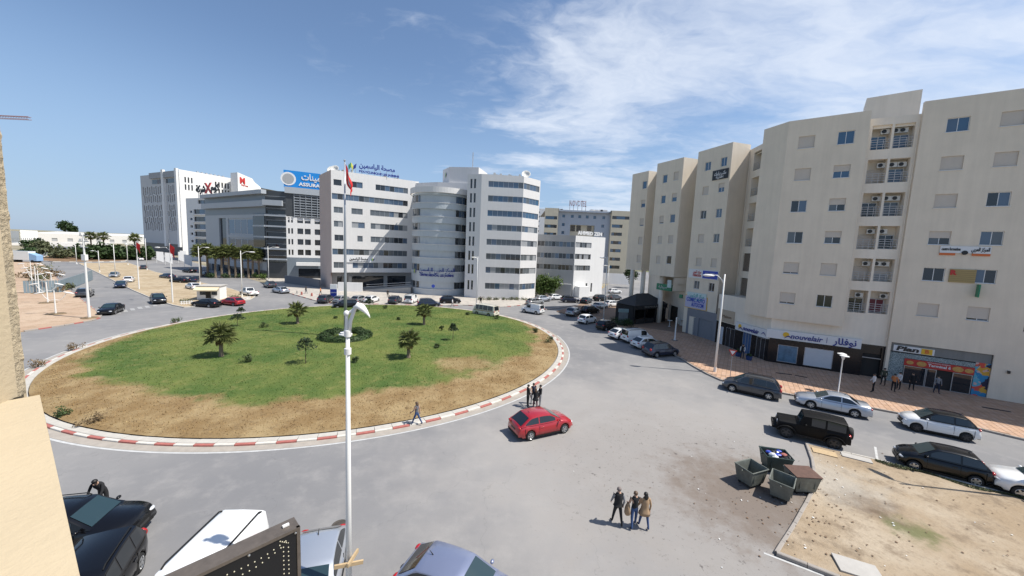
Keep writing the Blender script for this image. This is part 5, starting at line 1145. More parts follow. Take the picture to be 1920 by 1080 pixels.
def between(kind, rear, front, z=0.0):
    """near-side rear and front wheel pixels -> centre and heading"""
    a, b2 = G(*rear, z)[:2], G(*front, z)[:2]; d = (b2-a)/np.hypot(*(b2-a)); m = (a+b2)/2; n = np.array([-d[1], d[0]])
    if n@m < 0: n = -n
    return m+n*(CT[kind]['W']/2-.1), math.atan2(d[1], d[0])
def at(px, py): return G(px, py)[:2]
def carw(kind, p, rear, front, label, **k):
    c, az = between(kind, rear, front); return car(kind, p, c, az, label, **k)
carw('hatch', P_RED, (993, 826), (1056, 812), 'glossy red hatchback driving round the grass island beside four people', name='red_hatchback')
carw('sedan', P_SILVER, (1602, 783), (1520, 766), 'silver saloon parked along the tiled pavement kerb', name='silver_saloon')
rescale(carw('mini', P_WHITE, (1811, 828), (1717, 809), 'white hatchback with black roof and black rims parked at the tiled pavement', roof=P_BLACK, rim=M_RIMD, name='two_tone_hatchback'), 1.02)
rescale(carw('mini', P_BLACK, (1825, 911), (1716, 883), 'black hatchback parked along the white kerb of the earth lot', name='black_hatchback'), 1.0)
jc, ja = between('jeep', (1560, 842), (1476, 821)); car('jeep', P_MATT, jc, ja, 'black boxy off-road car with spare wheel on its back door')
hb_ = between('mini', (1825, 911), (1716, 883)); dv = np.array([math.cos(hb_[1]), math.sin(hb_[1])])
fwp = G(1912, 936)[:2]; car('suv', P_WHITE, fwp-dv*1.35+np.array([-dv[1], dv[0]])*(-.85), hb_[1], 'white car with black bumper behind the black hatchback at the earth lot', name='white_crossover')
carw('mpv', P_GREY, (1433, 748), (1380, 736), 'dark grey estate car parked beside the tall lamp on the tiled pavement', name='grey_estate_car')
bc, baz = between('mpv', (1228, 671), (1266, 668)); car('mpv', P_NAVY, bc, baz, 'dark blue people carrier parked nose to the tiled pavement', name='blue_people_carrier')
car('hatch', P_WHITE, at(1213, 652), baz, 'small white hatchback squeezed between white van and dark people carrier', name='white_hatchback')
car('van', P_WHITE, at(1194, 641), baz, 'white panel van parked nose-in beside the tiled pavement', name='panel_van')
car('hatch', P_WHITE, at(1167, 634), baz+.1, 'white car half hidden behind the white panel van', name='white_hatchback')
carw('mini', P_BLACK, (1133, 621), (1155, 617), 'black hatchback parked in the building shadow near the bus shelter panel')
carw('mini', P_WHITE, (1097, 609), (1118, 605), 'white hatchback parked half in the building shadow')
g_sh = 'cars parked in the shadow by the restaurant'
for kind, p, px, py, az, lab in (('suv', P_LGREY, 1075, 591, 60, 'light grey hatchback seen from behind in the shaded bays'), ('suv', P_BLACK, 1106, 588, 40, 'black off-roader beside the light grey car in the shaded bays'),
        ('suv', P_NAVY, 1068, 567, 10, 'dark car beside the parking kerb, leftmost of the dark row'), ('sedan', P_BLACK, 1099, 568, 60, 'black saloon behind the black off-roader before the restaurant tent'), ('suv', P_BLACK, 1127, 564, 30, 'tall black car behind the lamp before the restaurant tent'), ('hatch', P_GREY, 1152, 562, 35, 'dark grey hatchback closest behind the restaurant tent'), ('sedan', P_LGREY, 1124, 579, 45, 'pale grey saloon between the lamp and the dark cars'),
        ('hatch', P_WHITE, 1147, 575, 30, 'pale car next to the restaurant tent'), ('hatch', P_WHITE, 1152, 550, 20, 'white car farthest along the restaurant road')):
    car(kind, p, at(px, py), rad(az), lab or 'dark car in the packed row before the restaurant tent', g_sh if not lab else None)
carw('van', P_WHITE, (1006, 590), (982, 586), 'white delivery van driving away from the parked dark cars', name='delivery_van')
mc, ma = between('minibus', (917, 595), (893, 591)); mbus = car('minibus', P_CREAM, mc, ma, 'white minibus with yellow side stripe passing the island')
for s in (-1, 1): MB().box(-2.2, 2.0, s*.895, s*.908, .98, 1.06).build('side_stripe', mat('yellow_brown_stripe', (.45, .25, .05), .5), mbus)
g_cl = 'cars parked in front of the clinic'
for kind, p, px, py, az, lab in (('suv', P_GREY, 611, 567, 95, 'dark off-roader parked at the clinic sign pillar'), ('hatch', P_LGREY, 641, 567, 85, 'silver car behind the flagpole in the clinic bays'), ('hatch', P_LGREY, 674, 567, 80, 'pale silver hatchback right of the flagpole in the clinic bays'), ('hatch', P_WHITE, 697, 567, 85, 'white hatchback next to the pale silver one in the clinic bays'),
        ('suv', P_GREY, 741, 569, 90, 'dark car beside the white van in the clinic bays'), ('van', P_WHITE, 771, 568, 88, 'white van parked before the round clinic tower'), ('mpv', P_NAVY, 804, 575, 20, 'dark blue car pulling past the round clinic tower'), ('suv', P_BLACK, 844, 569, 15, 'black off-roader parked left of the clinic ribbon-window wing')):
    car(kind, p, at(px, py), rad(az), lab, g_cl)
carw('mpv', P_BLACK, (664, 579), (633, 580), 'dark car driving behind the flagpole along the island', name='dark_estate_car')
for kind, p, px, py, az, lab in (('sedan', P_SILVER, 526, 549, 150, 'silver saloon driving on the avenue beside the clinic corner'), ('suv', P_GREY, 506, 539, 140, 'dark car ahead of the silver saloon on the avenue'), ('pickup', P_WHITE, 467, 554, 150, 'white pickup beside the lamp at the end of the median'),
        ('hatch', P_RED, 436, 572, 165, 'small red car parked at the white-fenced kiosk'), ('sedan', P_BLACK, 388, 575, 172, 'black saloon parked in front of the white kiosk'), ('suv', P_BLACK, 297, 568, -40, 'black car waiting at the tip of the earth median'), ('sedan', P_BLACK, 209, 587, -60, 'black saloon leaving the avenue towards the island'),
        ('suv', P_GREY, 160, 556, 130, 'dark off-roader driving up the avenue beside the pink lot'), ('hatch', P_NAVY, 227, 539, -48, 'navy car coming down the avenue'), ('hatch', P_WHITE, 242, 529, 130, 'white car on the earth median beside the navy one'), ('hatch', P_LGREY, 215, 520, -50, 'silver car parked at the median kerb behind the white one'),
        ('sedan', P_NAVY, 314, 522, 160, 'blue saloon parked in the middle of the earth median'), ('sedan', P_BLACK, 337, 530, 170, 'black saloon parked next to the blue saloon on the median'), ('hatch', P_NAVY, 364, 529, 120, 'dark hatchback beside the lamp on the median'), ('hatch', P_WHITE, 362, 542, 150, 'white and red car parked behind the kiosk'),
        ('sedan', P_BLACK, 355, 511, 160, 'black car on the far avenue by the palm row'), ('hatch', P_BLACK, 386, 518, 150, 'dark hatchback parked under the palm row'), ('hatch', P_GREY, 270, 505, 130, 'grey car far up the avenue'), ('sedan', P_WHITE, 262, 488, 150, 'white car near the far planted island')):
    car(kind, p, at(px, py), rad(az), lab, 'cars on and along the avenue')
for kind, p, px, py, az, lab in (('hatch', P_WHITE, 1042, 562, 30, 'white car parked by the white office wall'), ('hatch', P_SILVER, 1017, 565, 35, 'silver blue car parked by the green tree'), ('hatch', P_LGREY, 1003, 571, 35, 'grey car parked at the clinic corner, nearest the white van'), ('hatch', mat('car_paint_taxi', (.55, .30, .02), .3, coat=1), 1118, 541, 10, 'yellow taxi near the hotel entrance')):
    car(kind, p, at(px, py), rad(az), lab)
# cars right below the window
a_, b_ = G(288, 955, .65)[:2], G(243, 1000, .65)[:2]; fd = b_-a_; fd /= np.hypot(*fd); hd = np.array([-fd[1], fd[0]]); hd = hd if hd[0] > 0 else -hd
car('suv', P_BLACK, (a_+b_)/2-hd*2.15, math.atan2(hd[1], hd[0]), 'black car below the ledge with a person leaning over it', name='black_crossover')
a_, b_ = G(243, 993, 1.68)[:2], G(187, 1077, 1.68)[:2]; hd = (b_-a_)/np.hypot(*(b_-a_)); sd_ = np.array([hd[1], -hd[0]])
rwp = G(262, 1070, 0)[:2]
cpos = rwp+hd*1.36+(-np.array([-hd[1], hd[0]]) if (-np.array([-hd[1], hd[0]]))@np.array([-1, 0]) > 0 else np.array([-hd[1], hd[0]]))*.8
car('mpv', P_BLACK, cpos, math.atan2(hd[1], hd[0]), 'black people carrier with chrome window trim parked nose to the building', name='black_people_carrier')
a_, b_ = G(423, 960, 1.9)[:2], G(353, 1028, 1.9)[:2]; hd = (b_-a_)/np.hypot(*(b_-a_)); c1 = (G(423, 960, 1.9)[:2]+G(470, 965, 1.9)[:2])/2
wv_ = car('van', P_WHITE, c1+hd*1.75, math.atan2(hd[1], hd[0]), 'white van with black roof rails parked under the dotted sign box', name='white_van')
o = inst('lettering', text_mesh('Livraison', .22, mat('pink_lettering', (.6, .08, .25), .5), .004, .004), wv_, (-1.1, .945, 1.35), rot=(PI/2, 0, PI)); o = inst('lettering', text_mesh('express', .2, mat('pink_lettering', (.6, .08, .25), .5), .004), wv_, (-1.1, .945, 1.15), rot=(PI/2, 0, PI))
a_, b_ = G(600, 992, 1.46)[:2], G(578, 1068, 1.46)[:2]; hd = (b_-a_)/np.hypot(*(b_-a_))
car('hatch', P_SILVER, a_+hd*1.25, math.atan2(hd[1], hd[0]), 'silver hatchback between the sign box and the near lamp post', name='silver_hatchback')
a_, b_ = G(816, 1012, 1.44)[:2], G(891, 1038, 1.44)[:2]; c_ = G(788, 1047, 1.44)[:2]; hd = (b_-a_)/np.hypot(*(b_-a_)); nn = np.array([hd[1], -hd[0]])
car('hatch', P_BLUES, a_+hd*1.25+nn*.62, math.atan2(hd[1], hd[0]), 'blue silver hatchback turning at the bottom beside the lamp post', name='blue_silver_hatchback')
# ================================================================== VEGETATION
def leafmat(name, c, v=.5):
    m = bpy.data.materials.new(name); m.use_nodes = True; t = m.node_tree; b = t.nodes['Principled BSDF']; b.inputs['Roughness'].default_value = .6; b.inputs['Specular IOR Level'].default_value = .3
    pos = N(t, 'ShaderNodeNewGeometry').outputs['Position']; n = noise(t, pos, 3.0, 4, .7)
    t.links.new(mixc(t, sstep(t, n, .35, .68), tuple(x*(1-v*.6) for x in c), tuple(min(1, x*(1+v)) for x in c)), b.inputs['Base Color']); MATS[name] = m; return m
M_PALM = leafmat('palm_leaf', (.13, .15, .05)); M_PALMD = leafmat('dead_palm_leaf', (.20, .13, .06)); M_TRUNK = mat('palm_trunk', (.20, .155, .11), .95, var=.3, vscale=8, bump=.6, bscale=14); M_BARK = mat('bark', (.10, .075, .05), .95, var=.3, vscale=6)
M_LEAF1 = leafmat('shrub_leaf', (.045, .07, .022)); M_LEAF2 = leafmat('hedge_leaf', (.030, .055, .016)); M_LEAF3 = leafmat('olive_leaf', (.10, .11, .055)); M_LEAF4 = leafmat('bright_leaf', (.065, .105, .022)); M_DRY = leafmat('dry_shrub', (.17, .12, .065)); M_LEAFD = leafmat('conifer_leaf', (.022, .040, .018))
def leaves(n, samp, size, flat=.0):
    """n leaf faces at sampled points"""
    V = np.empty((n, 4, 3))
    for i in range(n):
        p = np.array(samp()); a = rng.normal(size=3); a[2] *= (1-flat); a /= np.linalg.norm(a); b_ = rng.normal(size=3); b_ = np.cross(a, b_); b_ /= np.linalg.norm(b_)+1e-9; s = size*rng.uniform(.6, 1.3)
        V[i] = [p-a*s, p+b_*s*.5, p+a*s, p-b_*s*.5]
    return V
def leafmesh(name, V, m):
    me = bpy.data.meshes.new(name); n = len(V); me.from_pydata(V.reshape(-1, 3).tolist(), [], np.arange(n*4).reshape(-1, 4).tolist()); me.materials.append(m); return me
def clumps(nc, R, rz_, zc, cr_, squash=1.0):
    cs = []
    for _ in range(nc):
        v = rng.normal(size=3); v /= np.linalg.norm(v); r = rng.random()**.45
        cs.append((v*np.array([R, R, rz_])*r+np.array([0, 0, zc]), cr_*rng.uniform(.6, 1.25)))
    def samp():
        c_, r_ = cs[rng.integers(len(cs))]; v = rng.normal(size=3); v /= np.linalg.norm(v); return c_+v*r_*rng.random()**.4*np.array([1, 1, squash])
    return samp
FROND = {}
def frond_mesh(L, key, m):
    if key in FROND: return FROND[key]
    mb = MB(); st = L*.45; pts = [(0, 0, 0), (st*.5, 0, st*.10), (st, 0, st*.06)]; mb.tube(pts, [.022, .017, .012], 5)
    nb = 13; base = Vector(pts[-1])
    for k in range(nb):
        a = rad(-105+210*k/(nb-1)); l = L*.62*(1-.25*abs(k-(nb-1)/2)/((nb-1)/2))*random.uniform(.9, 1.1)
        d = Vector((math.cos(a), math.sin(a), random.uniform(-.05, .12))); n = Vector((-d.y, d.x, 0)).normalized()*l*.075
        mid = base+d*l*.55+Vector((0, 0, .02*L)); tip = base+d*l+Vector((0, 0, -.20*l))
        mb.add([tuple(base), tuple(mid+n), tuple(tip), tuple(mid-n)], [(0, 1, 2), (0, 2, 3)])
    FROND[key] = mb.mesh('frond', m); return FROND[key]
def palm(loc, h, R, nf, label, group, seed=0, trunk_r=.17, name='fan_palm'):
    random.seed(seed); t = thing(name, label, 'palm tree', loc, random.uniform(0, 6), group)
    n = 9; mb = MB(); lean = random.uniform(-.05, .05)
    mb.tube([(lean*h*(i/n)**2, 0, h*i/n) for i in range(n+1)], [trunk_r*(1.35 if i == 0 else 1.05-.25*i/n)*(1+.07*(i % 2)) for i in range(n+1)], 10); mb.build('trunk', M_TRUNK, t)
    fm = [frond_mesh(R, (round(R, 2), k), M_PALM) for k in range(3)]; dm = frond_mesh(R*.9, (round(R, 2), 'd'), M_PALMD)
    for k in range(nf):
        u = k/nf; el = rad(78)-rad(118)*u**.9; az = k*2.399+random.uniform(-.2, .2)
        o = inst('frond', fm[k % 3], t, (lean*h, 0, h-.02), rot=(random.uniform(-.25, .25), -el, az), scale=random.uniform(.85, 1.12))
    for k in range(7):
        inst('dead_frond', dm, t, (lean*h, 0, h-.10), rot=(0, rad(62+random.uniform(-8, 12)), k*.9+random.uniform(0, .5)), scale=random.uniform(.55, .8))
    return t
def gz(px, py):
    g = G(px, py); r = math.hypot(g[0]-RC[0], g[1]-RC[1]); z = dome(min(r, RR)) if r < RR-.6 else 0
    g = G(px, py, z); return (float(g[0]), float(g[1]), z-.01)
g_p = 'palms on the traffic island'
for i, (px, py, h, R, lab) in enumerate(((415, 668, 2.1, 1.45, 'bushy fan palm on the island lawn with a small sucker at its trunk'), (558, 607, 1.9, 1.35, 'fan palm near the far rim of the island, left of the flagpole'), (795, 609, 2.0, 1.3, 'slim fan palm near the far rim, right of the flagpole'), (766, 670, 1.8, 1.3, 'short fan palm on the lawn beside the thin sapling'))):
    palm(gz(px, py), h, R, 24 if i else 30, lab, g_p, i+3)
random.seed(5)
def bush(loc, R, h, m, n, label, group=None, name='shrub', size=.07, cat='shrub', upright=False):
    t = thing(name, label, cat, loc, random.uniform(0, 6), group)
    V = leaves(n, clumps(max(5, int(9*R)), R*.75, h*.36, h*.5, R*.38), size); V[:, :, 2] = np.maximum(V[:, :, 2], .01); inst('foliage', leafmesh('foliage', V, m), t)
    mb = MB()
    for k in range(5): a = 2*PI*k/5; mb.tube([(0, 0, -.05), (R*.3*math.cos(a), R*.3*math.sin(a), h*.35), (R*.6*math.cos(a), R*.6*math.sin(a), h*.75)], [.02, .015, .006], 5)
    mb.build('stem', M_BARK, t); return t
g_b = 'shrubs dotted over the traffic island'
for px, py, R, h, lab in ((330, 606, .8, .9, 'rounded shrub on the kerb side of the far left rim'), (468, 678, .8, .7, 'low dark shrub between bushy palm and sapling'), (494, 614, .7, .6, 'low shrub at the tip of the flagpole shadow'), (666, 678, .5, .6, 'small shrub just behind the near lamp post'), (628, 598, .45, .5, 'small shrub behind the round hedge'),
        (747, 600, .5, .4, 'tiny shrub between flagpole and slim palm'), (828, 620, .45, .9, 'narrow shrub beside the thin sapling'), (818, 652, .5, .5, 'low shrub near the thin sapling'), (723, 579, .7, .7, 'round shrub on the far rim before the white car'), (929, 598, .9, .6, 'dark shrub on the rim behind the minibus'),
        (1004, 623, .75, .8, 'shrub near the right rim of the lawn'), (1029, 642, .8, .8, 'shrub at the right edge of the island by the painted kerb'), (876, 591, .6, .5, 'low shrub on the rim beside the minibus'), (668, 585, .5, .5, 'low shrub on the far rim behind the flagpole')):
    bush(gz(px, py), R, h, M_LEAF1, 380, lab, g_b)
for px, py, R, h, lab in ((142, 656, .8, .8, 'dry brown shrub on the left rim of the island'), (70, 690, .9, .7, 'dry shrub at the leftmost kerb of the island'), (170, 792, .8, .35, 'flat dry clump on the bare near rim'), (114, 778, .6, .45, 'green tuft on the bare near rim')):
    bush(gz(px, py), R, h, M_LEAF1 if 'green' in lab else M_DRY, 300, lab, g_b)
def sapling(px, py, h, R, lab):
    loc = gz(px, py); t = thing('young_tree', lab, 'tree', loc, 0, 'young conifers on the island')
    mb = MB().tube([(0, 0, 0), (.03, 0, h*.5), (0, .02, h*.95)], [.035, .028, .012], 6)
    for k in range(10): a = k*2.4; z = h*(.55+.04*k); r = R*(1-.06*k); mb.tube([(0, 0, z-.05), (r*.8*math.cos(a), r*.8*math.sin(a), z+.03)], [.014, .005], 4)
    mb.build('trunk', M_BARK, t)
    def samp():
        k = rng.integers(4); z = h*(.62+.10*k); r = R*(1.05-.2*k)*rng.random()**.5; a = rng.random()*2*PI; a = round(a/(2*PI)*7)/7*2*PI+rng.normal()*.22+k; return (r*math.cos(a), r*math.sin(a), z+rng.normal()*.05)
    inst('crown', leafmesh('crown', leaves(700, samp, .085, .6), M_LEAFD), t)
for px, py, h, R, lab in ((573, 681, 2.5, .95, 'young conifer with a flat dark crown in the middle of the lawn'), (849, 638, 2.2, .62, 'thin sapling right of the short palm'), (445, 612, 1.7, .95, 'young conifer near the left far rim'), (452, 592, 1.3, .55, 'smallest conifer at the far left kerb'), (692, 580, 2.0, .8, 'dark conifer on the far rim before the white cars')): sapling(px, py, h, R, lab)
# hedge ring and flagpole
fp = gz(648, 631); fz = dome(0)
def ring_s():
    a = rng.random()*2*PI; r = 2.35+rng.uniform(-.75, .75); bump = .62+.10*math.sin(a*5+1)+.08*math.sin(a*11); z = rng.random()**.6*bump*math.sqrt(max(0, 1-((r-2.35)/.85)**2)); return (r*math.cos(a), r*math.sin(a), z)
hg = thing('round_hedge', 'dark clipped ring hedge around the foot of the flagpole', 'hedge', fp); inst('foliage', leafmesh('foliage', leaves(5200, ring_s, .095), M_LEAF2), hg)
mb = MB(); mb.lathe([(1.75, 0), (2.0, .42), (2.7, .42), (2.95, 0)], 40); mb.build('hedge_core', M_LEAF2, hg)
fl = thing('flagpole', 'tall grey steel flagpole standing inside the ring hedge', 'flagpole', fp); FPH = 20.6
MB().lathe([(.75, 0), (.75, .35), (.6, .38), (.6, .55)], 20).build('plinth', M_WHITEW, fl)
M_STEEL = mat('galvanised_steel', (.36, .38, .41), .4, .5, var=.06, vscale=1)
MB().tube([(0, 0, .5), (0, 0, 7), (0, 0, 14), (0, 0, FPH)], [.20, .16, .12, .06], 14).build('pole', M_STEEL, fl, smooth=True); ellip(0, 0, FPH+.08, .12, .12, .12).build('finial', M_STEEL, fl)
fg = thing('flag', 'red flag with white disc hanging limp from the tall pole', 'flag', (fp[0], fp[1], fp[2]+FPH-.3)); mb = MB(); nu, nv = 22, 12; vs = []
for i in range(nu+1):
    for j in range(nv+1):
        u, v = i/nu, j/nv; x = .10+.95*u*(1-.25*u)+.06*math.sin(9*u+2*v); z = -v*1.9*(1-.35*u)-u*2.35-.12*u*u; y = .20*u*math.sin(7.5*u-4*v+1)+.12*math.sin(11*v+3*u)*u; vs.append((x, y, z))
for i in range(nu):
    for j in range(nv):
        u, v = (i+.5)/nu, (j+.5)/nv; mb.m.append(0)
fs = [(i*(nv+1)+j, (i+1)*(nv+1)+j, (i+1)*(nv+1)+j+1, i*(nv+1)+j+1) for i in range(nu) for j in range(nv)]; mb.m = []
mb.add(vs, fs); mb.m = []
for i in range(nu):
    for j in range(nv):
        u, v = (i+.5)/nu, (j+.5)/nv; d = math.hypot((u-.5)*1.5, v-.5); d2 = math.hypot((u-.53)*1.5, v-.5); mb.m.append(1 if d < .27 and not (d2 < .2 and d2 > .13 and u < .6) else 0)
M_FLAG = mat('red_flag_cloth', (.52, .02, .02), .8)
mb.build('cloth', [M_FLAG, mat('white_flag_cloth', (.72, .70, .68), .8)], fg, smooth=True)
# palm row by the insurance office
ORD = 'first second third fourth fifth sixth seventh eighth ninth tenth eleventh twelfth thirteenth fourteenth'.split()
g_r = 'palms along the insurance office'
for i, px in enumerate((377, 390, 404, 416, 430, 442, 455, 466, 474, 486)):
    g = G(px, 521-(i < 2)*1.5); palm((float(g[0]), float(g[1]), .1), 7.2+.5*math.sin(i*2), 2.5, 30, '%s fan palm of the row before the insurance office, counted from the hotel end' % ORD[i], g_r, 40+i, .28)
for i, px in enumerate((395, 425, 450, 480)):
    g = G(px, 521); bush((float(g[0]), float(g[1]), .1), 2.0, 1.3, M_LEAF2, 350, '%s dark hedge bush under the palm row, counted from the hotel end' % ORD[i], 'hedge bushes under the palm row', size=.2)
def tree(loc, h, R, m, n, label, group=None, size=.22, name='leafy_tree', trunk=.18, zf=.62, rzf=.36):
    t = thing(name, label, 'tree', loc, random.uniform(0, 6), group); mb = MB(); mb.tube([(0, 0, -.1), (.05, 0, h*.3), (0, .05, h*.6)], [trunk*1.2, trunk, trunk*.6], 8)
    for k in range(6): a = k*1.05; mb.tube([(0, 0, h*.32), (R*.35*math.cos(a), R*.35*math.sin(a), h*.5), (R*.7*math.cos(a), R*.7*math.sin(a), h*.72)], [trunk*.5, trunk*.35, trunk*.1], 5)
    mb.build('trunk', M_BARK, t); V = leaves(n, clumps(int(16+R*4), R*.8, h*rzf, h*zf, R*.33), size); inst('crown', leafmesh('crown', V, m), t); return t
g = G(1019, 556); tree((float(g[0]), float(g[1]), .1), 6.0, 4.4, M_LEAF4, 3600, 'broad bright green tree between clinic and office block', size=.3, zf=.58)
g = G(1191, 548); tree((float(g[0])+3, float(g[1])+14, 0), 8, 3, M_LEAF2, 900, 'dark tree seen between the columns under the raised bay', size=.35)
# planted strip at the clinic foot
for i, px in enumerate((902, 915, 930, 945, 958, 970, 983)):
    g = G(px, 563); bush((float(g[0]), float(g[1])-.2, .1), 1.1, .6, M_LEAF3, 160, '%s grassy clump along the clinic ribbon-window wing, counted from the slim lamp' % ORD[i], 'clumps along the clinic wall', size=.14)
g = G(492, 524); bush((float(g[0]), float(g[1]), .1), 1.9, 1.6, M_LEAF4, 350, 'bright green bush at the end of the palm row', size=.2)
# far island, far trees and sheds
g_f = 'plants on the far planted island'
for px, py, h, R, m, lab in ((95, 484, 6.5, 4.2, M_LEAF3, 'big olive green bush at the left of the far island'), (150, 484, 7, 4, M_LEAF2, 'dark bush in the middle of the far island'), (118, 485, 4, 4, M_LEAF3, 'low olive bush between the larger two on the far island'), (230, 484, 5, 5, M_LEAF3, 'olive bush at the right of the far island'), (180, 483, 4, 4, M_LEAF2, 'low dark bush beside the dark one on the far island'), (205, 484, 3.5, 4, M_LEAF3, 'low bush left of the olive one on the far island')):
    g = G(px, py); bush((float(g[0]), float(g[1]), .1), R, h, m, 420, lab, g_f, size=.7)
g_d = 'dark hedge trees beyond the far island'
for i, px in enumerate(range(166, 276, 9)):
    g = G(px, 476); k = 235/np.hypot(*g[:2]); tree((float(g[0]*k), float(g[1]*k), 0), 6.2+random.uniform(-.6, .6), 4.6, M_LEAF2, 420, '%s clipped tree of the dark hedge beyond the far island, counted towards the hotel' % ORD[i], g_d, size=.8, trunk=.25, zf=.5, rzf=.44)
for px, d, lab_ in ((172, 225, 'farthest from the hotel'), (196, 225, 'in the middle of three'), (253, 222, 'beside the lattice hotel')):
    r = ray(px, 470); palm((float(r[0]/r[1]*d*.75), float(d*.75), 0), 9.6, 2.6, 22, 'tall palm rising above the far dark hedge, '+lab_, 'palms above the far hedge', px, .3)
for px, h, R, m, lab in ((63, 7.5, 4.5, M_LEAF2, 'dark tree before the long white warehouse'), (75, 6, 4.2, M_LEAF3, 'olive tree next to the dark one before the warehouse'), (62, 3.5, 4, M_LEAF2, 'dark low bush on the far verge')):
    r = ray(px, 470); d = 200 if h > 5 else 165; tree((float(r[0]/r[1]*d), float(d), 0), h, R, m, 420, lab, size=.8, trunk=.3, zf=.55)
M_SHED = mat('warehouse_wall', (.60, .58, .55), .85, var=.06, vscale=.03, streak=.05); M_SHED2 = mat('warehouse_roof', (.62, .62, .60), .7, var=.06, vscale=.02)
def shed(px0, px1, d0, d1, ytop, label, depth=60, m=None, pitched=True, name='warehouse'):
    r0, r1 = ray(px0, 450), ray(px1, 450); p0, p1 = r0[:2]/r0[1]*d0, r1[:2]/r1[1]*d1; z1 = SZ(((px0+px1)/2, ytop), p0, p1)[1]
    b_ = Bld(name, label, (p0+p1)/2); dv = np.array([-.6, .8])*depth; L = float(np.hypot(*(p1-p0)))
    b_.wall(p0, p1, 0, z1*.82 if pitched else z1, m or M_SHED, [(L*k/9+L*.02, L*k/9+L*.06, 1, z1*.4) for k in range(9)], depth=.4, back=M_GREYW)
    q0, q1 = p0+dv, p1+dv
    MB().add([(*p0, z1*.82), (*p1, z1*.82), (*q1, z1*1.0), (*q0, z1*1.0)], [(0, 1, 2, 3)]).build('roof', M_SHED2, b_.r, world=True) if pitched else b_.poly([p0, p1, q1, q0], z1-.3, M_SHED2)
    b_.wall(q0, p0, 0, z1*.82, M_SHED); return b_
shed(60, 290, 330, 420, 437, 'long pale warehouse stretching behind the far hedge'); shed(18, 92, 250, 270, 455, 'low grey shed before the long warehouse', 30); shed(92, 200, 260, 300, 455, 'low flat depot with white roof before the long warehouse', 30, pitched=False, name='depot')
shed(39, 72, 300, 310, 432, 'white box-shaped house above the low shed', 15, M_WHITEW, False, 'house'); shed(14, 37, 300, 300, 433, 'small white house at the edge of the warehouse', 14, M_WHITEW, False, 'house')
for px, yb, R, lab in ((124, 437, 9, 'round dark tree rising behind the warehouse roof'), (137, 437, 5, 'smaller dark tree beside the round one behind the warehouse')):
    r = ray(px, 440); tree((float(r[0]/r[1]*430), 430.0, 2), 20 if R > 6 else 16, R, M_LEAF2, 500, lab, size=1.4, trunk=.5, zf=.72, rzf=.26)
struct(MB().prism([(-900, 900), (-500, 1150), (-200, 1300), (300, 1400), (300, 1600), (-900, 1600)], -2, [6, 10, 9, 6, 6, 6]).build('hill', M_GROUND))
# truck park by the far road
g = G(42, 492); tk = thing('parked_lorry', 'pale blue and white lorry beyond the left lot', 'lorry', (float(g[0]), float(g[1]), 0), rad(10)); MB().box(-4, 3, -1.2, 1.2, 1, 4).build('box_body', P_WHITE, tk); MB().prism([(3.1, -1.1), (5.2, -1.1), (5.2, 1.1), (3.1, 1.1)], .7, [3.4, 2.6, 2.6, 3.4]).build('cab', mat('pale_blue_cab', (.25, .40, .60), .4), tk)
for x in (-3, -1.5, 4): MB().lathe([(.5, -1.25), (.5, 1.25)], 14).xf(Matrix.Translation((x, 0, .5)) @ Matrix.Rotation(PI/2, 4, 'X')).build('wheel', M_TYRE, tk)
# ================================================================== STREET FURNITURE
M_LWHITE = mat('white_enamel', (.72, .71, .68), .4, var=.05, vscale=2, streak=.08); M_LHEAD = mat('lamp_diffuser', (.55, .55, .52), .3)
def sweep(prof, path, m):
    pass
def lamp(px, py, ptop, az, label, group=None, L=1.8, base=None, h=None, r=.09):
    g = G(px, py) if base is None else base; hh = h or hgt(px, py, ptop)
    t = thing('street_lamp', label, 'street lamp', (float(g[0]), float(g[1]), .0), rad(az), group)
    MB().lathe([(.24, 0), (.24, .1), (.14, .14), (.13, .6), (r*1.1, .65)], 12).build('base', M_LWHITE, t)
    MB().tube([(0, 0, .3), (0, 0, hh*.5), (0, 0, hh)], [r*1.1, r*.9, r*.6], 10).build('pole', M_LWHITE, t, smooth=True)
    MB().tube([(0, 0, hh*.90), (L*.25, 0, hh*.95), (L*.6, 0, hh*.985), (L, 0, hh*.985)], [.05, .045, .04, .035], 8).build('arm', M_LWHITE, t, smooth=True)
    hd = ellip(L+.35, 0, hh*.98, .62, .22, .12); hd.build('lamp_head', M_LWHITE, t, smooth=True); ellip(L+.4, 0, hh*.98-.07, .4, .15, .07).build('diffuser', M_LHEAD, t, smooth=True)
    MB().tube([(0, 0, hh*.93), (L*.55, 0, hh*.983)], .02, 5).build('stay', M_LWHITE, t); return t
ga = 'street lamps along the avenue'
for px, py, yt, az, lab in ((144, 495, 460, 140, 'street lamp at the far end of the earth median'), (187, 511, 470, 170, 'street lamp on the median beyond the silver car'), (217, 521, 458, 170, 'street lamp on the median right beside the silver car'), (276, 507, 447, 170, 'street lamp on the far avenue side of the median'), (375, 533, 462, 0, 'street lamp beside the dark hatchback on the median'), (454, 557, 470, 5, 'street lamp by the white pickup'), (504, 528, 462, 40, 'plain white lamp on the clinic side of the avenue'), (240, 497, 455, 150, 'street lamp near the far end of the avenue')):
    lamp(px, py, yt, az, lab, ga)
lamp(893, 574, 481, 190, 'slim lamp in front of the clinic ribbon-window wing', L=.5); lamp(1131, 603, 481, 170, 'tall lamp rising between the shaded parked cars', L=.4); lamp(1340, 699, 514, 172, 'tall white lamp with arm at the kerb of the tiled pavement', L=1.2, r=.11)
lamp(1137, 570, 497, 170, 'farther lamp behind the dark parked row', L=.5)
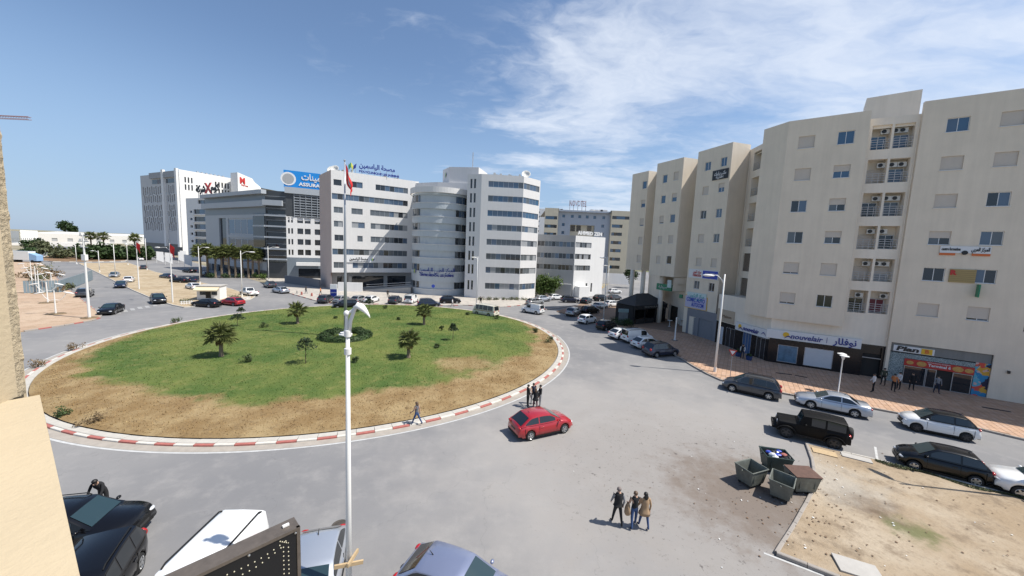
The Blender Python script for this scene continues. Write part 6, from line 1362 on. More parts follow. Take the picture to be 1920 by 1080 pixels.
def flagstaff(px, py, yt, lab):
    g = G(px, py); hh = hgt(px, py, yt); t = thing('flag_mast', lab, 'flagpole', (float(g[0]), float(g[1]), 0), rad(170), 'flag masts on the median')
    MB().tube([(0, 0, 0), (0, 0, hh)], [.11, .06], 8).build('pole', M_LWHITE, t); MB().tube([(0, 0, hh*.88), (.8, 0, hh*.93), (2.2, 0, hh*.92)], .04, 6).build('arm', M_LWHITE, t); ellip(2.6, 0, hh*.92, .6, .2, .12).build('lamp_head', M_LWHITE, t)
    f = MB(); vs = [(-.1-.9*u, .1*math.sin(6*u+3*v), hh-1.7*v-.9*u) for u in np.linspace(0, 1, 6) for v in np.linspace(0, 1, 5)]; f.add(vs, [(i*5+j, (i+1)*5+j, (i+1)*5+j+1, i*5+j+1) for i in range(5) for j in range(4)]); f.build('flag', M_FLAG, t)
flagstaff(261, 543, 452, 'white mast with red flag and lamp arm in the middle of the median'); flagstaff(324, 568, 456, 'white mast with red flag at the tip of the median')
g = G(168, 598); hh = hgt(168, 598, 442); mm = thing('camera_mast', 'tall white mast with cross bars at the corner of the pink lot', 'mast', (float(g[0]), float(g[1]), .1)); MB().tube([(0, 0, 0), (0, 0, hh)], [.16, .09], 10).build('pole', M_LWHITE, mm)
for z, l in ((hh, .5), (hh-.8, .7), (hh-1.6, .5)): MB().box(-l, l, -.04, .04, z-.1, z).build('cross_bar', M_STEEL, mm); MB().box(-l*.6, -l*.2, -.15, .15, z, z+.3).build('camera_box', M_LWHITE, mm)
MB().box(-.25, .25, -.2, .2, hh-3.4, hh-2.6).build('cabinet', M_LWHITE, mm); MB().lathe([(.9, 0), (.8, .12), (.3, .15)], 14).build('footing', M_DRY, mm)
# small double-armed lamps
def twin(base, h, lab, group=None, az=20, arms=2, k=1.0):
    t = thing('double_lamp', lab, 'street lamp', base, rad(az), group); MB().lathe([(.13, 0), (.12, .15), (.05, .2), (.045, h*.85), (.06, h*.86), (.04, h*.9)], 10).build('pole', M_LWHITE, t, smooth=True)
    for q in range(arms):
        a = 2*PI*q/arms; d = (math.cos(a), math.sin(a)); f = lambda r, z: (d[0]*r*k, d[1]*r*k, z)
        MB().tube([f(0, h*.80), f(.18, h*.80+.02), f(.36, h*.80+.10), f(.42, h*.86)], .028, 6).build('arm', M_LWHITE, t)
        MB().lathe([(.05, 0), (.07, .12*k), (.34*k, .16*k), (.34*k, .20*k), (.1, .28*k)], 14, c=f(.42, h*.86)).build('lamp_head', M_LWHITE, t, smooth=False)
g = G(1571, 738, .14); twin((float(g[0]), float(g[1]), .14), 4.0, 'white twin lamp with mushroom heads on the tiled pavement', None, 60)
g = G(1265, 638, .14); tt = thing('lamp_stump', 'plain white lamp post without a head on the tiled pavement', 'post', (float(g[0]), float(g[1]), .14)); MB().lathe([(.16, 0), (.15, .2), (.09, .25), (.085, 3.1), (.1, 3.15), (.06, 3.3)], 12).build('pole', M_LWHITE, tt, smooth=True); MB().lathe([(.45, 0), (.45, .03), (.2, .05)], 12).build('footing', M_BEDC, tt)
def swan(base, h, lab):
    t = thing('swan_neck_lamp', lab, 'street lamp', base, rad(25), 'swan-neck lamps on the left lot'); MB().tube([(0, 0, 0), (0, 0, h)], [.10, .06], 8).build('pole', M_LWHITE, t)
    for s in (-1, 1):
        MB().tube([(0, 0, h*.62), (s*.5, 0, h*.58), (s*.95, 0, h*.72), (s*1.2, 0, h*.88)], .035, 6).build('arm', M_LWHITE, t); ellip(s*1.45, 0, h*.90, .62, .16, .10).xf(Matrix.Translation((s*1.45, 0, h*.9)) @ Matrix.Rotation(s*.25, 4, 'Y') @ Matrix.Translation((-s*1.45, 0, -h*.9))).build('lamp_head', M_LWHITE, t, smooth=True)
    MB().lathe([(1.1, 0), (.9, .1), (.3, .12)], 12).build('footing', M_DRY, t)
for i, (px, py, yt) in enumerate(((105, 590, 546), (90, 569, 530), (74, 551, 508), (68, 538, 500), (60, 528, 492), (98, 546, 512))):
    g = G(px, py); swan((float(g[0]), float(g[1]), .1), hgt(px, py, yt), '%s white swan-neck lamp of the left lot, counted from the tall mast' % ORD[i])
# near lamp post with crescent head
npx = G(652, 645, 9.0)[:2]; nl = thing('near_street_lamp', 'white lamp post with crescent head and two collars close to the building', 'street lamp', (float(npx[0]), float(npx[1]), 0), rad(8))
MB().lathe([(.20, 0), (.20, .5), (.11, .56)], 14).build('base', M_LWHITE, nl); MB().tube([(0, 0, .4), (0, 0, 4.5), (0, 0, 9.4)], [.098, .078, .055], 14).build('pole', M_LWHITE, nl, smooth=True)
for z in (8.78, 9.32): MB().lathe([(.055, -.11), (.10, -.09), (.10, .09), (.055, .11)], 14, c=(0, 0, z)).build('collar', M_LWHITE, nl, smooth=False)
MB().tube([(-.02, 0, 9.3), (-.03, 0, 9.85)], [.05, .045], 10).build('post_cap', M_LWHITE, nl); ellip(-.03, 0, 9.92, .085, .085, .09).build('cap_ball', M_LWHITE, nl, smooth=True)
MB().tube([(.04, 0, 9.35), (.08, 0, 9.7), (.20, 0, 10.05), (.30, 0, 10.25)], [.055, .055, .05, .03], 10).build('neck', M_LWHITE, nl, smooth=True); MB().tube([(-.03, 0, 9.9), (.12, 0, 10.0), (.24, 0, 10.12)], .04, 8).build('brace', M_LWHITE, nl)
hv = MB(); vs = []; ns = 14
for i in range(ns+1):
    u = i/ns; x = .18+.45*u; zt = 10.12+.05*math.sin(u*PI)-.30*u**2.2; w_ = .03+.16*math.sin(PI*min(1, .12+u*.88))**.8; th_ = .02+.09*math.sin(PI*u)
    for k in range(8): a = 2*PI*k/8; vs.append((x, w_*math.cos(a), zt+th_*math.sin(a)))
hv.add(vs, [(i*8+k, i*8+(k+1) % 8, (i+1)*8+(k+1) % 8, (i+1)*8+k) for i in range(ns) for k in range(8)]); hv.build('lamp_head', M_LWHITE, nl, smooth=True)
zpl = SZ((650, 1052), npx, npx+np.array([1, .01]))[1]; M_WOOD = mat('raw_plank', (.45, .33, .19), .8, var=.3, vscale=8)
for dz, az, l in ((0, .3, .42), (.12, 1.4, .35)): o = MB().box(-l, l, -.16, -.10, -.06, .06).build('tied_plank', M_WOOD, nl, loc=(0, 0, zpl+dz)); o.rotation_euler = (0, .12, az)
# dumpsters
M_DUMP = mat('weathered_galvanised', (.155, .165, .145), .6, .25, var=.45, vscale=4, streak=.4, bump=.3, bscale=8); M_DUMPG = mat('dark_green_bin_paint', (.035, .06, .055), .55, var=.4, vscale=4, streak=.3); M_RUST = mat('rusty_lid', (.11, .06, .045), .7, .2, var=.5, vscale=5)
def dumpster(loc, az, label, m, W=1.25, D=1.0, Hh=.98, lid=None, trash=False):
    t = thing('dumpster', label, 'dumpster', (float(loc[0]), float(loc[1]), 0), rad(az), 'battered waste containers at the lot corner'); z0 = .17; b0, b1 = .78, 1.0; w0, w1, d0, d1 = W/2*b0, W/2, D/2*b0, D/2; th = .03
    def shell(o): return [(-w0+o, -d0+o, z0+o), (w0-o, -d0+o, z0+o), (w0-o, d0-o, z0+o), (-w0+o, d0-o, z0+o)], [(-w1+o, -d1+o, Hh), (w1-o, -d1+o, Hh), (w1-o, d1-o, Hh+.05), (-w1+o, d1-o, Hh+.05)]
    a, b_ = shell(0); c_, d_ = shell(th); mb = MB(); q = [(i, (i+1) % 4, 4+(i+1) % 4, 4+i) for i in range(4)]
    mb.add(a+b_, [(0, 3, 2, 1)]+q); mb.add(c_+d_, [(0, 1, 2, 3)]+[f[::-1] for f in q]); mb.add(b_+d_, [(i, (i+1) % 4, 4+(i+1) % 4, 4+i) for i in range(4)]); mb.build('bin_body', m, t)
    for k, (p, q_) in enumerate(zip(b_, b_[1:]+b_[:1])): MB().tube([p, q_], .028, 6).build('rim', m, t)
    for s in (-1, 1): MB().tube([(s*(w1+.0), 0, Hh-.08), (s*(w1+.12), 0, Hh-.08)], .035, 8).build('trunnion', m, t)
    for x in (-w0+.1, w0-.1):
        for y in (-d0+.1, d0-.1): o = MB().lathe([(.085, -.03), (.09, 0), (.085, .03)], 12).xf(Matrix.Rotation(PI/2, 4, 'X')).build('caster', M_TYRE, t, loc=(x, y, .09)); MB().box(-.03, .03, -.04, .04, .02, .14).build('fork', m, o)
    for x in (-.3, .3): MB().box(x*W-.02, x*W+.02, -d1*.93-.012, -d1*.93+.03, .35, .8).build('rib', m, t)
    if lid: o = MB().box(-w1-.03, w1+.03, -.05, D*.95, -.02, .02).build('lid', M_RUST, t, loc=(0, -d1, Hh+.06)); o.rotation_euler = (rad(lid), 0, 0)
    if trash:
        for k in range(16): e_ = ellip(random.uniform(-w1*.75, w1*.75), random.uniform(-d1*.7, d1*.7), Hh-.05+random.uniform(-.1, .08), random.uniform(.1, .22), random.uniform(.1, .2), random.uniform(.06, .14), 7, 5); e_.build('rubbish_bag', random.choice([M_DARK, S_WHITE, S_BLUE2, M_KRED, P_GREY, M_DARK]), t)
    return t
def dc(px, py, off=.55): g = G(px, py); return (g[0]+.35*off, g[1]+off)
dumpster(dc(1411, 919), 22, 'dented grey dumpster with an empty dark mouth, standing apart from the others', M_DUMP, trash=False); dumpster(dc(1458, 892), -12, 'dark green dumpster brimming with coloured rubbish bags', M_DUMPG, 1.35, 1.05, 1.0, trash=True)
dumpster(dc(1471, 945), 48, 'grey dumpster turned corner-on in front of the others', M_DUMP); dumpster(dc(1508, 932), -2, 'pale grey dumpster with a rusty lid lying across its rim', M_DUMP, lid=4)
M_LITW = mat('paper_litter', (.66, .66, .64), .8); LIT = MB().add([(-.06, -.04, 0), (.06, -.05, .03), (.05, .05, .015), (-.05, .04, .04)], [(0, 1, 2, 3)]).mesh('litter', M_LITW); LIT2 = MB().add([(-.05, -.03, 0), (.05, -.02, .02), (.03, .04, .04)], [(0, 1, 2)]).mesh('litter', mat('brown_litter', (.16, .10, .06), .9))
mb = MB(); random.seed(3)
for k in range(300):
    u = random.random()
    g = G(random.gauss(1490, 70), random.gauss(945, 45)) if u < .5 else G(random.uniform(1480, 1920), random.uniform(880, 1075)) if u < .8 else G(random.gauss(1300, 120), random.gauss(860, 70))
    z = .13 if inside(g, LOTR) else .02; a = random.uniform(0, 6); s = random.uniform(.02, .06)*(1 if u < .8 else .7); mb.mi = 0 if random.random() < .16 else 1
    mb.add([(g[0]+s*math.cos(a+q)*(1 if q % 2 else .6), g[1]+s*math.sin(a+q), z+random.uniform(0, .03)) for q in (0, 1.5, 3.1, 4.6)], [(0, 1, 2, 3)])
lt = stuff(mb.build('litter', [M_LITW, mat('brown_litter', (.16, .10, .06), .9)])); tag(lt, 'scraps of paper and plastic scattered round the dumpsters and earth lot', 'litter')
# kiosk on the median
k0, k1 = G(369, 563)[:2], G(412, 563)[:2]; kd_ = (k1-k0); KW = float(np.hypot(*kd_)); kaz = math.atan2(kd_[1], kd_[0]); kk = thing('kiosk', 'white kiosk with cream awning on the tip of the median', 'kiosk', (float(k0[0]), float(k0[1]), .1), kaz)
mb = MB(); mb.box(0, KW, .1, 3.0, 0, 2.5); mb.build('cabin', M_WHITEW, kk); MB().box(-.15, KW+.15, -.1, 3.2, 2.5, 2.62).build('roof', M_CONC, kk); MB().add([(-.1, .08, 2.45), (KW+.1, .08, 2.45), (KW+.1, -1.1, 1.95), (-.1, -1.1, 1.95), (KW+.1, -1.1, 1.75), (-.1, -1.1, 1.75)], [(0, 3, 2, 1), (3, 5, 4, 2)]).build('awning', mat('cream_awning', (.62, .53, .36), .8), kk)
for x in (.5, 2.3): MB().box(x, x+.9, .04, .12, .9, 1.7).build('hatch', M_GD, kk)
MB().box(KW*.5-.4, KW*.5+.4, .04, .12, 0, 1.9).build('door', M_VOID, kk)
def picket(pts, lab):
    t = thing('picket_fence', lab, 'fence', (float(pts[0][0]), float(pts[0][1]), .1))
    pm = MB().box(-.06, .06, -.02, .02, 0, .62).mesh('picket', M_WHITEW)
    for a, b2 in zip(pts[:-1], pts[1:]):
        a, b2 = np.array(a[:2]), np.array(b2[:2]); l = float(np.hypot(*(b2-a))); n = max(2, int(l/.3)); az = math.atan2(*(b2-a)[::-1])
        for k in range(n): p = a+(b2-a)*(k+.5)/n; inst('picket', pm, t, (p[0]-pts[0][0], p[1]-pts[0][1], 0), az)
        m_ = (a+b2)/2
        for z in (.18, .48): o = MB().box(-l/2, l/2, .022, .05, z-.04, z+.04).build('rail', M_WHITEW, t, loc=(m_[0]-pts[0][0], m_[1]-pts[0][1], 0)); o.rotation_euler = (0, 0, az)
picket([G(338, 572)[:2], G(362, 571)[:2]], 'low white picket fence left of the kiosk'); picket([G(445, 566)[:2], G(470, 562)[:2]], 'low white picket fence right of the red car')
for px, py, lab in ((345, 568, 'low hedge behind the left picket fence'), (440, 561, 'low hedge right of the kiosk')):
    g = G(px, py); bush((float(g[0]), float(g[1]), .1), 1.3, .6, M_LEAF3, 200, lab, size=.12)
# clinic totem, road signs, bins
g = G(626, 564); to = thing('clinic_totem', 'white and navy sign pillar at the clinic forecourt edge', 'sign', (float(g[0]), float(g[1]), .1), rad(8)); MB().box(-.65, .65, -.18, .18, 0, 3.3).build('panel', S_WHITE, to); MB().box(-.63, .63, -.20, -.182, .7, 2.3).build('navy_field', S_BLUE, to); inst('lettering', text_mesh('CLINIQUE', .26, S_WHITE, .005), to, (0, -.205, 1.6), rot=(PI/2, 0, 0))
def banner(px, py, h, lab, m=None):
    g = G(px, py); t = thing('banner_stand', lab, 'banner', (float(g[0]), float(g[1]), .1), rad(30), 'white banners before the tall hotel'); MB().tube([(0, 0, 0), (0, 0, h)], .06, 6).build('pole', M_LWHITE, t); MB().prism([(.1, -.03), (2.2, -.03), (2.2, .03), (.1, .03)], [1.4, .4, .4, 1.4], [h, h*.96, h*.96, h]).build('banner', M_WHITEW, t)
for px, py, lab_ in ((294, 494, 'first'), (310, 497, 'second'), (335, 494, 'fourth'), (346, 502, 'tallest'), (338, 490, 'hindmost')): banner(px, py, 4.8, '%s white feather banner before the black hotel base' % lab_)
g = G(1369, 705, .14); ys = thing('give_way_sign', 'red edged triangular sign on a thin post by the tall lamp', 'road sign', (float(g[0]), float(g[1]), .14), rad(-35)); MB().tube([(0, 0, 0), (0, 0, 2.6)], .03, 8).build('post', M_STEEL, ys)
o = MB().slab([(-.38, -.04, 2.7), (0, -.04, 2.05), (.38, -.04, 2.7)], (0, -1, 0), .02).build('sign_plate', S_RED, ys); MB().slab([(-.24, -.046, 2.62), (0, -.046, 2.22), (.24, -.046, 2.62)], (0, -1, 0), .004).build('sign_face', S_WHITE, ys)
for px, py, lab in ((812, 557, 'round road sign before the round clinic tower'), ):
    g = G(px, py); t = thing('round_road_sign', lab, 'road sign', (float(g[0]), float(g[1]), .1)); MB().tube([(0, 0, 0), (0, 0, 2.6)], .04, 8).build('post', M_STEEL, t); MB().lathe([(.4, 0), (.4, .03)], 18).xf(Matrix.Translation((0, -.05, 2.5)) @ Matrix.Rotation(PI/2, 4, 'X')).build('sign_plate', S_BLUE2, t)
for i, px in enumerate((548, 556, 575, 590)):
    g = G(px, 552+i*2.5); t = thing('bollard', '%s short bollard along the clinic corner kerb, counted from the avenue' % ORD[i], 'bollard', (float(g[0])+.6, float(g[1])+.9, .1), 0, 'bollards at the clinic corner'); MB().lathe([(.2, 0), (.18, .6), (.1, .72)], 10).build('post', random.choice([M_KRED, M_CONC]), t)
# lamp beyond the right edge, known by its shadow on the earth lot
sv_ = np.array([sdir.x, sdir.y])/sdir.z; hb_g = G(1655, 891, .12)[:2]+sv_*10.2; pb_g = G(1700, 908, .12)[:2]+sv_*9.8; av_ = hb_g-pb_g
lamp(0, 0, 0, math.degrees(math.atan2(av_[1], av_[0])), 'street lamp on the earth lot, casting its shadow towards the dumpsters', L=max(.6, float(np.hypot(*av_))-.35), base=(pb_g[0], pb_g[1], 0), h=10.4)
# weeds along the white lot kerb
kA, kB = np.array(LOT_R[6]), np.array(LOT_R[8]); kdv = (kB-kA)/np.hypot(*(kB-kA)); kn_ = np.array([-kdv[1], kdv[0]]); kn_ = kn_ if kn_@kA < 0 else -kn_
def weed_s():
    s = rng.random()*np.hypot(*(kB-kA)); w0 = .12+.22*rng.random()*(1+math.sin(s*2.1)); p = kA+kdv*s+kn_*w0; return (p[0], p[1], .12+rng.random()*.12*(.5+.5*math.sin(s*1.3)))
wd_ = stuff(inst('weeds', leafmesh('weeds', leaves(2600, weed_s, .05), M_LEAF3))); tag(wd_, 'low olive weeds growing along the white kerb of the earth lot', 'weeds')
# restaurant tent
tp0 = np.array(G(1188, 610)[:2]); tp1 = np.array(G(1247, 604)[:2]); td_ = tp1-tp0; TW = float(np.hypot(*td_)); taz = math.atan2(td_[1], td_[0])
rt = thing('restaurant_tent', 'black restaurant tent with pitched canopy and name board below the raised bay', 'tent', (float(tp0[0]), float(tp0[1]), .12), taz); TD, TH = 4.2, 3.1; M_CANV = mat('black_canvas', (.022, .021, .021), .85, var=.2, vscale=2); M_CANV2 = mat('dark_grey_canopy', (.045, .043, .042), .8, var=.2, vscale=1.5)
for x in (.1, TW*.33, TW*.66, TW-.1):
    for y in (.1, TD-.1): MB().box(x-.07, x+.07, y-.07, y+.07, 0, TH).build('post', M_DARK, rt)
MB().box(0, TW, TD-.1, TD, 0, TH).build('back_wall', M_CANV, rt); MB().box(0, .06, .3, TD-.2, 0, TH).build('side_wall', M_CANV, rt); MB().box(TW-.06, TW, .3, TD-.2, 0, 2.4).build('side_wall', M_CANV, rt)
MB().box(-.1, TW+.1, -.12, -.02, TH-.55, TH+.15).build('name_board', M_CANV, rt); inst('lettering', text_mesh('BREMARADO', .5, mat('dull_brass_lettering', (.20, .19, .17), .5), .02, 0, TW*.55), rt, (TW*.55, -.14, TH-.2), rot=(PI/2, 0, 0))
cz = TH+.1; ap = (TW*.5, TD*.5, TH+2.0); MB().add([(-.25, -.2, cz), (TW+.25, -.2, cz), (TW+.25, TD+.2, cz), (-.25, TD+.2, cz), (TW*.32, TD*.5, TH+1.9), (TW*.68, TD*.5, TH+1.9)], [(0, 1, 5, 4), (1, 2, 5), (2, 3, 4, 5), (3, 0, 4)]).build('canopy', M_CANV2, rt)
for k in range(3): MB().box(TW*(.06+.3*k), TW*(.06+.3*k)+TW*.26, .05, .1, 0, .9).build('planter_screen', M_CANV, rt)
ph = bush((float(tp0[0])-3.0, float(tp0[1])-.8, .12), 1.7, 1.2, M_LEAF2, 700, 'dark green planter hedge beside the restaurant tent', size=.12); bush((float(tp0[0])-1.2, float(tp0[1])-1.6, .12), 1.2, 1.2, M_LEAF2, 500, 'second planter hedge, against the bus shelter panel', size=.12)
g = G(1167, 611); ad = thing('advert_panel', 'glazed street panel with teal header in front of the restaurant tent', 'panel', (float(g[0]), float(g[1]), .12), rad(5)); MB().box(-.75, .75, -.12, .12, 0, 2.2).build('glass_case', mat('poster_case', (.14, .16, .165), .2, var=.4, vscale=1.5), ad); MB().box(-.85, .85, -.16, .16, 2.2, 2.75).build('header', S_TEAL if False else mat('teal_grey_header', (.16, .24, .25), .5), ad); MB().box(-.8, .8, -.14, .14, 0, .15).build('foot', M_DARK, ad)
for px, py in ((1255, 612), (1276, 610)):
    g = G(px, py, .14); t = thing('cafe_table', ['white round table beside the headless lamp post', 'white round table against the grey shutter shop'][px > 1260], 'table', (float(g[0]), float(g[1]), .14), 0, 'round tables at the shop corner'); MB().lathe([(.22, 0), (.22, .03), (.04, .06), (.04, .98), (.38, 1.0), (.38, 1.05)], 14).build('pedestal_table', M_LWHITE, t)
bb = [(1384, 668, 'blue planter tub'), (1404, 675, 'blue planter tub')]
for px, py, l in bb:
    g = G(px, py, .14); t = thing('planter_tub', ['blue planter tub at the curtained airline window', 'blue planter tub nearer the airline office corner'][px > 1390], 'planter', (float(g[0]), float(g[1]), .14), 0, 'planters before the airline office'); MB().lathe([(.28, 0), (.36, .5), (.33, .5), (.3, .42)], 14).build('tub', mat('blue_plastic', (.02, .05, .16), .5), t); inst('plant', leafmesh('plant', leaves(160, clumps(6, .25, .2, .65, .16), .07), M_LEAF1), t)
# wet patch and grates on the pavement
wm = mat('wet_slab', (.16, .13, .11), .12, var=.3, vscale=2)
wp = [G(*q, .15) for q in ((1758, 742), (1790, 745), (1815, 765), (1812, 785), (1790, 772), (1765, 765))]
for i, (px, py, a, l, lab) in enumerate(((1470, 701, -20, .7, 'dark scrap plank on the tiles below the airline poster'), (1502, 706, -35, .5, 'short dark plank on the tiles below the white window film'), (1515, 742, 10, .6, 'dark plank lying near the silver saloon'), (1868, 768, -30, .8, 'dark plank on the wet tiles past the snack bar'))):
    g = G(px, py, .15); tag(MB().box(-l, l, -.09, .09, 0, .04).build('scrap_plank', mat('dark_scrap_wood', (.06, .05, .045), .9, var=.3, vscale=6), loc=(float(g[0]), float(g[1]), .15)), lab, 'plank').rotation_euler = (0, 0, rad(a))
# manhole by the silver hatchback
for px, py, r, lab in ((637, 985, .33, 'round iron manhole ring beside the near lamp post'),):
    g = G(px, py); z = .125 if inside(g, LOTR) else .004; t = tag(MB().lathe([(r, 0), (r, .012), (r*.85, .014), (r*.82, .008), (r*.2, .009)], 24).build('manhole_cover', mat('cast_iron', (.10, .085, .07), .6, .5, var=.3, vscale=6), loc=(float(g[0]), float(g[1]), z)), lab, 'manhole')
g = G(1608, 1072); sl_ = tag(MB().box(-.7, .7, -.45, .45, 0, .06).build('concrete_slab', M_CONC, loc=(float(g[0]), float(g[1]), .11)), 'pale concrete cover slab lying on the earth lot', 'slab'); sl_.rotation_euler = (.02, .03, rad(-22))
g = G(1545, 852); sl_ = tag(MB().box(-.6, .6, -.35, .35, 0, .05).build('wooden_board', M_WOOD, loc=(float(g[0]), float(g[1]), .112)), 'flat wooden board at the corner of the earth lot', 'board'); sl_.rotation_euler = (0, 0, rad(-30))
g = G(1605, 862); sl_ = tag(MB().box(-.7, .7, -.3, .3, 0, .05).build('concrete_patch', M_CONC, loc=(float(g[0]), float(g[1]), .112)), 'rough concrete patch beside the white lot kerb', 'slab'); sl_.rotation_euler = (0, 0, rad(-32))
# left lot: low blue-grey hoarding
a, b2 = G(45, 551)[:2], G(116, 549)[:2]; dv_ = b2-a; Lh = float(np.hypot(*dv_)); hd_ = thing('metal_hoarding', 'blue grey sheet metal hoarding round a plot beyond the pink lot', 'hoarding', (float(a[0]), float(a[1]), .1), math.atan2(dv_[1], dv_[0])); M_HOARD = mat('blue_grey_sheet', (.23, .30, .34), .5, .2, var=.12, vscale=.6)
hm_ = MB().box(0, Lh/12-.06, -.04, .04, 0, 2.3).mesh('hoarding_sheet', M_HOARD)
for k in range(12): inst('hoarding_sheet', hm_, hd_, (Lh*k/12, random.uniform(-.03, .03), 0))
hm2 = MB().box(0, 2.9, -.04, .04, 0, 2.3).mesh('hoarding_sheet', M_HOARD)
for k in range(9): inst('hoarding_sheet', hm2, hd_, (Lh-.1, .1+3*k, 0), PI/2)
for i, (px, py, R) in enumerate(((52, 522, 3.5), (70, 526, 2.5), (110, 548, 1.6), (121, 545, 1.5), (95, 520, 3), (80, 508, 4))):
    g = G(px, py); bush((float(g[0]), float(g[1]), .1), R, 1.4, M_LEAF3 if i % 2 else M_DRY, 300, ['dry scrub behind the metal hoarding', 'olive scrub inside the hoarding corner', 'dry scrub at the hoarding end by the avenue', 'olive scrub on the avenue verge past the hoarding', 'dry scrub farther up the avenue verge', 'olive scrub near the pale blue lorry'][i], 'scrub on the left lot', size=.25)
# tower crane
r = ray(-12, 330); cb = r[:2]/r[1]*230; cr_ = thing('tower_crane', 'distant tower crane with a rust red jib', 'crane', (float(cb[0]), float(cb[1]), 0)); zc = SZ((30, 219), cb, cb+np.array([1, .1]))[1]; M_CRANE = mat('rust_red_steel', (.30, .13, .10), .6)
def lattice(p, q, w_, n, nm):
    mb = MB(); p, q = Vector(p), Vector(q); d = (q-p); u = Vector((0, 0, 1)) if abs(d.normalized().z) < .9 else Vector((1, 0, 0)); a = d.cross(u).normalized()*w_/2; b_ = d.cross(a).normalized()*w_/2; cs = [a+b_, a-b_, -a-b_, -a+b_]
    for c_ in cs: mb.tube([p+c_, q+c_], .14, 5)
    for i in range(n):
        for k in range(4): mb.tube([p+d*(i/n)+cs[k], p+d*((i+1)/n)+cs[(k+1) % 4]], .07, 4)
    mb.build(nm, M_CRANE, cr_)
lattice((0, 0, 0), (0, 0, zc), 1.8, 22, 'mast'); e1 = SZ((56, 222), cb, cb+np.array([1, .1])); lattice((0, 0, zc-1), (e1[0]/1.005, e1[0]*.1, e1[1]), 1.6, 16, 'jib'); lattice((0, 0, zc), (0, 0, zc+7), 1.2, 5, 'tower_head'); lattice((0, 0, zc-1), (-12, -1.2, zc-1), 1.6, 6, 'counter_jib')
# ================================================================== the ledge the picture is taken from
M_PLAST = mat('cream_plaster', (.47, .385, .26), .9, var=.12, vscale=2.2, bump=.22, bscale=45); M_ROUGH = mat('rough_plaster_edge', (.46, .38, .26), .95, var=.35, vscale=30, bump=1.0, bscale=60)
fdv = np.array([-.81, .59]); fdv /= np.hypot(*fdv); inn = np.array([-fdv[1], -abs(fdv[0])]); inn = np.array([-.59, -.81]); e0_ = np.array(G(75, 740, 11.4)[:2]); e1_ = np.array(G(150, 1080, 11.4)[:2])
fdv = (e0_-e1_)/np.hypot(*(e0_-e1_)); inn = np.array([-fdv[1], fdv[0]]); inn = inn if inn[1] < 0 else -inn
ob = thing('window_ledge', 'cream plastered ledge and pillar of the building the view is taken from', 'ledge', (float(e0_[0]), float(e0_[1]), 0))
A_ = e0_; Bq = e1_-fdv*3.0
pw = np.array(G(50, 737, 11.4)[:2])
def grid_slab(a, b2, c_, d_, z0, z1, n, m_, name, jit=0.0):
    mb = MB(); vs = []
    for i in range(n+1):
        for j in range(n+1): u, v = i/n, j/n; p = (1-u)*((1-v)*a+v*d_)+u*((1-v)*b2+v*c_); vs.append((*p, z1+rng.normal()*jit))
    mb.add(vs, [(i*(n+1)+j, (i+1)*(n+1)+j, (i+1)*(n+1)+j+1, i*(n+1)+j+1) for i in range(n) for j in range(n)])
    mb.add([(*p, z) for z in (z0, z1) for p in (a, b2, c_, d_)], [(0, 1, 2, 3), (0, 4, 5, 1), (1, 5, 6, 2), (2, 6, 7, 3), (3, 7, 4, 0)]); o = mb.build(name, m_, ob, world=True, smooth=False)
    bm = bmesh.new(); bm.from_mesh(o.data); bmesh.ops.recalc_face_normals(bm, faces=bm.faces); bm.to_mesh(o.data); bm.free(); return o
grid_slab(A_, Bq, Bq+inn*1.6, A_+inn*1.6, 11.3, 11.4, 10, M_PLAST, 'sill', .0008)
# pillar: smooth cheek towards the window, ragged outer edge
dq = np.array(G(0, 757, 11.4)[:2])-pw; dq /= np.hypot(*dq); nz_, nt_ = 140, 10; mb = MB(); vs = []
for i in range(nz_+1):
    z = 11.4+2.6*i/nz_
    for k in range(nt_+1):
        u = k/nt_; rough = max(0, 1-u*3.2); off = rng.normal()*.0016*rough+(.003*rough*math.sin(i*1.7+rng.normal()*.8)*rng.random()); p = pw+dq*(.11*u)+np.array([off, off*.4]); vs.append((*p, z+rng.normal()*.001))
mb.add(vs, [(i*(nt_+1)+k, i*(nt_+1)+k+1, (i+1)*(nt_+1)+k+1, (i+1)*(nt_+1)+k) for i in range(nz_) for k in range(nt_)])
mb.m = [1 if (f % nt_) < 3 else 0 for f in range(nz_*nt_)]
mb.build('pillar_cheek', [M_PLAST, M_ROUGH], ob, world=True)
pc = pw+dq*.11; back = fdv*.5
grid_slab(pw+fdv*.012, pc+fdv*.012+inn*.6, pc+inn*.6+back, pw+back, 11.38, 14.0, 2, M_PLAST, 'pillar')
MB().prism([tuple(pc), tuple(pc+inn*1.0), tuple(pc+inn*1.0+fdv*.3), tuple(pc+fdv*.3)][::-1], 11.39, 14.0).build('pillar_cheek', M_PLAST, ob, world=True)
wl = [tuple(A_+fdv*.9+inn*.08), tuple(Bq+inn*.08), tuple(Bq+inn*4), tuple(A_+fdv*.9+inn*4)]
MB().prism(wl, 0, 11.29).build('wall', M_PLAST, ob, world=True)
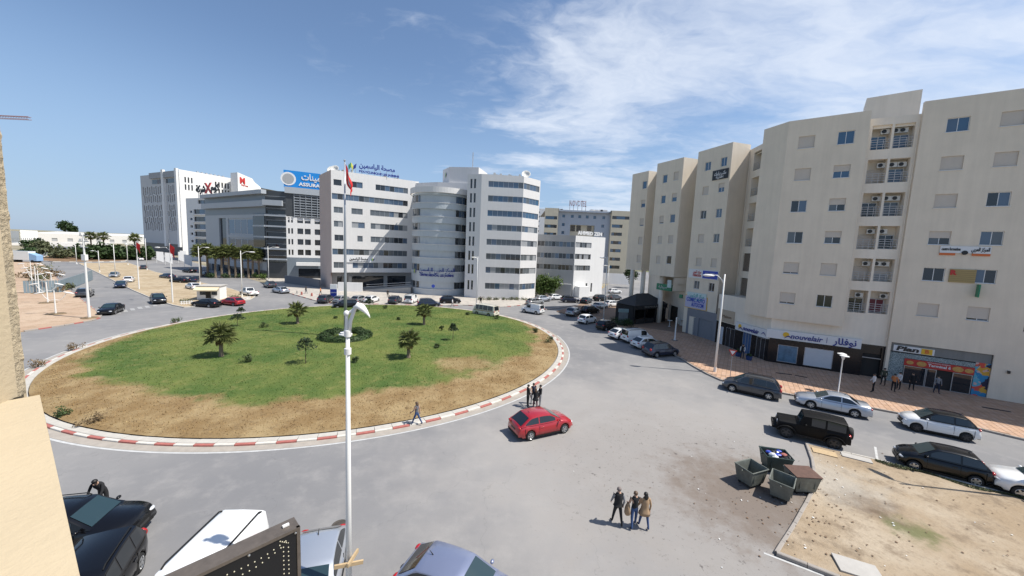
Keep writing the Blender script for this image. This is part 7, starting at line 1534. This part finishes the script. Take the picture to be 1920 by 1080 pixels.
# dotted sign box below the window
zs = 10.0; s_fr, s_br, s_fl, s_bl = [np.array(G(*q, zs)[:2]) for q in ((563, 987), (547, 970), (367, 1080), (308, 1080))]
ax = (s_fl-s_fr)/np.hypot(*(s_fl-s_fr)); th_v = s_br-s_fr; th_v = th_v-ax*(th_v@ax); LB = 1.5
sb = thing('sign_box', 'rusty edged sign box with dotted black face projecting from the building', 'sign', (float(s_fr[0]), float(s_fr[1]), 0)); M_BOX = mat('weathered_sign_metal', (.16, .135, .115), .55, .5, var=.4, vscale=14, streak=.1); M_FACE = mat('black_sign_face', (.008, .008, .009), .35); M_DOT = mat('pale_led_dot', (.55, .52, .40), .4)
fr_, fl_, br_, bl_ = s_fr, s_fr+ax*LB, s_fr+th_v, s_fr+th_v+ax*LB; HB = .75
MB().prism([tuple(fr_+th_v*.12), tuple(br_), tuple(bl_), tuple(fl_+th_v*.12)], zs-HB, zs-.004).build('case', M_BOX, sb, world=True)
def onface(s, z, o): p = s_fr+ax*s+(-th_v/np.hypot(*th_v))*o; return (p[0], p[1], zs+z)
def frame_bar(s0, s1_, z0, z1, o0, o1, nm, m_):
    P_ = [onface(s, z, o) for o in (o0, o1) for s, z in ((s0, z0), (s1_, z0), (s1_, z1), (s0, z1))]; mb = MB().add(P_, [(0, 3, 2, 1), (4, 5, 6, 7), (0, 1, 5, 4), (1, 2, 6, 5), (2, 3, 7, 6), (3, 0, 4, 7)]); ob_ = mb.build(nm, m_, sb, world=True)
    bm = bmesh.new(); bm.from_mesh(ob_.data); bmesh.ops.recalc_face_normals(bm, faces=bm.faces); bm.to_mesh(ob_.data); bm.free()
tk_ = float(np.hypot(*th_v))
frame_bar(.02, LB-.02, -HB+.02, -.02, -.02, -.008, 'face', M_FACE)
frame_bar(0, LB, -.022, 0, -.02, 0, 'edge_trim', M_BOX); frame_bar(0, LB, -HB, -HB+.022, -.02, 0, 'edge_trim', M_BOX); frame_bar(0, .022, -HB, 0, -.021, -.001, 'edge_trim', M_BOX); frame_bar(LB-.022, LB, -HB, 0, -.021, -.001, 'edge_trim', M_BOX)
dotm = ellip(0, 0, 0, .0045, .0045, .0045, 6, 4).mesh('led_dot', M_DOT); dots = []
for k in range(16): dots.append((.075, -.085-.033*k)); 
for k in range(15): dots.append((.105, -.10-.033*k))
for k in range(26): u = k/25; dots += [(.09+.9*u, -.062-.02*math.sin(u*9)-.10*u), (.12+.9*u, -.095-.03*math.sin(u*9)-.11*u)]
for k in range(5): dots.append((.075+.012*k, -.085+.01*k))
for s, z in dots: inst('led_dot', dotm, sb, wloc(sb, onface(s, z, -.006)))
for s in (.03, .3, .6): inst('rivet', ellip(0, 0, 0, .009, .009, .009, 8, 5).mesh('rivet', M_RIM), sb, wloc(sb, onface(s, -.035, -.004)))
frame_bar(.05, .09, .0, .012, -tk_*.6, -tk_*.45, 'bird_dropping', S_WHITE)
# ================================================================== PEOPLE
M_SKIN = mat('skin', (.42, .26, .18), .6); M_HAIRB = mat('black_hair', (.012, .010, .009), .55); M_HAIRG = mat('grey_hair', (.16, .13, .12), .6); M_HAIRBR = mat('brown_hair', (.10, .06, .035), .55)
C_BLACK = mat('black_cloth', (.012, .012, .014), .9); C_DENIM = mat('blue_denim', (.035, .07, .17), .9, var=.2, vscale=12); C_TAN = mat('tan_cloth', (.33, .22, .13), .9, var=.15, vscale=10); C_GREYC = mat('grey_cloth', (.22, .22, .23), .9); C_WHITE = mat('white_cloth', (.66, .65, .64), .9); C_ORANGE = mat('orange_cloth', (.55, .20, .07), .9); C_WINE = mat('wine_cloth', (.10, .02, .04), .9); C_STRIPE = mat('grey_patterned_cloth', (.13, .13, .15), .9, var=.8, vscale=22); C_NAVY = mat('navy_cloth', (.02, .025, .05), .9); C_GREENC = mat('dark_olive_cloth', (.06, .065, .04), .9); M_SHOE = mat('black_shoe', (.015, .014, .013), .6)
def person(loc, az, label, top, trousers, sleeve=None, hair=M_HAIRB, h=1.74, walk=0.0, arms=(.1, .1), elbow=(.3, .3), lean=0.0, coat=None, long_hair=False, group=None, bag=None, splay=.10, head_turn=0, sit_arm=None, belt=None):
    k = h/1.74; sleeve = sleeve or top
    def rotx(p, a): return (p[0]*math.cos(a)+p[2]*math.sin(a), p[1], -p[0]*math.sin(a)+p[2]*math.cos(a))
    J = {}; E_ = []
    def add(n, p, r, par=None, m=0): J[n] = (Vector(p), r); E_.append((par, n, m)) if par else None
    def up(p): q = rotx((p[0], p[1], p[2]-.95), lean); return (q[0], q[1], q[2]+.95)
    add('pel', (0, 0, .95), .135); add('wai', up((0, 0, 1.12)), .118, 'pel', 0); add('che', up((.005, 0, 1.32)), .145, 'wai', 0); add('nb', up((0, 0, 1.46)), .085, 'che', 0); add('nk', up((.01, 0, 1.53)), .052, 'nb', 3); add('hd', up((.02, 0, 1.62)), .088, 'nk', 3); add('ht', up((.015, 0, 1.69)), .078, 'hd', 3)
    for i, s in enumerate((-1, 1)):
        sw = walk*s; add('hip%d' % i, (0, s*.095, .90), .088, 'pel', 1); kn = (math.sin(sw)*.43, s*(.095+splay*.35), .90-math.cos(sw)*.43); add('kn%d' % i, kn, .062, 'hip%d' % i, 1)
        bk = sw-(.45*abs(walk) if sw < 0 else .08*abs(walk)); an = (kn[0]+math.sin(bk)*.40, s*(.095+splay*.55), max(.07, kn[2]-math.cos(bk)*.40)); add('an%d' % i, an, .043, 'kn%d' % i, 1); add('to%d' % i, (an[0]+.16, an[1]+s*.02, max(.035, an[2]-.035)), .036, 'an%d' % i, 4)
        a = arms[i]; sh = (0, s*.185, 1.43); add('sh%d' % i, up(sh), .068, 'nb', 0); out = .22 if i < 9 else 0; el = (sh[0]+math.sin(a)*.28, sh[1]+s*.06, sh[2]-math.cos(a)*.28); add('el%d' % i, up(el), .048, 'sh%d' % i, 2); b = a+elbow[i]; wr = (el[0]+math.sin(b)*.24, el[1]-s*.02, el[2]-math.cos(b)*.24); add('wr%d' % i, up(wr), .036, 'el%d' % i, 2 if sleeve is top else 2); hn = (wr[0]+math.sin(b)*.06, wr[1], wr[2]-math.cos(b)*.06); add('hn%d' % i, up(hn), .032, 'wr%d' % i, 3)
    names = list(J); me = bpy.data.meshes.new('sk'); me.from_pydata([tuple(J[n][0]*k) for n in names], [(names.index(a), names.index(b)) for a, b, _ in E_], [])
    o = bpy.data.objects.new('sk', me); COL.objects.link(o); md = o.modifiers.new('s', 'SKIN'); md.use_smooth_shade = True; sv = me.skin_vertices[0].data
    for i, n in enumerate(names): r = J[n][1]*k; sv[i].radius = (r, r*(1.15 if n in ('che', 'pel') else 1)); sv[i].use_root = n == 'pel'
    ss = o.modifiers.new('u', 'SUBSURF'); ss.levels = 1; ss.render_levels = 1; bpy.context.view_layer.update()
    body = bpy.data.meshes.new_from_object(o.evaluated_get(bpy.context.evaluated_depsgraph_get())); bpy.data.objects.remove(o); bpy.data.meshes.remove(me)
    mats = [top, trousers, sleeve, M_SKIN, M_SHOE, hair]; body.materials.clear()
    mb = MB(); mb.v = [tuple(v.co) for v in body.vertices]; mb.f = [tuple(p.vertices) for p in body.polygons]; segs = [(J[a][0]*k, J[b][0]*k, m) for a, b, m in E_]
    for p in body.polygons:
        c_ = p.center; best = 9; bm_ = 0
        for a, b, m in segs:
            d = b-a; t_ = max(0, min(1, (c_-a).dot(d)/max(1e-9, d.length_squared))); q = (c_-(a+d*t_)).length
            if q < best: best, bm_ = q, m
        mb.m.append(bm_)
    bpy.data.meshes.remove(body)
    mb.mi = 3
    for i, s in enumerate((-1, 1)):     # five fingers on each hand
        hn, wr = J['hn%d' % i][0]*k, J['wr%d' % i][0]*k; d = (hn-wr).normalized(); sd = Vector((0, 1, 0)); fw = d.cross(sd).normalized()
        for f, (off, ln_) in enumerate(((-.028, .065), (-.010, .078), (.009, .074), (.026, .058))): p = hn+fw*off*k; mb.tube([p, p+d*ln_*.5*k, p+d*ln_*k-sd*s*.02*k], [.011*k, .010*k, .007*k], 5)
        p = wr+d*.02*k-fw*.03*k; mb.tube([p, p+d*.03*k-fw*.025*k, p+d*.06*k-fw*.028*k], [.012*k, .011*k, .008*k], 5)
    hc = J['hd'][0]*k; f_ = Vector((math.cos(lean), 0, -math.sin(lean))); u_ = Vector((math.sin(lean), 0, math.cos(lean)))
    def fp_(fx, y, uz): return hc+f_*fx*k+Vector((0, y*k, 0))+u_*uz*k
    for p, rr in ((fp_(.10, 0, -.005), (.018, .014, .022)), (fp_(.0, .09, 0), (.02, .012, .03)), (fp_(.0, -.09, 0), (.02, .012, .03))): e_ = ellip(p.x, p.y, p.z, rr[0]*k, rr[1]*k, rr[2]*k, 7, 5); mb.add(e_.v, e_.f)
    mb.mi = 5
    for y in (-.032, .032): p = fp_(.083, y, .02); e_ = ellip(p.x, p.y, p.z, .010*k, .013*k, .008*k, 6, 4); mb.add(e_.v, e_.f)
    mb.mi = 0; p = fp_(.086, 0, -.048); e_ = ellip(p.x, p.y, p.z, .008*k, .022*k, .006*k, 6, 4); o0 = len(mb.f); mb.mi = 3; mb.add(e_.v, e_.f)
    t = thing('person', label, 'person', (float(loc[0]), float(loc[1]), loc[2] if len(loc) > 2 else 0.0), az, group)
    mb.build('body', mats, t, smooth=True)
    p = fp_(-.018, 0, .045); hm = ellip(0, 0, 0, .102*k, .096*k, .090*k, 12, 8)
    if long_hair:
        q = ellip(-.05*k, 0, -.13*k, .075*k, .105*k, .15*k, 10, 7); hm.add(q.v, q.f)
    hm.v = [(v[0]+p.x, v[1]+p.y, v[2]+p.z) for v in hm.v]; hm.build('hair', hair, t, smooth=True)
    if coat:
        w_, zl, m_ = coat; prof = [(.155, 1.40), (.185, 1.28), (.158, 1.08), (.178, .95), (.185+w_*.6, (zl+.95)/2), (.185+w_, zl), (.165+w_, zl+.01)]
        c2 = MB(); n = 18; vs = []
        for r, z in prof:
            for q in range(n): a = 2*PI*q/n; wob = 1+.05*math.sin(a*5+z*3); x, y, zz = up((r*.82*wob*math.cos(a), r*1.05*wob*math.sin(a), z)); vs.append((x*k, y*k, zz*k))
        c2.add(vs, [(i*n+q, i*n+(q+1) % n, (i+1)*n+(q+1) % n, (i+1)*n+q) for i in range(len(prof)-1) for q in range(n)]); c2.build('coat', m_, t, smooth=True)
    if bag:
        m_, s = bag; i = 0 if s < 0 else 1; q = J['el%d' % i][0]*k; c2 = MB(); vs = []; n = 14
        for r, z in ((.05, .06), (.12, -.05), (.17, -.22), (.19, -.40), (.12, -.50)):
            for a_ in range(n): a = 2*PI*a_/n; wob = 1+.15*math.sin(3*a+z*9); vs.append((q.x+r*.75*wob*math.cos(a), q.y+s*.05+r*.7*wob*math.sin(a), q.z-.05+z))
        c2.add(vs, [(i_*n+q_, i_*n+(q_+1) % n, (i_+1)*n+(q_+1) % n, (i_+1)*n+q_) for i_ in range(4) for q_ in range(n)]); c2.build('carried_coat', m_, t, smooth=True)
    return t
def gl(px, py, z=0.0): g = G(px, py, z); return (float(g[0]), float(g[1]), z)
up_az = rad(95)
person(gl(1156, 984), up_az, 'man in black waistcoat with grey sleeves and black trousers walking away across the road', C_BLACK, C_BLACK, C_GREYC, M_HAIRG, 1.78, .22, (-.25, .3), (.5, .35), group=None, coat=(.02, .92, C_BLACK))
person(gl(1187, 989), up_az, 'woman in black top and jeans carrying a tan coat over her arm', C_BLACK, C_DENIM, M_SKIN, M_HAIRBR, 1.70, -.2, (.1, .2), (.5, .9), bag=(C_TAN, 1))
person(gl(1206, 990), up_az, 'woman with black hair in a flared tan jacket and jeans, walking away', C_TAN, C_DENIM, C_TAN, M_HAIRB, 1.68, .2, (-.2, .25), (.3, .5), coat=(.075, .70, C_TAN), long_hair=True)
person(gl(989, 763), rad(20), 'person all in black at the kerb side of the group by the red car', C_BLACK, C_BLACK, None, M_HAIRB, 1.78, .05, (.1, .3), (.2, .5))
person(gl(999, 757), rad(-80), 'person in dark top standing farthest back in the group by the red car', C_NAVY, C_GREYC, M_SKIN, M_HAIRB, 1.68, .0, (.5, .3), (.9, .6))
person(gl(1003, 768), rad(90), 'woman in black cardigan and wine trousers in the group by the red car', C_BLACK, C_WINE, None, M_HAIRBR, 1.66, .08, (.2, .4), (.5, 1.0), coat=(.06, .78, C_BLACK), long_hair=True)
person(gl(1012, 764), rad(190), 'person in black jacket and grey trousers in the group by the red car', C_BLACK, C_GREYC, None, M_HAIRB, 1.80, .06, (.3, .2), (.8, .3))
person(gl(781, 798), rad(165), 'woman in patterned top and jeans walking along the painted kerb', C_STRIPE, C_DENIM, M_SKIN, M_HAIRBR, 1.66, .38, (-.3, .4), (.2, .5), long_hair=True)
g = G(190, 935, 0.0); person((float(G(193, 916, 1.0)[0]), float(G(193, 916, 1.0)[1]), 0), rad(-75), 'person in black bending over the windscreen of the black car', C_BLACK, C_BLACK, None, M_HAIRB, 1.76, .05, (.9, 1.1), (.3, .2), lean=.55)
zp = .145
person(gl(1636, 735, zp), rad(150), 'man in white shirt and black trousers outside the dark shop entrance', C_WHITE, C_BLACK, None, M_HAIRB, 1.78, .1, (.2, .1), (.5, .3)); person(gl(1655, 722, zp), rad(200), 'person in dark olive jacket standing in the dark shop entrance', C_GREENC, C_BLACK, None, M_HAIRB, 1.74, .0)
person(gl(1674, 734, zp), rad(20), 'person in orange top beside the mural pillar', C_ORANGE, C_BLACK, None, M_HAIRB, 1.72, .1, (.2, .3), (.4, .6)); person(gl(1684, 730, zp), rad(170), 'person in white shirt beside the mural pillar', C_WHITE, C_BLACK, None, M_HAIRB, 1.72, .0); person(gl(1755, 737, zp), rad(250), 'person in grey blue top before the snack bar door', C_GREYC, C_NAVY, None, M_HAIRB, 1.7, .1); person(gl(1708, 731, zp), rad(240), 'person in black at the snack bar window', C_BLACK, C_BLACK, None, M_HAIRB, 1.72, .0)
person(gl(727, 558, .1), rad(100), 'person in black walking on the clinic forecourt', C_BLACK, C_BLACK, None, M_HAIRB, 1.75, .3); person(gl(730, 570, 0), rad(80), 'person in dark clothes beside the dark car in the clinic bays', C_NAVY, C_BLACK, None, M_HAIRB, 1.75, .1); person(gl(760, 569, 0), rad(200), 'person in black standing beside the white clinic van', C_BLACK, C_BLACK, None, M_HAIRB, 1.75, .0)
person(gl(574, 551, .1), rad(180), 'person in dark coat on the clinic corner pavement', C_BLACK, C_NAVY, None, M_HAIRB, 1.72, .2); person(gl(601, 553, .1), rad(10), 'person in red top on the clinic corner pavement', C_ORANGE, C_BLACK, None, M_HAIRB, 1.7, .2); person(gl(848, 576, 0), rad(0), 'person in white crossing the road before the black off-roader', C_WHITE, C_GREYC, None, M_HAIRB, 1.72, .35); person(gl(901, 571, .1), rad(-60), 'person in black leaning at the slim lamp before the clinic', C_BLACK, C_BLACK, None, M_HAIRB, 1.74, .15); person(gl(1391, 672, zp), rad(220), 'person in dark clothes at the airline office door', C_BLACK, C_NAVY, C_WHITE, M_HAIRB, 1.74, .1)
